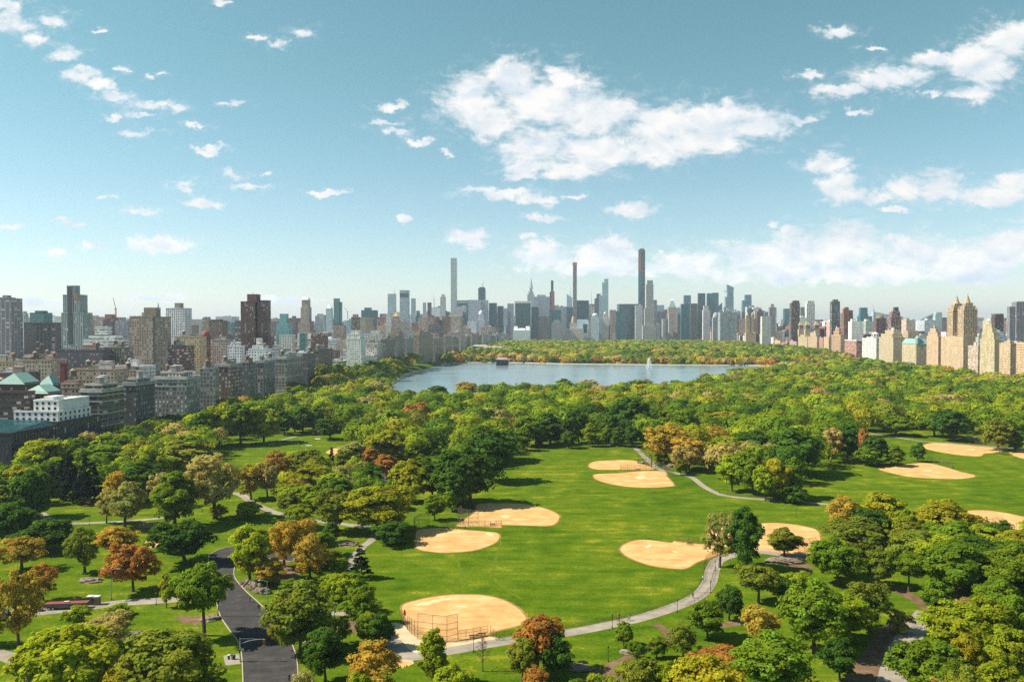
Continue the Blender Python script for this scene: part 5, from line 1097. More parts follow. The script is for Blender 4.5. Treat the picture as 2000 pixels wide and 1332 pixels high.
def tree_meshes(form, var, lod):
    """crown and trunk meshes of one kind of tree; lod 0 near, 1 middle distance"""
    key = (form, var, lod)
    if key in LIB: return LIB[key]
    g = np.random.default_rng(abs(hash((len(form), ord(form[0]), ord(form[-1]), var))) % 100000)
    n, r, kind = FORMS[form]; P = crown_points(form, g, n); lop = np.array([g.normal() * .06, g.normal() * .06])
    P[:, :2] += lop * P[:, 2:3]; rad = r * g.uniform(.72, 1.22, len(P))
    P = P + g.normal(size=P.shape) * .18
    per, size = ((125, .34), (58, .52))[lod]
    if kind == 'a': per = int(per * .62); size *= .86
    if kind == 'c': per = int(per * .8); size *= .85
    V, T = leaf_quads(P, rad, per, size, g, .8 if kind != 'c' else .42, down=-.35 if kind != 'a' else -.7)
    V[:, 2] = np.maximum(V[:, 2], .15)
    crown = quads_mesh(f'{form}_crown', V, T, LEAF)
    mb = MB(); fork = {'bush': .5, 'conifer': 8.5, 'oval': 2.0, 'elm': 3.6}.get(form, 2.6); w = .25 if form != 'bush' else .15
    mb.tube([(0, 0, -.3), (.02, .03, fork * .3), (lop[0] * 2, lop[1] * 2, fork)], [w * 1.35, w, w * .72] if form != 'conifer' else [w, w * .7, .05], 7)
    if form not in ('conifer',):
        idx = g.permutation(len(P))[: (26 if kind == 'a' else 13)]
        hubs = [np.array([math.cos(a) * .9, math.sin(a) * .9, fork + 1.1 + .8 * g.random()]) for a in np.linspace(0, 6.28, 6)[:5]] if form != 'bush' else [np.array([0, 0, 1.2])]
        for h in hubs: mb.tube([(lop[0] * 2, lop[1] * 2, fork - .1), tuple(h * np.array([.55, .55, 1]) - np.array([0, 0, .4])), tuple(h)], [w * .6, w * .48, w * .36], 5)
        for i in idx:
            q = P[i]; h = min(hubs, key=lambda b: np.linalg.norm(b - q)); mid = (h + q) / 2 + np.array([0, 0, .35])
            mb.tube([tuple(h), tuple(mid), tuple(q)], [w * .34, w * .22, w * .07], 4)
    trunk = mb.mesh('tree_trunk', BARK)
    LIB[key] = (crown, trunk); return LIB[key]
def bare_meshes():
    if 'bare' in LIB: return LIB['bare']
    g = np.random.default_rng(5); mb = MB(); tips = []
    mb.tube([(0, 0, -.3), (.05, 0, 4), (0, .1, 9.6)], [.22, .15, .03], 6)
    for k in range(26):
        z = 2.2 + 7 * k / 26; a = k * 2.4; L = (10.4 - z) * .42 * g.uniform(.7, 1.1); e = np.array([math.cos(a) * L, math.sin(a) * L, z + L * .75]); mb.tube([(0, 0, z), tuple(e * .5 + np.array([0, 0, z * .5 - .1])), tuple(e)], [.07, .045, .015], 4)
        for _ in range(4):
            t = g.uniform(.4, 1); s = np.array([e[0] * t, e[1] * t, z + (e[2] - z) * t]); f = s + g.normal(size=3) * .55 + np.array([0, 0, .35]); mb.tube([tuple(s), tuple(f)], [.03, .01], 3); tips.append(f)
    V, T = leaf_quads(np.array(tips), np.full(len(tips), .4), 5, .16, g)
    LIB['bare'] = (quads_mesh('bare_crown', V, T, LEAF), mb.mesh('tree_trunk', BARK)); return LIB['bare']

TCOL = dict(D=(.078, .155, .018), G=(.165, .245, .016), L=(.290, .340, .018), Y=(.345, .320, .020), O=(.460, .315, .045), R=(.420, .205, .045), P=(.340, .315, .080), V=(.215, .245, .026), T=(.420, .330, .110), B=(.16, .08, .04), N=(.016, .040, .020))
TWORD = dict(D='dark green', G='mid green', L='bright light green', Y='yellow green', O='orange tan', R='rust orange', P='pale olive', V='olive green', T='tan half-bare', B='bare brown', N='blackish green')
FWORD = dict(round='rounded', spread='wide spreading', oval='upright oval', elm='tall-trunked', airy='open airy', conifer='conical', bush='low bushy')
# (centre px, top px, width px, base px or 0, colour, form)
TREES = [
 (62,915,70,1012,'D','round'),(20,978,80,1070,'D','round'),(85,1010,98,1078,'D','spread'),(42,1042,88,1112,'O','airy'),(165,1024,74,1118,'V','airy'),(232,1024,72,1082,'O','spread'),(260,1053,82,1155,'R','spread'),(360,1008,112,1100,'D','spread'),
 (342,914,92,1032,'G','oval'),(243,936,88,1030,'P','airy'),(208,950,45,1022,'T','airy'),(118,893,40,975,'N','conifer'),(142,884,44,982,'N','conifer'),(163,888,40,985,'N','conifer'),(184,897,36,978,'N','conifer'),(104,905,36,970,'N','conifer'),
 (424,984,42,1014,'Y','airy'),(483,976,48,1012,'L','spread'),(487,1023,88,1136,'L','round'),(398,1092,108,1241,'G','elm'),(325,1113,27,1187,'Y','oval'),(36,1103,92,1266,'O','airy'),(84,1094,58,1172,'R','airy'),
 (150,1168,50,1218,'L','bush'),(232,1172,52,1205,'L','bush'),(200,1193,130,1268,'T','airy'),(155,1220,195,1400,'L','round'),(352,1222,178,1398,'V','round'),(47,1274,44,1330,'D','oval'),(105,1213,56,1292,'V','bush'),(245,1290,90,1420,'Y','round'),(-20,1180,60,1260,'O','airy'),
 (33,905,78,985,'Y','round'),(98,856,108,938,'L','round'),(150,850,50,925,'G','round'),(213,864,118,0,'G','round'),(268,860,62,0,'Y','round'),(290,868,64,965,'L','round'),(285,898,98,975,'D','round'),(205,843,54,0,'L','round'),(232,848,48,0,'G','round'),
 (262,828,58,0,'G','round'),(305,813,84,0,'G','round'),(335,808,78,0,'D','round'),(362,803,48,0,'D','round'),(400,797,66,872,'G','round'),(430,788,72,870,'L','round'),(470,782,74,868,'G','round'),(515,792,64,865,'L','round'),(445,775,64,0,'L','round'),(385,812,50,875,'D','round'),(345,850,60,0,'G','round'),
 (365,856,112,935,'V','round'),(420,873,118,1012,'T','airy'),(320,916,55,990,'T','airy'),(222,913,50,990,'O','airy'),(10,945,60,1010,'V','round'),
 (645,815,50,858,'D','round'),(700,815,57,864,'G','round'),(714,833,32,866,'N','round'),(592,791,44,848,'D','oval'),(617,788,33,846,'G','oval'),(556,798,38,850,'D','oval'),(645,793,38,0,'Y','round'),(690,785,86,0,'G','spread'),(752,796,48,846,'T','airy'),(815,783,52,834,'R','spread'),
 (760,838,80,902,'Y','round'),(820,843,58,905,'D','round'),(727,873,37,915,'R','round'),(755,885,50,935,'R','round'),(685,860,62,912,'P','round'),(646,871,16,916,'N','conifer'),(668,876,36,922,'V','oval'),(600,875,72,930,'V','spread'),(540,876,48,942,'R','airy'),(612,903,58,955,'Y','spread'),
 (650,920,56,962,'L','round'),(720,903,62,952,'D','round'),(710,900,48,945,'P','round'),(807,896,78,982,'Y','round'),(845,893,74,978,'D','round'),(490,903,62,976,'O','airy'),(522,898,54,972,'T','airy'),(560,943,52,978,'L','spread'),(562,961,46,1002,'V','round'),(590,983,56,1032,'L','round'),
 (657,944,82,1040,'V','spread'),(738,943,132,1042,'Y','spread'),(770,1000,88,1062,'D','bush'),(555,1008,80,1105,'O','airy'),(593,1003,62,1090,'O','airy'),(605,1038,82,1137,'O','airy'),(635,1040,44,1085,'G','round'),(706,1065,42,1129,'N','conifer'),(663,1086,38,1132,'L','round'),  # dark bushy crown added as the painted shaded part of the big yellow tree
 (588,1133,128,1276,'V','round'),(650,1118,52,1172,'L','round'),(675,1118,58,1182,'L','round'),(705,1143,62,1222,'G','round'),(745,1193,52,1266,'D','oval'),(715,1198,42,1260,'G','round'),(660,1198,58,1262,'V','airy'),(635,1223,84,1332,'D','round'),(615,1208,44,1245,'N','bush'),(720,1248,132,1382,'O','airy'),(705,1308,66,1420,'L','round'),(600,1303,62,1400,'T','airy'),(540,1213,42,1250,'Y','airy'),
 (845,1223,62,1336,'L','oval'),(893,1293,72,1400,'L','round'),(1050,1195,98,1312,'R','round'),(1086,1233,72,1326,'D','round'),(1020,1243,62,1332,'V','round'),(1042,1295,60,1370,'R','airy'),(943,1238,38,1311,'B','bare'),(1218,1211,40,1262,'G','round'),(1115,1301,60,1400,'G','bush'),(1175,1285,62,1390,'L','bush'),
 (849,964,42,1016,'G','round'),(883,948,34,999,'G','oval'),(1244,1250,38,1288,'G','airy'),(1282,1241,36,1286,'G','round'),(1335,1216,68,1287,'V','airy'),(1382,1168,72,1247,'G','round'),(1424,1141,55,1212,'D','round'),(1482,1098,80,1179,'V','elm'),(1406,990,74,1108,'P','airy'),(1459,981,74,1117,'D','oval'),(1532,1026,66,1088,'V','spread'),
 (1553,1101,62,1152,'L','bush'),(1488,1176,88,1258,'O','airy'),(1506,1233,134,1355,'G','round'),(1400,1253,104,1305,'R','bush'),(1397,1278,134,1430,'Y','round'),(1247,1286,84,1400,'V','round'),(1300,1288,72,1395,'L','round'),(1525,1118,50,1165,'D','bush'),
 (1590,1128,118,1275,'G','round'),(1697,1121,98,1232,'V','airy'),(1638,1050,92,1142,'G','round'),(1655,963,82,1050,'O','airy'),(1725,958,88,1045,'Y','round'),(1700,988,92,1060,'D','round'),(1672,1008,112,1080,'V','round'),(1790,1033,104,1110,'V','round'),(1850,973,114,1062,'Y','spread'),(1818,1006,48,1062,'L','round'),
 (1868,1053,134,1165,'G','round'),(1962,1053,104,1165,'G','round'),(2000,1070,80,1170,'D','round'),(1985,1033,74,1100,'Y','round'),(1715,1063,64,1145,'V','round'),(1775,1073,64,1155,'G','elm'),(1830,1128,62,1210,'G','round'),(1868,1173,124,1290,'L','round'),(1930,1163,94,1280,'L','round'),(1980,1158,76,1270,'G','round'),
 (1820,1248,134,1370,'G','spread'),(1890,1238,64,1340,'Y','round'),(1975,1218,94,1340,'L','round'),(1955,1288,104,1430,'L','round'),(1885,1298,84,1430,'V','round'),(1850,1318,60,1420,'T','airy'),(1757,1173,44,1235,'P','bush'),(1885,1153,52,1200,'T','bush'),(1640,1240,70,1330,'D','round'),
 (1560,833,110,928,'D','round'),(1622,828,58,902,'T','airy'),(1655,823,48,900,'D','oval'),(1687,836,28,885,'R','round'),(1703,850,50,907,'D','round'),(1697,871,47,910,'G','round'),(1748,866,42,910,'G','oval'),(1792,863,30,902,'D','oval'),(1750,810,64,850,'G','spread'),(1825,800,60,852,'G','round'),(1862,798,68,862,'D','round'),
 (1950,816,68,880,'V','round'),(1983,840,34,882,'D','oval'),(1558,935,58,982,'D','bush'),(1513,893,58,976,'Y','round'),(1545,888,54,972,'G','oval'),(1470,878,66,966,'G','round'),(1430,885,56,960,'L','round'),(1495,905,50,978,'L','round'),(1470,840,90,0,'D','round'),(1420,850,90,0,'L','round'),
 (1525,763,72,0,'L','round'),(1578,768,82,0,'G','round'),(1605,798,62,0,'G','round'),(1510,798,62,0,'L','round'),(1640,763,84,0,'G','spread'),(1690,798,58,0,'L','round'),(1705,753,62,0,'D','round'),(1735,736,90,0,'O','spread'),(1690,731,64,0,'Y','round'),(1735,773,54,0,'D','round'),(1768,786,48,0,'G','round'),(1800,768,74,0,'L','round'),(1815,743,104,0,'G','spread'),
 (1775,716,72,0,'L','spread'),(1815,713,50,0,'O','airy'),(1740,706,62,0,'T','spread'),(1865,731,84,0,'Y','round'),(1920,740,32,0,'T','airy'),(1930,725,28,0,'R','airy'),(1960,758,58,0,'O','round'),(1975,738,62,0,'L','round'),(1900,778,60,0,'G','round'),(1930,795,56,0,'G','round'),(1850,765,60,0,'G','round'),
 (1150,823,32,872,'L','oval'),(1182,828,24,870,'G','oval'),(1210,832,36,872,'D','round'),(1235,830,34,874,'D','round'),(1255,822,24,872,'G','round'),(1300,825,104,905,'O','airy'),(1345,850,84,918,'O','airy'),(1340,865,60,922,'T','airy'),(1292,878,32,908,'G','bush'),(1330,896,26,928,'V','round'),(1385,890,22,922,'G','airy'),
 (1320,802,52,0,'Y','round'),(1355,815,40,0,'T','airy'),(1410,803,74,0,'Y','round'),(1320,790,76,860,'G','spread'),(1230,770,78,850,'D','round'),(1075,805,66,870,'D','oval'),(1030,810,60,872,'G','round'),(1130,797,48,866,'D','round'),(1190,808,40,866,'D','round'),(1110,840,32,875,'D','round'),(1020,830,36,880,'G','oval'),(1055,828,30,874,'D','oval'),
 (1155,758,78,0,'O','spread'),(1150,740,46,0,'T','airy'),(1100,738,36,0,'D','oval'),(1072,750,36,0,'D','round'),(1035,748,38,0,'O','airy'),(910,745,52,0,'O','round'),(955,748,42,0,'V','spread'),(990,750,38,0,'T','airy'),(850,752,46,0,'D','round'),(800,760,40,0,'V','round'),(825,760,38,0,'G','round'),
 (1215,747,56,0,'G','round'),(1275,748,56,0,'V','round'),(1250,740,40,0,'D','spread'),(1295,745,18,0,'T','airy'),(1335,744,40,0,'L','round'),(1375,740,54,0,'V','round'),(1415,729,30,0,'D','round'),(1450,718,60,0,'G','round'),(1440,722,34,0,'T','round'),(1490,728,40,0,'L','round'),
 (1270,768,46,0,'T','round'),(1410,768,50,0,'T','airy'),(1470,770,46,0,'Y','round'),(1370,770,40,0,'D','round'),(910,803,66,0,'T','airy'),(900,845,44,890,'T','round'),(870,828,34,0,'L','round'),(985,790,42,0,'L','round'),(945,830,76,905,'D','round'),(985,838,70,900,'D','round'),(920,870,110,985,'D','round'),(960,850,90,940,'D','round'),(905,905,60,985,'Y','round'),(880,900,70,992,'D','round'),
 (690,755,76,0,'L','round'),(640,760,66,0,'L','round'),(735,747,56,0,'G','round'),(590,775,34,0,'L','oval'),(575,800,40,0,'D','round'),(680,722,74,0,'O','round'),(735,738,36,0,'R','round'),(620,730,46,0,'D','round'),(580,745,50,0,'V','round'),(555,765,48,0,'L','round'),(630,708,46,0,'V','round'),(665,708,38,0,'G','round'),(720,772,54,0,'T','round'),(765,760,56,0,'G','round'),
]
TREE_LM = [(468,1262,'the traffic signal'),(432,1150,'the upper bend of the black road'),(220,1140,'the double-headed street lamp'),(182,1172,'the pale stone gate block'),(150,1020,'the left path under the pines'),(580,870,'the small lawn with people'),(530,965,'the paved plaza left of the meadow'),
           (840,1220,'the nearest hooded backstop'),(940,1015,'the second backstop'),(700,1060,'the flat rock by the meadow'),(1300,1085,'the oval infield'),(1380,1130,'the bend of the pale path'),(1280,1255,'the dirt trail below the path'),(1540,1095,'the rounded rock hump'),(1550,1050,'the infield behind the tall dark tree'),
           (1770,1200,'the brown dirt track'),(1930,1020,'the infield at the right edge'),(1800,920,'the lone right-hand infield'),(1880,870,'the far right path'),(1487,865,'the small stone lodge'),(1240,925,'the two middle infields'),(1050,760,'the near reservoir shore'),(1304,755,'the gatehouse on the shore'),(1440,735,'the right end of the reservoir'),
           (785,770,'the left corner of the reservoir'),(640,700,'the bracketed-cornice building'),(560,720,'the light banded building'),(445,760,'the brown brick building'),(345,790,'the two-band cornice building'),(210,830,'the pale-ledged corner building'),(100,840,'the low dark wing'),(1690,700,'the white cupola building'),(1790,690,'the copper mansard building'),(1875,700,'the cream twin towers'),(1970,710,'the right edge cream building'),
           (505,1160,'the rocks along the road'),(900,850,'the bridle crossing behind the meadow'),(1640,800,'the middle of the right-hand wood'),(1660,1130,'the dark hollow left of the dirt track'),(1900,1250,'the thicket at the lower right corner'),(300,1290,'the lower left corner thicket'),(20,900,'the left edge wood')]
treespec = []
def from_px(cx, top, wpx, base, code, form):
    if base:
        x, y = ground(cx, base)
        h = at_dist(cx, top, y).z
    else:
        h = 17.5; y = (CAMZ - h) * FPX / (top - 640)
        if cx < 860: y = min(y, d_east(cx) - 16)
        h = at_dist(cx, top, y).z; x = (cx - 1000) / FPX * y
    w = wpx / FPX * y
    h -= terrain(x, y)
    return dict(x=x, y=y, h=h, w=w, c=code, f=form, px=cx, py=(top + 0.4 * w / y * FPX))
for t in TREES: treespec.append(from_px(*t))
# ---- fill the woods between the trees placed by eye
def inside(p, poly):
    x, y = p; c = False; j = len(poly) - 1
    for i in range(len(poly)):
        if (poly[i][1] > y) != (poly[j][1] > y) and x < (poly[j][0] - poly[i][0]) * (y - poly[i][1]) / (poly[j][1] - poly[i][1]) + poly[i][0]: c = not c
        j = i
    return c
NSH = [(1560,716),(1540,719),(1500,727),(1450,735),(1400,742),(1330,754),(1260,760),(1160,764),(1050,768),(960,771),(880,775),(815,784),(786,787),(776,776),(768,760),(772,748),(800,732),(830,720),(850,714)]
NSH = [(lambda p, s: (p[0] + s[0], p[1] + s[1]))(ground(*q, WATERZ), ((6, -10) if k < 12 else (-11, 0))) for k, q in enumerate(NSH)]
WOOD_S = [(p[0] + 2, p[1]) for p in NSH[13:]] + [avenue_pt(EAST0, 1560, 14), avenue_pt(EAST0, 860, 14)]
WOOD_A = pxs([(545,848),(640,850),(740,900),(830,920),(905,960),(985,900),(1010,872),(1130,866),(1240,866),(1290,890),(1360,915),(1420,950),(1560,965),(1590,905),(1660,880),(1720,838),(1860,850),(2060,868)]) + [avenue_pt(WEST0, 930, -14), avenue_pt(WEST0, 1640, -14)] + \
         NSH + [avenue_pt(EAST0, 1600, 12), avenue_pt(EAST0, 560, 12)] + pxs([(420,870)])
WOOD_L = [avenue_pt(EAST0, 385, 10), avenue_pt(EAST0, 560, 10)] + pxs([(460,868),(330,930),(300,990),(100,980),(60,1010),(-60,1050),(-60,990)])
WOOD_R = pxs([(1590,1260),(1640,1130),(1680,1080),(1760,1060),(1850,1050),(2080,1090),(2150,1400),(1840,1420),(1800,1330),(1810,1240),(1740,1130),(1690,1140),(1640,1250)])
WOOD_F = [avenue_pt(EAST0, 1600, 14), avenue_pt(EAST0, 3690, 14), avenue_pt(WEST0, 3690, -14), avenue_pt(WEST0, 1640, -14)] + [(lambda p: (p[0] * (1 + 13 / p[1]), p[1] + 13))(ground(*q, WATERZ)) for q in ((1560,716),(1400,713.5),(1200,712),(1100,711),(1000,708.5),(905,709),(850,714))]
WOOD_M = pxs([(560,905),(640,925),(700,925),(760,960),(860,985),(800,990),(720,1000),(640,1005),(560,1000),(560,940)])
WOOD_N = pxs([(520,1090),(640,1050),(690,1085),(700,1130),(740,1215),(760,1300),(640,1345),(590,1330),(585,1270),(545,1200),(480,1140)])
rng = random.Random(77); fills = []
def fill(poly, step, keep, hr=(14, 19), avoid=True, codes='DDGGGGGLLLVVYOT'):
    xs, ys = [p[0] for p in poly], [p[1] for p in poly]; y = min(ys)
    while y < max(ys):
        x = min(xs)
        st = step * (1 + max(0, y - 900) / 2600)
        while x < max(xs):
            q = (x + rng.uniform(-.35, .35) * st, y + rng.uniform(-.35, .35) * st); x += st
            if rng.random() > keep or not inside(q, poly): continue
            px = 1000 + FPX * q[0] / q[1]
            if not -80 < px < 2080: continue
            if avoid and any((q[0] - t['x']) ** 2 + (q[1] - t['y']) ** 2 < (.36 * (t['w'] + st)) ** 2 for t in treespec): continue
            h = rng.uniform(*hr) * (1 if q[1] < 1700 else 1.15) * (1.3 if terrain(*q) > 3 and q[1] < 1700 else 1); w = st * rng.choice([rng.uniform(.75, 1.1), rng.uniform(1.1, 1.5), rng.uniform(1.3, 1.75)])
            u_ = math.sin(q[0] * .021 + 1.7 * math.sin(q[1] * .013)) + math.sin(q[1] * .017 + q[0] * .006); code = rng.choice(codes) if rng.random() < .45 else rng.choice('DGG' if u_ < -.5 else ('GGL' if u_ < .4 else ('LLY' if u_ < 1.0 else 'TVYL')))
            if poly is WOOD_F and q[1] < 1700 - .31 * max(0, q[0]) + 75:
                h = rng.uniform(17, 23)
                if rng.random() < .6: code = rng.choice('ORTO')
            fills.append(dict(x=q[0], y=q[1], h=h, w=w, c=code, f=rng.choice(['round', 'round', 'spread', 'round', 'airy'] if code in 'OTR' else ['round', 'round', 'spread', 'oval']), px=px, py=to_px(q[0], q[1], h * .7)[1]))
        y += st
fill(WOOD_L, 12, .8); fill(WOOD_R, 11, .75, (11, 16), True, 'DGGGLLVVY'); fill(WOOD_M, 9.5, .75, (6, 13), True, 'DGGGLLLVVYYOPT'); fill(WOOD_N, 8, .38, (3, 9), True, 'DGGLLVVYO'); fill(WOOD_A, 18.5, .97, (13, 22)); fill(WOOD_S, 11, 1.0, (15, 22), False, 'GGLLVDYT'); fill(WOOD_F, 17, 1.0, (15, 20), False, 'GGGLLVVDYOTG')
fills.sort(key=lambda t: t['y'])
NEAR = max(0, 325 - len(treespec))
individual = treespec + fills[:NEAR]; rest = fills[NEAR:]
print('TREES', len(treespec), 'fill', len(fills), 'mass', len(rest))
labs = rank_labels([(t['px'], t['py'], f"{TWORD[t['c']]} {FWORD.get(t['f'], 'twiggy')} tree") for t in individual], TREE_LM)
def tree(t, label, i):
    near = t['y'] < 420; form = t['f']
    crown, trunk = bare_meshes() if form == 'bare' else tree_meshes(form, i % (6 if form in ('round', 'airy', 'spread') else 3), 0 if t['y'] < 330 else 1)
    sz = t['h'] / 10; sx = t['w'] / 7.4 if form not in ('conifer', 'oval', 'bare') else t['w'] / (5.9 if form != 'oval' else 6.1)
    root = empty('conifer_tree' if form == 'conifer' else ('bush' if form == 'bush' and t['h'] < 6 else 'tree'), (t['x'], t['y'], terrain(t['x'], t['y'])), rng.uniform(0, 6.28), label, 'tree' if not (form == 'bush' and t['h'] < 6) else 'bush', 'trees of the park')
    col = TCOL[t['c']]; v = rng.uniform(.88, 1.12); hv = rng.uniform(-.07, .07)
    c = bpy.data.objects.new('crown', crown); link(c, root); c.scale = (sx * rng.uniform(.95, 1.05), sx * rng.uniform(.95, 1.05), sz); c.color = (col[0] * v * (1 + hv), col[1] * v, col[2] * v, 1)
    k = bpy.data.objects.new('trunk', trunk); link(k, root); kk = (sx + sz) / 2; k.scale = (sx, sx, sz)
for i, t in enumerate(individual): tree(t, labs[i], i)
# ---- the rest of the wood: one mass nobody could count
def woodland(name, label, trees, seed):
    g = np.random.default_rng(seed); Vs, Ts = [], []
    for t in trees:
        d = t['y']; ncl, per, size = (22, 30, 1.0) if d < 900 else ((16, 22, 1.5) if d < 1400 else (9, 13, 2.5))
        q = unit(g.normal(size=(ncl, 3))); q[:, 2] = np.where(g.random(ncl) < .6, np.abs(q[:, 2]), q[:, 2]); P = np.stack([q[:, 0] * .36, q[:, 1] * .36, .52 + np.where(q[:, 2] > 0, .30, .26) * q[:, 2]], 1)
        rr = g.uniform(.13, .21, len(P)) * t['w']
        P = P * np.array([t['w'], t['w'], t['h']])
        V, T = leaf_quads(P, rr, per, size * (t['w'] / 14), g, .85, out=1.9, jit=.55)
        z0 = terrain(t['x'], t['y']); V = V + np.array([t['x'], t['y'], z0])
        col = np.array(TCOL[t['c']]) * g.uniform(.85, 1.15)
        Vs.append(V); Ts.append(T * col)
    o = bpy.data.objects.new(name, quads_mesh(name, np.concatenate(Vs), np.concatenate(Ts), LEAFMASS)); link(o)
    tag(o, label, 'woods', None, 'stuff')
woodland('woodland', 'closed mass of mixed green and tan tree crowns on both sides of the reservoir', rest, 3)
# ------------------------------------------------------------------ fences and backstops
def chain_link():
    m, nt, out = new_mat('chain_link'); uv = nd(nt, 'ShaderNodeUVMap'); uv.uv_map = 'UVMap'
    sep = nd(nt, 'ShaderNodeSeparateXYZ'); nt.links.new(uv.outputs[0], sep.inputs[0])
    ms = []
    for s in (1, -1):
        q = mathn(nt, 'FRACT', mathn(nt, 'MULTIPLY', mathn(nt, 'MULTIPLY_ADD', sep.outputs[0], s, sep.outputs[1]), 9.0)); ms.append(mathn(nt, 'LESS_THAN', q, .085))
    k = mathn(nt, 'MAXIMUM', ms[0], ms[1])
    d = nd(nt, 'ShaderNodeBsdfPrincipled'); d.inputs['Base Color'].default_value = (.07, .055, .045, 1); d.inputs['Roughness'].default_value = .6
    t = nd(nt, 'ShaderNodeBsdfTransparent'); mx = nd(nt, 'ShaderNodeMixShader')
    nt.links.new(k, mx.inputs[0]); nt.links.new(t.outputs[0], mx.inputs[1]); nt.links.new(d.outputs[0], mx.inputs[2]); nt.links.new(mx.outputs[0], out.inputs[0]); return m
NET = chain_link()
RUST = plain('rusted_post', (.085, .055, .04), .7, .25, 3)
def fence(name, label, cat, pts, h, step=3.0, rad=.05, rails=2, hood=0, group=None, net=True, mat=RUST, hood_dir=None):
    """posts, rails and chain link along points on the ground; a hood leans over toward hood_dir"""
    P = [Vector((*p, 0)) for p in pts]; o = P[0]; hs = h if isinstance(h, (list, tuple)) else [h] * len(P)
    root = empty(name, o, 0, label, cat, group); Q = []
    for i in range(len(P) - 1):
        L = (P[i + 1] - P[i]).length; n = max(1, round(L / step))
        for k in range(n): Q.append((P[i] + (P[i + 1] - P[i]) * k / n - o, hs[i] + (hs[i + 1] - hs[i]) * k / n))
    Q.append((P[-1] - o, hs[-1]))
    for i, (p, hh) in enumerate(Q[:100]):
        mb = MB(); mb.tube([(p.x, p.y, -.1), (p.x, p.y, hh)], rad, 5)
        if hood: q = p + hood_dir * hood; mb.tube([(p.x, p.y, hh), (q.x, q.y, hh + hood * .75)], rad * .8, 5)
        mb.build('post', mat, root)
    mb = MB(); nm = MB()
    for (a, ha), (b, hb) in zip(Q[:-1], Q[1:]):
        for r in range(rails): f = 1 - r / max(1, rails); mb.tube([(a.x, a.y, ha * f), (b.x, b.y, hb * f)], rad * .7, 4)
        L = (b - a).length; nm.face([(a.x, a.y, .05), (b.x, b.y, .05), (b.x, b.y, hb), (a.x, a.y, ha)], 0, [(0, 0), (L, 0), (L, hb), (0, ha)])
        if hood:
            qa, qb = a + hood_dir * hood, b + hood_dir * hood; za, zb = ha + hood * .75, hb + hood * .75
            mb.tube([(qa.x, qa.y, za), (qb.x, qb.y, zb)], rad * .7, 4); nm.face([(a.x, a.y, ha), (b.x, b.y, hb), (qb.x, qb.y, zb), (qa.x, qa.y, za)], 0, [(0, 0), (L, 0), (L, 3), (0, 3)])
    mb.build('rail', mat, root)
    if net: nm.build('chain_link', NET, root)
    return root
AW = Vector((0, 1, 0))
BS = 'chain link fences round the infields'
fence('backstop', 'tall hooded chain link backstop behind the nearest infield', 'backstop', pxs([(816,1248),(845,1252),(873,1254),(894,1249)]), 4.6, 4.2, .07, 3, 1.9, BS, True, RUST, Vector((-.1, 1, 0)).normalized())
fence('side_fence', 'chain link wing running back from the left end of the nearest backstop', 'fence', pxs([(816,1247.5),(804,1238),(796,1230)]), [4.4, 4.0, 3.6], 1.7, .06, 3, 0, BS)
fence('side_fence', 'low end of the wing fence beside the red flag at the nearest infield', 'fence', pxs([(795.5,1229.5),(785,1214)]), 2.4, 1.8, .05, 2, 0, BS)
fence('dugout_fence', 'waist-high chain link dugout fence right of the nearest backstop', 'fence', pxs([(896,1250),(924,1246),(953,1240)]), 2.5, 2.4, .05, 3, 0, BS)
fence('side_fence', 'dark green chain link fence between the nearest infield and the pale path', 'fence', pxs([(958,1238),(969,1251),(1000,1247)]), 2.2, 2.2, .05, 2, 0, BS)
fence('backstop', 'hooded backstop at the left tip of the second infield', 'backstop', pxs([(894,1019),(899,1026),(915,1028),(934,1028)]), 5.2, 3.6, .07, 3, 1.6, BS, True, RUST, Vector((.6, .8, 0)))
fence('dugout_fence', 'low dugout fence along the front of the second infield', 'fence', pxs([(936,1028),(958,1029),(980,1029)]), 2.6, 2.4, .05, 3, 0, BS)
fence('side_fence', 'dark fence at the back of the shaded infield', 'fence', pxs([(861,1030),(885,1031),(907,1032)]), 2.6, 3, .05, 2, 0, BS)
fence('backstop', 'hooded backstop at the tree-shaded tip of the lower left infield', 'backstop', pxs([(811,1042),(808,1034),(818,1030),(838,1029)]), 4.6, 3.6, .07, 3, 1.4, BS, True, RUST, Vector((.7, -.3, 0)))
fence('dugout_fence', 'fence of short posts at the top of the oval infield', 'fence', pxs([(1322,1059),(1345,1061),(1366,1062)]), 2.4, 2.4, .05, 2, 0, BS)
fence('side_fence', 'curved fence round the tip of the oval infield beside the path', 'fence', pxs([(1412,1076),(1396,1086),(1381,1098),(1374,1112)]), 2.6, 2.4, .05, 2, 0, BS)
fence('backstop', 'tall backstop on the infield behind the tall dark tree', 'backstop', pxs([(1560,1086),(1572,1088),(1584,1089),(1598,1086)]), 5.0, 3.0, .07, 3, 1.6, BS, True, RUST, Vector((-.2, 1, 0)))
fence('backstop', 'backstop with two legs on the infield at the right edge', 'backstop', pxs([(1912,1047),(1928,1051),(1944,1052),(1963,1046)]), 6.0, 3.6, .07, 3, 1.6, BS, True, RUST, Vector((-.2, 1, 0)))
fence('dugout_fence', 'long dugout fence between the two middle infields', 'fence', pxs([(1212,919),(1240,920),(1272,917)]), 3.4, 3.2, .07, 3, 0, BS)
fence('backstop', 'far backstop at the right tip of the farthest middle infield', 'backstop', pxs([(1272,917),(1274,909),(1262,903),(1246,904)]), 6.0, 4.5, .08, 3, 1.6, BS, True, RUST, Vector((-.8, 0, 0)))
fence('side_fence', 'short dark fence at the right tip of the lower middle infield', 'fence', pxs([(1298,920),(1306,925),(1315,931)]), 3.4, 2.6, .07, 3, 0, BS)
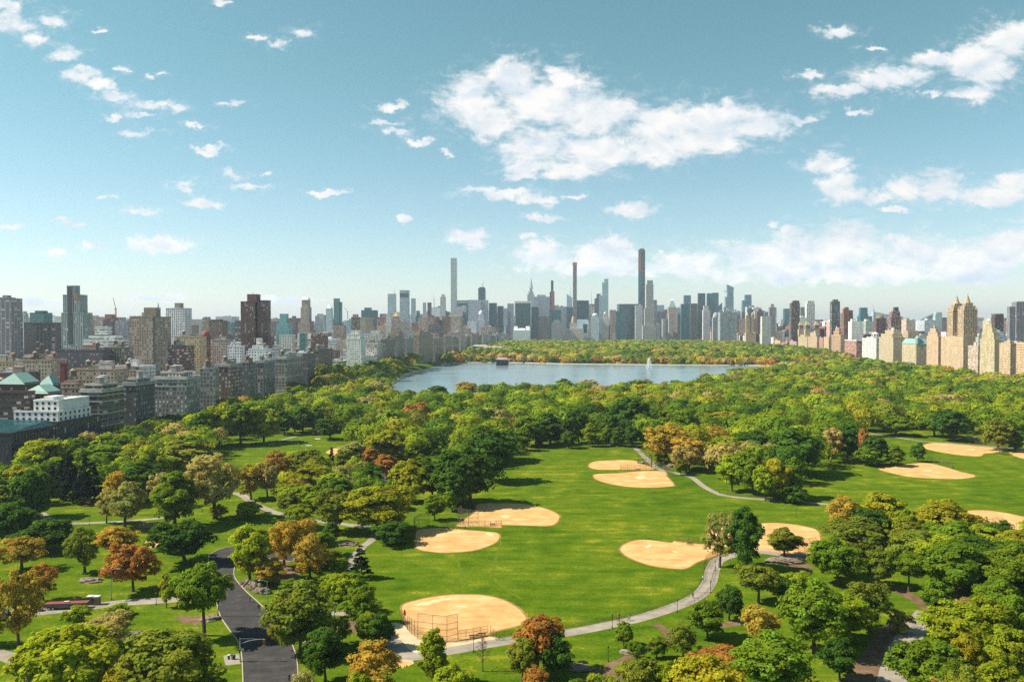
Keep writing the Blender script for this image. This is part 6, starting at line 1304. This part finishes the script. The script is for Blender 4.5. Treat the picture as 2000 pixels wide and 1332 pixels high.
fence('side_fence', 'fence line beside the path right of the middle infields', 'fence', pxs([(1280,912),(1295,914),(1302,921)]), 3.2, 3.0, .07, 2, 0, BS)
fence('side_fence', 'fence at the back of the lone right-hand infield', 'fence', pxs([(1812,901),(1835,907),(1860,914)]), 3.2, 4, .07, 2, 0, BS)
fence('side_fence', 'dark fence along the far right path', 'fence', pxs([(1905,868),(1950,873),(1992,879)]), 3.0, 5, .07, 2, 0, BS)
fence('backstop', 'far backstop between the two infields at the right', 'backstop', pxs([(1946,884),(1958,889),(1968,884)]), 5.0, 5, .08, 3, 1.5, BS, True, RUST, Vector((-.8, .2, 0)))
fence('path_fence', 'low black fence along the meadow side of the curving pale path', 'fence', pxs([(1000,1247),(1105,1229),(1195,1212),(1260,1197),(1328,1174),(1360,1152),(1374,1132),(1376,1112)]), 1.1, 2.6, .035, 2, 0)
fence('path_fence', 'low fence along the outer edge of the bend in the pale path', 'fence', pxs([(1398,1110),(1391,1130),(1387,1152),(1372,1168),(1340,1186)]), 1.1, 2.6, .035, 2, 0)
fence('path_fence', 'low fence along the far path below the dark bushes', 'fence', pxs([(1420,966),(1460,971),(1510,973),(1560,977)]), 1.1, 5, .05, 2, 0)
# ------------------------------------------------------------------ lamps, signal, signs, bins, benches
def lamp(px, py, h, label):
    x, y = ground(px, py); root = empty('lamp_post', (x, y, 0), 0, label, 'lamp post', 'park lamp posts along the paths'); s = h / 4.0
    mb = MB(); mb.prism(8, .20, .13, 0, .5 * s); mb.tube([(0, 0, .4 * s), (0, 0, 3.3 * s)], [.075, .055], 7); mb.prism(8, .12, .12, 3.25 * s, 3.32 * s); mb.build('post', METAL, root)
    mb = MB(); mb.prism(8, .14, .24, 3.32 * s, 3.75 * s); mb.prism(8, .27, .05, 3.75 * s, 3.95 * s); mb.prism(6, .05, 0, 3.95 * s, 4.1 * s); mb.build('lantern', METAL, root)
for px, py, h, lab in ((1323,1196,3.9,'black lamp post on the curving path at the oval infield, left of the walkers'),(1196,1227,4,'black lamp post on the path beside the two walkers in dark clothes'),(1388,1158,3.8,'black lamp post on the outer edge of the path bend'),(1397,1115,3.6,'black lamp post under the pale airy tree at the path bend'),
                      (1448,1222,4,'black lamp post beside the orange airy tree'),(1188,1292,4,'black lamp post by the lower dirt trail'),(925,1273,4,'black lamp post on the path below the nearest backstop'),(653,1205,3.9,'black lamp post on the short path right of the road'),(305,1181,3.6,'black lamp post on the left pale path before the road'),
                      (174,1025,3.8,'black lamp post on the path under the pines'),(1210,1225,3.9,'black lamp post just right of the paired walkers on the pale path'),(668,1130,4,'black lamp post by the flat rock at the meadow edge'),(1555,1010,3.6,'black lamp post left of the right-hand thicket')): lamp(px, py, h, lab)
def street_lamp(px, py, h, arms, label, mat):
    x, y = ground(px, py); root = empty('street_lamp', (x, y, 0), 0, label, 'street lamp', 'street lamps by the road'); mb = MB(); mb.prism(8, .32, .26, 0, .7); mb.tube([(0, 0, .6), (0, 0, h)], [.12, .07], 8); mb.build('pole', mat, root)
    for s in arms:
        mb = MB(); mb.tube([(0, 0, h - .25), (s * 1.0, 0, h + .15), (s * 1.9, 0, h + .2)], [.06, .05, .045], 6); mb.build('arm', mat, root)
        mb = MB(); mb.smooth = True; mb.tube([(s * 1.7, 0, h + .2), (s * 2.1, 0, h + .16), (s * 2.7, 0, h + .12)], [.08, .19, .12], 8); mb.build('lamp_head', STEEL, root)
street_lamp(217, 1171, 9.0, (-1, 1), 'grey double-headed street lamp on the lawn by the left path', plain('grey_lamp_paint', (.20, .24, .24), .5, .15))
street_lamp(426, 1204, 8.6, (-1, 1), 'dark street lamp at the left kerb of the road behind the tall-trunked tree', METAL)
street_lamp(522, 1186, 7.6, (-1,), 'pale green street lamp pole on the verge right of the road', plain('green_lamp_paint', (.22, .32, .26), .5, .15))
x, y = ground(469, 1292); root = empty('traffic_signal', (x, y, 0), 0, 'pale grey traffic signal pole with a long arm reaching over the road', 'traffic signal')
H = at_dist(469, 1246, y).z; A = 47 / FPX * y
mb = MB(); mb.prism(8, .26, .22, 0, .9); mb.tube([(0, 0, .8), (0, 0, H)], [.15, .11], 8); mb.build('pole', STEEL, root)
mb = MB(); mb.tube([(0, 0, H - 1.3), (A * .35, 0, H - .65), (A * .7, 0, H - .3), (A, 0, H - .22)], [.09, .08, .07, .06], 7); mb.tube([(0, 0, H - .1), (A * .45, 0, H - .12), (A * .9, 0, H - .26)], .03, 5); mb.build('arm', STEEL, root)
YEL = plain('signal_housing', (.42, .20, .03), .5, .1); mb = MB(); mb.box(A - .22, A + .22, -.2, .2, H - 1.5, H - .3, bottom=True)
for k in range(3): mb.prism(10, .15, .15, 0, .01, A, 0)
sh = mb.build('signal_head', YEL, root)
for k, c in enumerate(((.25, .02, .01), (.3, .2, .02), (.02, .18, .08))):
    mb = MB(); n = 10; mb.face([(A + .14 * math.cos(6.283 * j / n), -.212, H - .52 - .38 * k + .14 * math.sin(6.283 * j / n)) for j in range(n)], 0, None, c); mb.build('lens', STONE, sh)
mb = MB(); mb.box(-.18, .18, -.35, -.14, 2.2, 3.0, bottom=True); mb.build('control_box', METAL, root)
mb = MB(); mb.box(.2, .9, -.03, .03, 2.6, 3.2, 0, (.6, .6, .55), bottom=True); mb.build('sign_plate', STONE, root)
BINM = [plain('bin_green', (.03, .07, .045), .5, .2, 4), plain('bin_white', (.55, .55, .53), .5, .15, 4), plain('bin_black', (.03, .03, .03), .5, .2, 4)]
for k, (px, py, lab) in enumerate(((447,1287,'dark green litter bin, leftmost of three on the kerb pad'),(452,1287.5,'white litter bin between the dark bins on the kerb pad'),(457,1287,'black litter bin nearest the traffic signal'))):
    x, y = ground(px, py); root = empty('litter_bin', (x, y, 0), 0, lab, 'bin', 'litter bins by the traffic signal'); mb = MB(); mb.prism(12, .30, .36, 0, 1.0); mb.build('body', BINM[k], root); mb = MB(); mb.prism(12, .38, .38, 1.0, 1.06); mb.prism(12, .2, .12, 1.06, 1.12); mb.build('lid', BINM[(k + 1) % 3], root)
sheet('pavement', pxs([(436,1280),(466,1276),(470,1296),(440,1300)]), .034, PAVE, 0)
def bench(px, py, rz, label):
    x, y = ground(px, py); root = empty('bench', (x, y, 0), rz, label, 'bench', 'benches'); W = plain('bench_wood', (.16, .10, .06), .75, .25, 4); mb = MB()
    for k in range(3): mb.box(-1.1, 1.1, -.30 + k * .2, -.14 + k * .2, .43, .47, bottom=True)
    mb.build('seat', W, root); mb = MB()
    for k in range(2): mb.box(-1.1, 1.1, .30, .34, .58 + k * .2, .74 + k * .2, bottom=True)
    mb.build('backrest', W, root)
    for s in (-.9, 0, .9): mb = MB(); mb.box(s - .04, s + .04, -.28, -.2, 0, .43); mb.box(s - .04, s + .04, .29, .36, 0, .95); mb.build('leg', METAL, root)
bench(925, 1247, .2, 'wooden players bench inside the nearest dugout fence'); bench(941, 1243, .2, 'wooden bench at the right end of the nearest dugout fence'); bench(962, 1027, 0, 'bench behind the low dugout fence of the second infield'); bench(1246, 919, 0, 'bench behind the long dugout fence in mid meadow'); bench(1348, 1064, .1, 'bench behind the short posts at the oval infield')
# red corner flag
x, y = ground(789, 1214); root = empty('corner_flag', (x, y, 0), 0, 'small red flag on a thin pole at the left tip of the nearest infield', 'flag'); mb = MB(); mb.tube([(0, 0, 0), (0, 0, 3.4)], .03, 5); mb.build('pole', METAL, root)
mb = MB(); N = 6
for i in range(N):
    f = lambda t: (t * .55, .12 * math.sin(t * 5), 0)
    a, b = f(i / N), f((i + 1) / N); mb.face([(a[0], a[1], 1.9 - .35 * i / N), (b[0], b[1], 1.9 - .35 * (i + 1) / N), (b[0], b[1], 3.4 - .5 * (i + 1) / N), (a[0], a[1], 3.4 - .5 * i / N)])
mb.build('cloth', plain('red_flag_cloth', (.55, .03, .03), .8, .1), root)
# stone gate block, red-roofed long trailer, cars
x, y = ground(183, 1180); root = empty('gate_block', (x, y, 0), .1, 'pale stone-capped block standing on the lawn by the left path', 'gate block'); mb = MB(); mb.box(-1.7, -.1, -.7, .7, 0, 2.2, 0, (.16, .12, .09)); mb.box(.1, 1.7, -.7, .7, 0, 2.1, 0, (.20, .16, .12)); mb.build('body', STONE, root)
for s, hh in ((-.9, 2.2), (.9, 2.1)): mb = MB(); mb.box(s - .95, s + .95, -.85, .85, hh, hh + .35, 0, (.40, .37, .33), bottom=True); mb.prism(4, 1.1, .6, hh + .35, hh + .5, s, 0, 0, (.62, .58, .52), .5); mb.build('cap', STONE, root)
x, y = ground(131, 1188); root = empty('trailer', (x, y, 0), .12, 'long low trailer with a red roof parked on the left path', 'trailer'); mb = MB(); mb.box(-5.6, 5.6, -1.0, 1.0, .55, 1.6, 0, (.12, .12, .13), bottom=True); mb.build('body', STONE, root); mb = MB(); mb.box(-5.75, 5.75, -1.1, 1.1, 1.6, 1.8, 0, (.22, .06, .05), bottom=True); mb.box(-.8, .6, -.4, .4, 1.8, 2.1, 0, (.5, .4, .3)); mb.build('roof', STONE, root)
def wheel(root, x, y, r, w=.22):
    mb = MB(); n = 12; a = [2 * math.pi * k / n for k in range(n)]
    for k in range(n): c, d = a[k], a[(k + 1) % n]; mb.face([(x + r * math.cos(c), y - w / 2, r + r * math.sin(c)), (x + r * math.cos(d), y - w / 2, r + r * math.sin(d)), (x + r * math.cos(d), y + w / 2, r + r * math.sin(d)), (x + r * math.cos(c), y + w / 2, r + r * math.sin(c))])
    for s in (-1, 1): mb.face([(x + r * math.cos(c), y + s * w / 2, r + r * math.sin(c)) for c in a])
    wm = mb.build('wheel', plain('tyre', (.02, .02, .02), .8, .1), root); mb = MB(); mb.face([(x + r * .6 * math.cos(c), y - w / 2 - .01, r + r * .6 * math.sin(c)) for c in a]); mb.face([(x + r * .6 * math.cos(c), y + w / 2 + .01, r + r * .6 * math.sin(c)) for c in a]); mb.build('rim', STEEL, wm)
for wx in (-4.4, -3.4, 3.4, 4.4):
    for s in (-1.05, 1.05): wheel(root, wx, s, .45)
def car(px, py, rz, col, label, L=4.6, hh=1.5, d=None):
    x, y = ground(px, py); root = empty('car', (x, y, 0), rz, label, 'car', 'cars in the park'); prof = [(-L / 2, .35), (-L / 2, .85), (-L / 2 + .9, .95), (-L / 2 + 1.5, hh), (L / 2 - 1.4, hh), (L / 2 - .5, .95), (L / 2, .9), (L / 2, .35)]; w = .88
    paint = plain('car_paint', col, .3, .06, 1, 0, .6); gl = plain('car_glass', (.02, .025, .03), .08, .1)
    mb = MB(); low = [prof[0], prof[1], prof[2], prof[5], prof[6], prof[7]]; cab = [prof[2], prof[3], prof[4], prof[5]]
    for s in (-1, 1): mb.face([(p[0], s * w, p[1]) for p in low])
    for a, b in zip(low, low[1:] + low[:1]): mb.face([(a[0], -w, a[1]), (b[0], -w, b[1]), (b[0], w, b[1]), (a[0], w, a[1])])
    mb.build('body', paint, root)
    mb = MB(); c2 = w - .14
    for s in (-1, 1): mb.face([(cab[0][0], s * w, cab[0][1] + .002), (cab[3][0], s * w, cab[3][1] + .002), (cab[2][0], s * c2, cab[2][1]), (cab[1][0], s * c2, cab[1][1])])
    for a, b in ((cab[0], cab[1]), (cab[2], cab[3])): wa, wb = (w if a[1] < 1 else c2), (w if b[1] < 1 else c2); mb.face([(a[0], -wa, a[1]), (b[0], -wb, b[1]), (b[0], wb, b[1]), (a[0], wa, a[1])])
    mb.build('windows', gl, root); mb = MB(); mb.box(cab[1][0], cab[2][0], -c2, c2, hh - .01, hh + .05); mb.build('roof', paint, root)
    for s in (-1, 1):
        for q in (-L / 2 + .85, L / 2 - .85): wheel(root, q, s * (w - .06), .33)
        mb = MB(); mb.box(L / 2 - .02, L / 2 + .03, s * .62 - .18, s * .62 + .18, .65, .82, 0, (.7, .7, .65), bottom=True); mb.build('headlight', STONE, root)
car(8, 1211, .05, (.03, .035, .04), 'dark car at the left end of the pale path'); car(66, 1193, .15, (.10, .13, .16), 'blue grey car beside the red-roofed trailer')
x, y = ground(14, 1195); root = empty('gate_post', (x, y, 0), 0, 'short white post beside the dark car at the left edge', 'post'); mb = MB(); mb.prism(4, .5, .5, 0, 1.3, 0, 0, 0, (.6, .58, .54), .5); mb.prism(4, .6, .2, 1.3, 1.7, 0, 0, 0, (.6, .58, .54), .5); mb.build('shaft', STONE, root)
# ------------------------------------------------------------------ rocks
def rock_mat():
    m, nt, out = new_mat('schist_rock'); g = nd(nt, 'ShaderNodeNewGeometry'); n = noise(nt, g.outputs['Position'], .9, 7, .65); c = mixc(nt, maprange(nt, n, .3, .7, 0, 1), (.10, .075, .055), (.30, .235, .18))
    bn = nd(nt, 'ShaderNodeBump'); bn.inputs['Distance'].default_value = .3; nt.links.new(n, bn.inputs['Height']); principled(nt, out, c, .9, .15, 0, bn.outputs[0]); return m
ROCK = rock_mat()
def rock(px, py, w, dp, h, label, seed, rz=0):
    x, y = ground(px, py); bm = bmesh.new(); bmesh.ops.create_icosphere(bm, subdivisions=4, radius=1); r = random.Random(seed); ph = [Vector((r.uniform(-3, 3), r.uniform(-3, 3), r.uniform(-3, 3))) for _ in range(7)]
    for v in bm.verts:
        q = v.co.copy(); k = 1 + sum(.16 / (1 + i * .5) * math.sin((1.3 + i) * q.dot(p) + i) for i, p in enumerate(ph)); q *= k; q.z = max(q.z, -.3); v.co = (q.x * w / 2, q.y * dp / 2, q.z * h)
    me = bpy.data.meshes.new('rock'); bm.to_mesh(me); bm.free(); me.materials.append(ROCK); o = bpy.data.objects.new('rock_outcrop', me); link(o); o.location = (x, y, .1); o.rotation_euler = (0, 0, rz); tag(o, label, 'rock')
for i, a in enumerate(((678,1063,8,7,1.2,'flat grey rock outcrop on the grass left of the meadow'),(1535,1097,13,6,1.5,'rounded dark rock hump right of the tall dark tree'),(482,1143,4,3,1.6,'first of the broken rocks on the verge right of the road, farthest up the road'),(492,1148,4,3,1.8,'second broken rock on the verge right of the road'),(502,1152,4,3,2.0,'brownish broken rock on the verge beside the pale pole'),
   (513,1158,5,3,1.4,'last broken rock on the verge right of the road, nearest the viewer'),(292,1028,9,5,1.0,'low rock slab in the shade of the tall green oval tree'),(175,1135,7,4,.9,'small rock slab on the lawn left of the double-headed street lamp'),(262,1245,4,4,1.2,'dark rock between the two large trees at the lower left'),(410,1210,5,4,.8,'low rock at the left verge of the road'),
   (1255,905,5,3,.9,'far rock beside the path above the middle infields'),(1312,912,6,4,1.6,'pale boulder beside the far path by the middle infields'),(1895,858,14,6,1.8,'pinkish rock outcrop above the far right path'),(610,1262,5,4,1.1,'rock under the olive tree right of the road'),(680,935,10,6,1.6,'pinkish rock among trees behind the paved plaza'),(1135,1305,7,4,.6,'flat bare rock by the lower dirt trail'),(1225,1275,4,3,.5,'small flat stone beside the dirt trail'))): rock(*a, seed=i + 3)
# ------------------------------------------------------------------ people
SKIN = plain('skin', (.35, .20, .13), .6, .05)
CL = {}
def cloth(c):
    if c not in CL: CL[c] = plain('clothing', c, .85, .12, 6)
    return CL[c]
def body_mesh(pose, seed=0):
    """one skinned body: joints as connected edges with a radius each"""
    s = {'walk': 1, 'run': 1.6, 'stand': .15, 'ride': 0, 'sit': 0}[pose]
    J = {'pelvis': (0, 0, .95), 'waist': (0, .01, 1.10), 'chest': (0, .0, 1.35), 'neck': (0, .01, 1.50), 'chin': (0, -.02, 1.56), 'head': (0, -.02, 1.66), 'crown': (0, .0, 1.74)}
    E = [('pelvis', 'waist'), ('waist', 'chest'), ('chest', 'neck'), ('neck', 'chin'), ('chin', 'head'), ('head', 'crown')]
    Rd = dict(pelvis=.14, waist=.125, chest=.15, neck=.055, chin=.075, head=.10, crown=.06)
    for sd, n in ((-1, 'l'), (1, 'r')):
        st = s * sd * .22
        if pose in ('ride', 'sit'): leg = [(sd * .1, -.02, .92), (sd * .13, -.42, .88 if pose == 'ride' else .5), (sd * .12, -.35 + .1 * sd, .48), (sd * .12, -.45 + .1 * sd, .42)]
        else: leg = [(sd * .1, 0, .90), (sd * .11, -st * .7 - .02 * s, .50), (sd * .11, -st * 1.0 + .10 * s * (1 if st < 0 else 0), .09), (sd * .12, -st - .14 + .08 * s * (1 if st < 0 else 0), .05)]
        arm = [(sd * .19, .01, 1.43), (sd * .25, st * .5, 1.17), (sd * .24, st * .9 - .10, .93), (sd * .24, st * .9 - .16, .85)] if pose != 'ride' else [(sd * .19, -.02, 1.43), (sd * .24, -.25, 1.25), (sd * .22, -.48, 1.1), (sd * .22, -.55, 1.08)]
        for k, (q, r) in enumerate(zip(leg, (.095, .062, .045, .04))): J[f'leg{n}{k}'] = q; Rd[f'leg{n}{k}'] = r
        for k, (q, r) in enumerate(zip(arm, (.065, .045, .035, .03))): J[f'arm{n}{k}'] = q; Rd[f'arm{n}{k}'] = r
        E += [('pelvis', f'leg{n}0'), (f'leg{n}0', f'leg{n}1'), (f'leg{n}1', f'leg{n}2'), (f'leg{n}2', f'leg{n}3'), ('chest', f'arm{n}0'), (f'arm{n}0', f'arm{n}1'), (f'arm{n}1', f'arm{n}2'), (f'arm{n}2', f'arm{n}3')]
    lean = {'run': .12, 'ride': .3}.get(pose, 0)
    names = list(J); me = bpy.data.meshes.new('body_joints')
    me.from_pydata([(J[n][0], J[n][1] - lean * max(0, J[n][2] - .95), J[n][2]) for n in names], [(names.index(a), names.index(b)) for a, b in E], [])
    o = bpy.data.objects.new('body_joints', me); link(o); o.modifiers.new('skin', 'SKIN'); sub = o.modifiers.new('sub', 'SUBSURF'); sub.levels = 1
    sv = me.skin_vertices[0].data
    for i, n in enumerate(names): sv[i].radius = (Rd[n], Rd[n] * (.72 if n in ('chest', 'waist', 'pelvis') else 1)); sv[i].use_root = n == 'pelvis'
    dg = bpy.context.evaluated_depsgraph_get(); ev = o.evaluated_get(dg); out = bpy.data.meshes.new_from_object(ev); out.name = 'body'
    bpy.data.objects.remove(o); bpy.data.meshes.remove(me); out.polygons.foreach_set('use_smooth', np.ones(len(out.polygons), dtype=bool)); return out
BODIES = {p: body_mesh(p) for p in ('walk', 'run', 'stand', 'ride')}
def shell(src, keep, grow, name):
    bm = bmesh.new(); bm.from_mesh(src); bm.normal_update()
    for v in bm.verts: v.co += v.normal * grow
    bmesh.ops.delete(bm, geom=[f for f in bm.faces if not keep(f.calc_center_median())], context='FACES'); me = bpy.data.meshes.new(name); bm.to_mesh(me); bm.free(); return me
def parts_of(p):
    b = BODIES[p]; top = 1.02
    return dict(shirt=shell(b, lambda c: c.z > top - .06 and c.z < 1.50 and abs(c.x) < .30, .016, 'shirt'), trousers=shell(b, lambda c: .12 < c.z < top + .02 and abs(c.x) < .20, .014, 'trousers'), **{'shoe': shell(b, lambda c: c.z < .13 and c.x < 0, .012, 'shoe'), 'shoe ': shell(b, lambda c: c.z < .13 and c.x > 0, .012, 'shoe')}, hair=shell(b, lambda c: c.z > 1.60 and (c.z > 1.70 or c.y > -.05), .014, 'hair'))
PARTS = {p: parts_of(p) for p in BODIES}
def person(px, py, pose, shirt, trousers, rz, label, group, hair=(.05, .03, .02), bike=False, z=0, pos=None):
    x, y = pos or ground(px, py); root = empty('person', (x, y, z), rz, label, 'person', group)
    b = bpy.data.objects.new('body', BODIES[pose].copy()); b.data.materials.clear(); b.data.materials.append(SKIN); link(b, root)
    for n, c in (('shirt', shirt), ('trousers', trousers), ('shoe', (.05, .05, .05)), ('shoe ', (.05, .05, .05)), ('hair', hair)):
        me = PARTS[pose][n].copy(); me.materials.clear(); me.materials.append(cloth(c)); o = bpy.data.objects.new(n.strip(), me); link(o, root)
    return root
def bicycle(px, py, rz, label):
    x, y = ground(px, py); root = empty('bicycle', (x, y, 0), rz, label, 'bicycle', 'bicycles on the road'); mb = MB()
    for a, b in (((0, .0, .85), (0, .05, .30)), ((0, .0, .80), (0, -.5, .85)), ((0, .05, .30), (0, -.5, .80)), ((0, .05, .30), (0, .52, .34)), ((0, 0, .80), (0, .52, .34)), ((0, -.48, .95), (0, -.58, .34))): mb.tube([a, b], .025, 5)
    mb.build('frame', METAL, root)
    for yy in (.52, -.58):
        mb = MB(); n = 16; mb.tube([(0, yy + .33 * math.cos(6.283 * k / n), .34 + .33 * math.sin(6.283 * k / n)) for k in range(n + 1)], .025, 5, cap=False); mb.build('wheel', METAL, root)
    mb = MB(); mb.box(-.07, .07, -.1, .16, .85, .90, bottom=True); mb.build('saddle', METAL, root); mb = MB(); mb.tube([(-.25, -.5, .98), (0, -.46, 1.0), (.25, -.5, .98)], .02, 5); mb.build('handlebar', METAL, root)
WK, RD, PL = 'walkers on the curving pale path', 'people on the road', 'people on the small lawn'
K, W_, RED, BLU, GRY, NAV = (.02, .02, .02), (.7, .7, .68), (.42, .04, .03), (.05, .10, .25), (.2, .2, .2), (.02, .03, .07)
person(1373, 1134, 'walk', W_, K, .3, 'person in a white top and black trousers walking on the path bend', WK)
person(1353.5, 1168, 'walk', K, K, 2.6, 'person all in black walking lower on the path bend', WK)
person(1207, 1213, 'walk', RED, K, 1.2, 'person in a dark red top on the pale path left of a companion', WK)
person(1228, 1212, 'run', GRY, NAV, 1.4, 'person in grey striding on the pale path at the meadow fence', WK)
person(488, 1176, 'run', RED, K, .4, 'runner in a red top at the right kerb of the road', RD)
person(505, 1191, 'walk', K, K, .5, 'person in black walking at the right kerb of the road', RD)
person(422, 1096, 'walk', K, NAV, 3.0, 'left one of two dark-clothed people at the top of the road', RD); person(428, 1097, 'walk', GRY, K, 3.0, 'right one of two dark-clothed people at the top of the road', RD)
bicycle(565, 1330, .1, 'black bicycle ridden down the road at the bottom edge'); person(565, 1330, 'ride', K, K, .1, 'cyclist in black at the bottom edge of the road', RD)
person(900, 1018, 'stand', W_, GRY, 0, 'player in white standing behind the second backstop', 'people on the fields'); person(1406, 965, 'walk', (.2, .05, .04), K, .6, 'person in brown red on the far path by the bushes', 'people on the fields'); person(1503, 976, 'walk', W_, W_, 1.2, 'person in white on the far path below the dark bushes', 'people on the fields')
person(1905, 869, 'stand', RED, RED, 0, 'person in red on the far right path', 'people on the fields'); person(1862, 916, 'stand', K, K, 0, 'person in black at the fence of the lone right-hand infield', 'people on the fields'); person(909, 1033, 'stand', W_, K, .5, 'player in a white shirt at the fence between the left infields', 'people on the fields')
person(1948, 1056, 'walk', BLU, K, .3, 'person in blue below the backstop at the right edge', 'people on the fields'); person(395, 1001, 'walk', K, K, 1.5, 'person in black on the lawn path under the tan airy tree', 'people on the fields')
lawn = [(570,866,W_,BLU),(577,868,K,GRY),(583,870,W_,K),(588,866,BLU,K),(531,869,K,K),(537,868,W_,GRY),(600,874,BLU,W_),(606,872,GRY,K),(597,879,W_,W_),(617,862,K,K),(490,876,K,K),(505,884,K,NAV),(585,875,RED,K)]
cname = {W_: 'white', K: 'black', BLU: 'blue', GRY: 'grey', RED: 'red', NAV: 'navy'}
used = {}
for k, (px, py, a, b) in enumerate(lawn):
    key = f'{cname[a]} top and {cname[b]} trousers'; used[key] = used.get(key, 0) + 1
    person(px, py, 'stand', a, b, k, f'person in {key} on the small lawn' + ('' if used[key] == 1 else f', {["", "second", "third", "fourth"][used[key] - 1]} such from the left'), PL)
# white picnic sheets on the small lawn
for px, py, lab in ((530, 867, 'white sheet spread on the small lawn at the shadow edge'), (603, 870, 'white sheet spread beside the group on the small lawn'), (620, 857, 'small white sheet alone at the back of the small lawn'), (597, 881, 'white sheet nearest the orange tree on the small lawn')):
    x, y = ground(px, py); mb = MB(); n = 6
    for i in range(n):
        for j in range(n): f = lambda a, b: (-2 + 4 * a / n, -1.6 + 3.2 * b / n, .06 + .05 * math.sin(a * 2.1 + b) + .05 * math.cos(b * 1.7)); mb.face([f(i, j), f(i + 1, j), f(i + 1, j + 1), f(i, j + 1)])
    o = mb.build('picnic_sheet', plain('white_sheet', (.7, .7, .68), .9, .05), None, (x, y, 0)); tag(o, lab, 'sheet', 'picnic sheets on the small lawn')
# ------------------------------------------------------------------ fountain in the reservoir
x, y = ground(1268, 719, WATERZ); root = empty('fountain', (x, y, WATERZ), 0, 'tall white fountain jet rising from the reservoir', 'fountain'); g = np.random.default_rng(9); H = at_dist(1268, 700, y).z - WATERZ; n = 2600
up = g.random(n) < .45; t = g.random(n); z = np.where(up, H * t, H * (1 - t ** 1.5)); rr = np.where(up, .5 + .5 * t, .6 + 5.4 * t ** .75) * np.sqrt(g.random(n) * .5 + .5); a = g.random(n) * 6.283
c = np.stack([rr * np.cos(a), rr * np.sin(a), z], 1); u_ = unit(g.normal(size=(n, 3))) * .30; v_ = unit(np.cross(u_, g.normal(size=(n, 3)))) * .30
V = np.stack([c - u_, c - v_, c + u_, c + v_], 1).reshape(-1, 3); m, nt, out = new_mat('fountain_spray'); d = nd(nt, 'ShaderNodeBsdfDiffuse'); d.inputs[0].default_value = (.9, .92, .93, 1); tl = nd(nt, 'ShaderNodeBsdfTranslucent'); tl.inputs[0].default_value = (.9, .92, .93, 1); mx = nd(nt, 'ShaderNodeMixShader'); mx.inputs[0].default_value = .5; nt.links.new(d.outputs[0], mx.inputs[1]); nt.links.new(tl.outputs[0], mx.inputs[2]); nt.links.new(mx.outputs[0], out.inputs[0])
o = bpy.data.objects.new('jet', quads_mesh('jet', V, np.ones((n, 3)), m)); link(o, root); mb = MB(); mb.prism(10, .8, .6, -.1, .5); mb.build('nozzle', STEEL, root)
# ------------------------------------------------------------------ haze
bm = bmesh.new(); bmesh.ops.create_cube(bm, size=1); me = bpy.data.meshes.new('haze'); bm.to_mesh(me); bm.free()
hz = bpy.data.objects.new('haze', me); link(hz); hz.scale = (29000, 28000, 520); hz.location = (0, 12600, 258); hz['kind'] = 'stuff'; tag(hz, 'thin pale blue summer haze over the whole park and city', 'haze')
m, nt, out = new_mat('haze_air'); pv = nd(nt, 'ShaderNodeVolumePrincipled'); pv.inputs['Color'].default_value = (.75, .845, 1.0, 1); pv.inputs['Density'].default_value = HAZE; pv.inputs['Anisotropy'].default_value = .2; nt.links.new(pv.outputs[0], out.inputs['Volume']); me.materials.append(m)
hz.visible_shadow = True
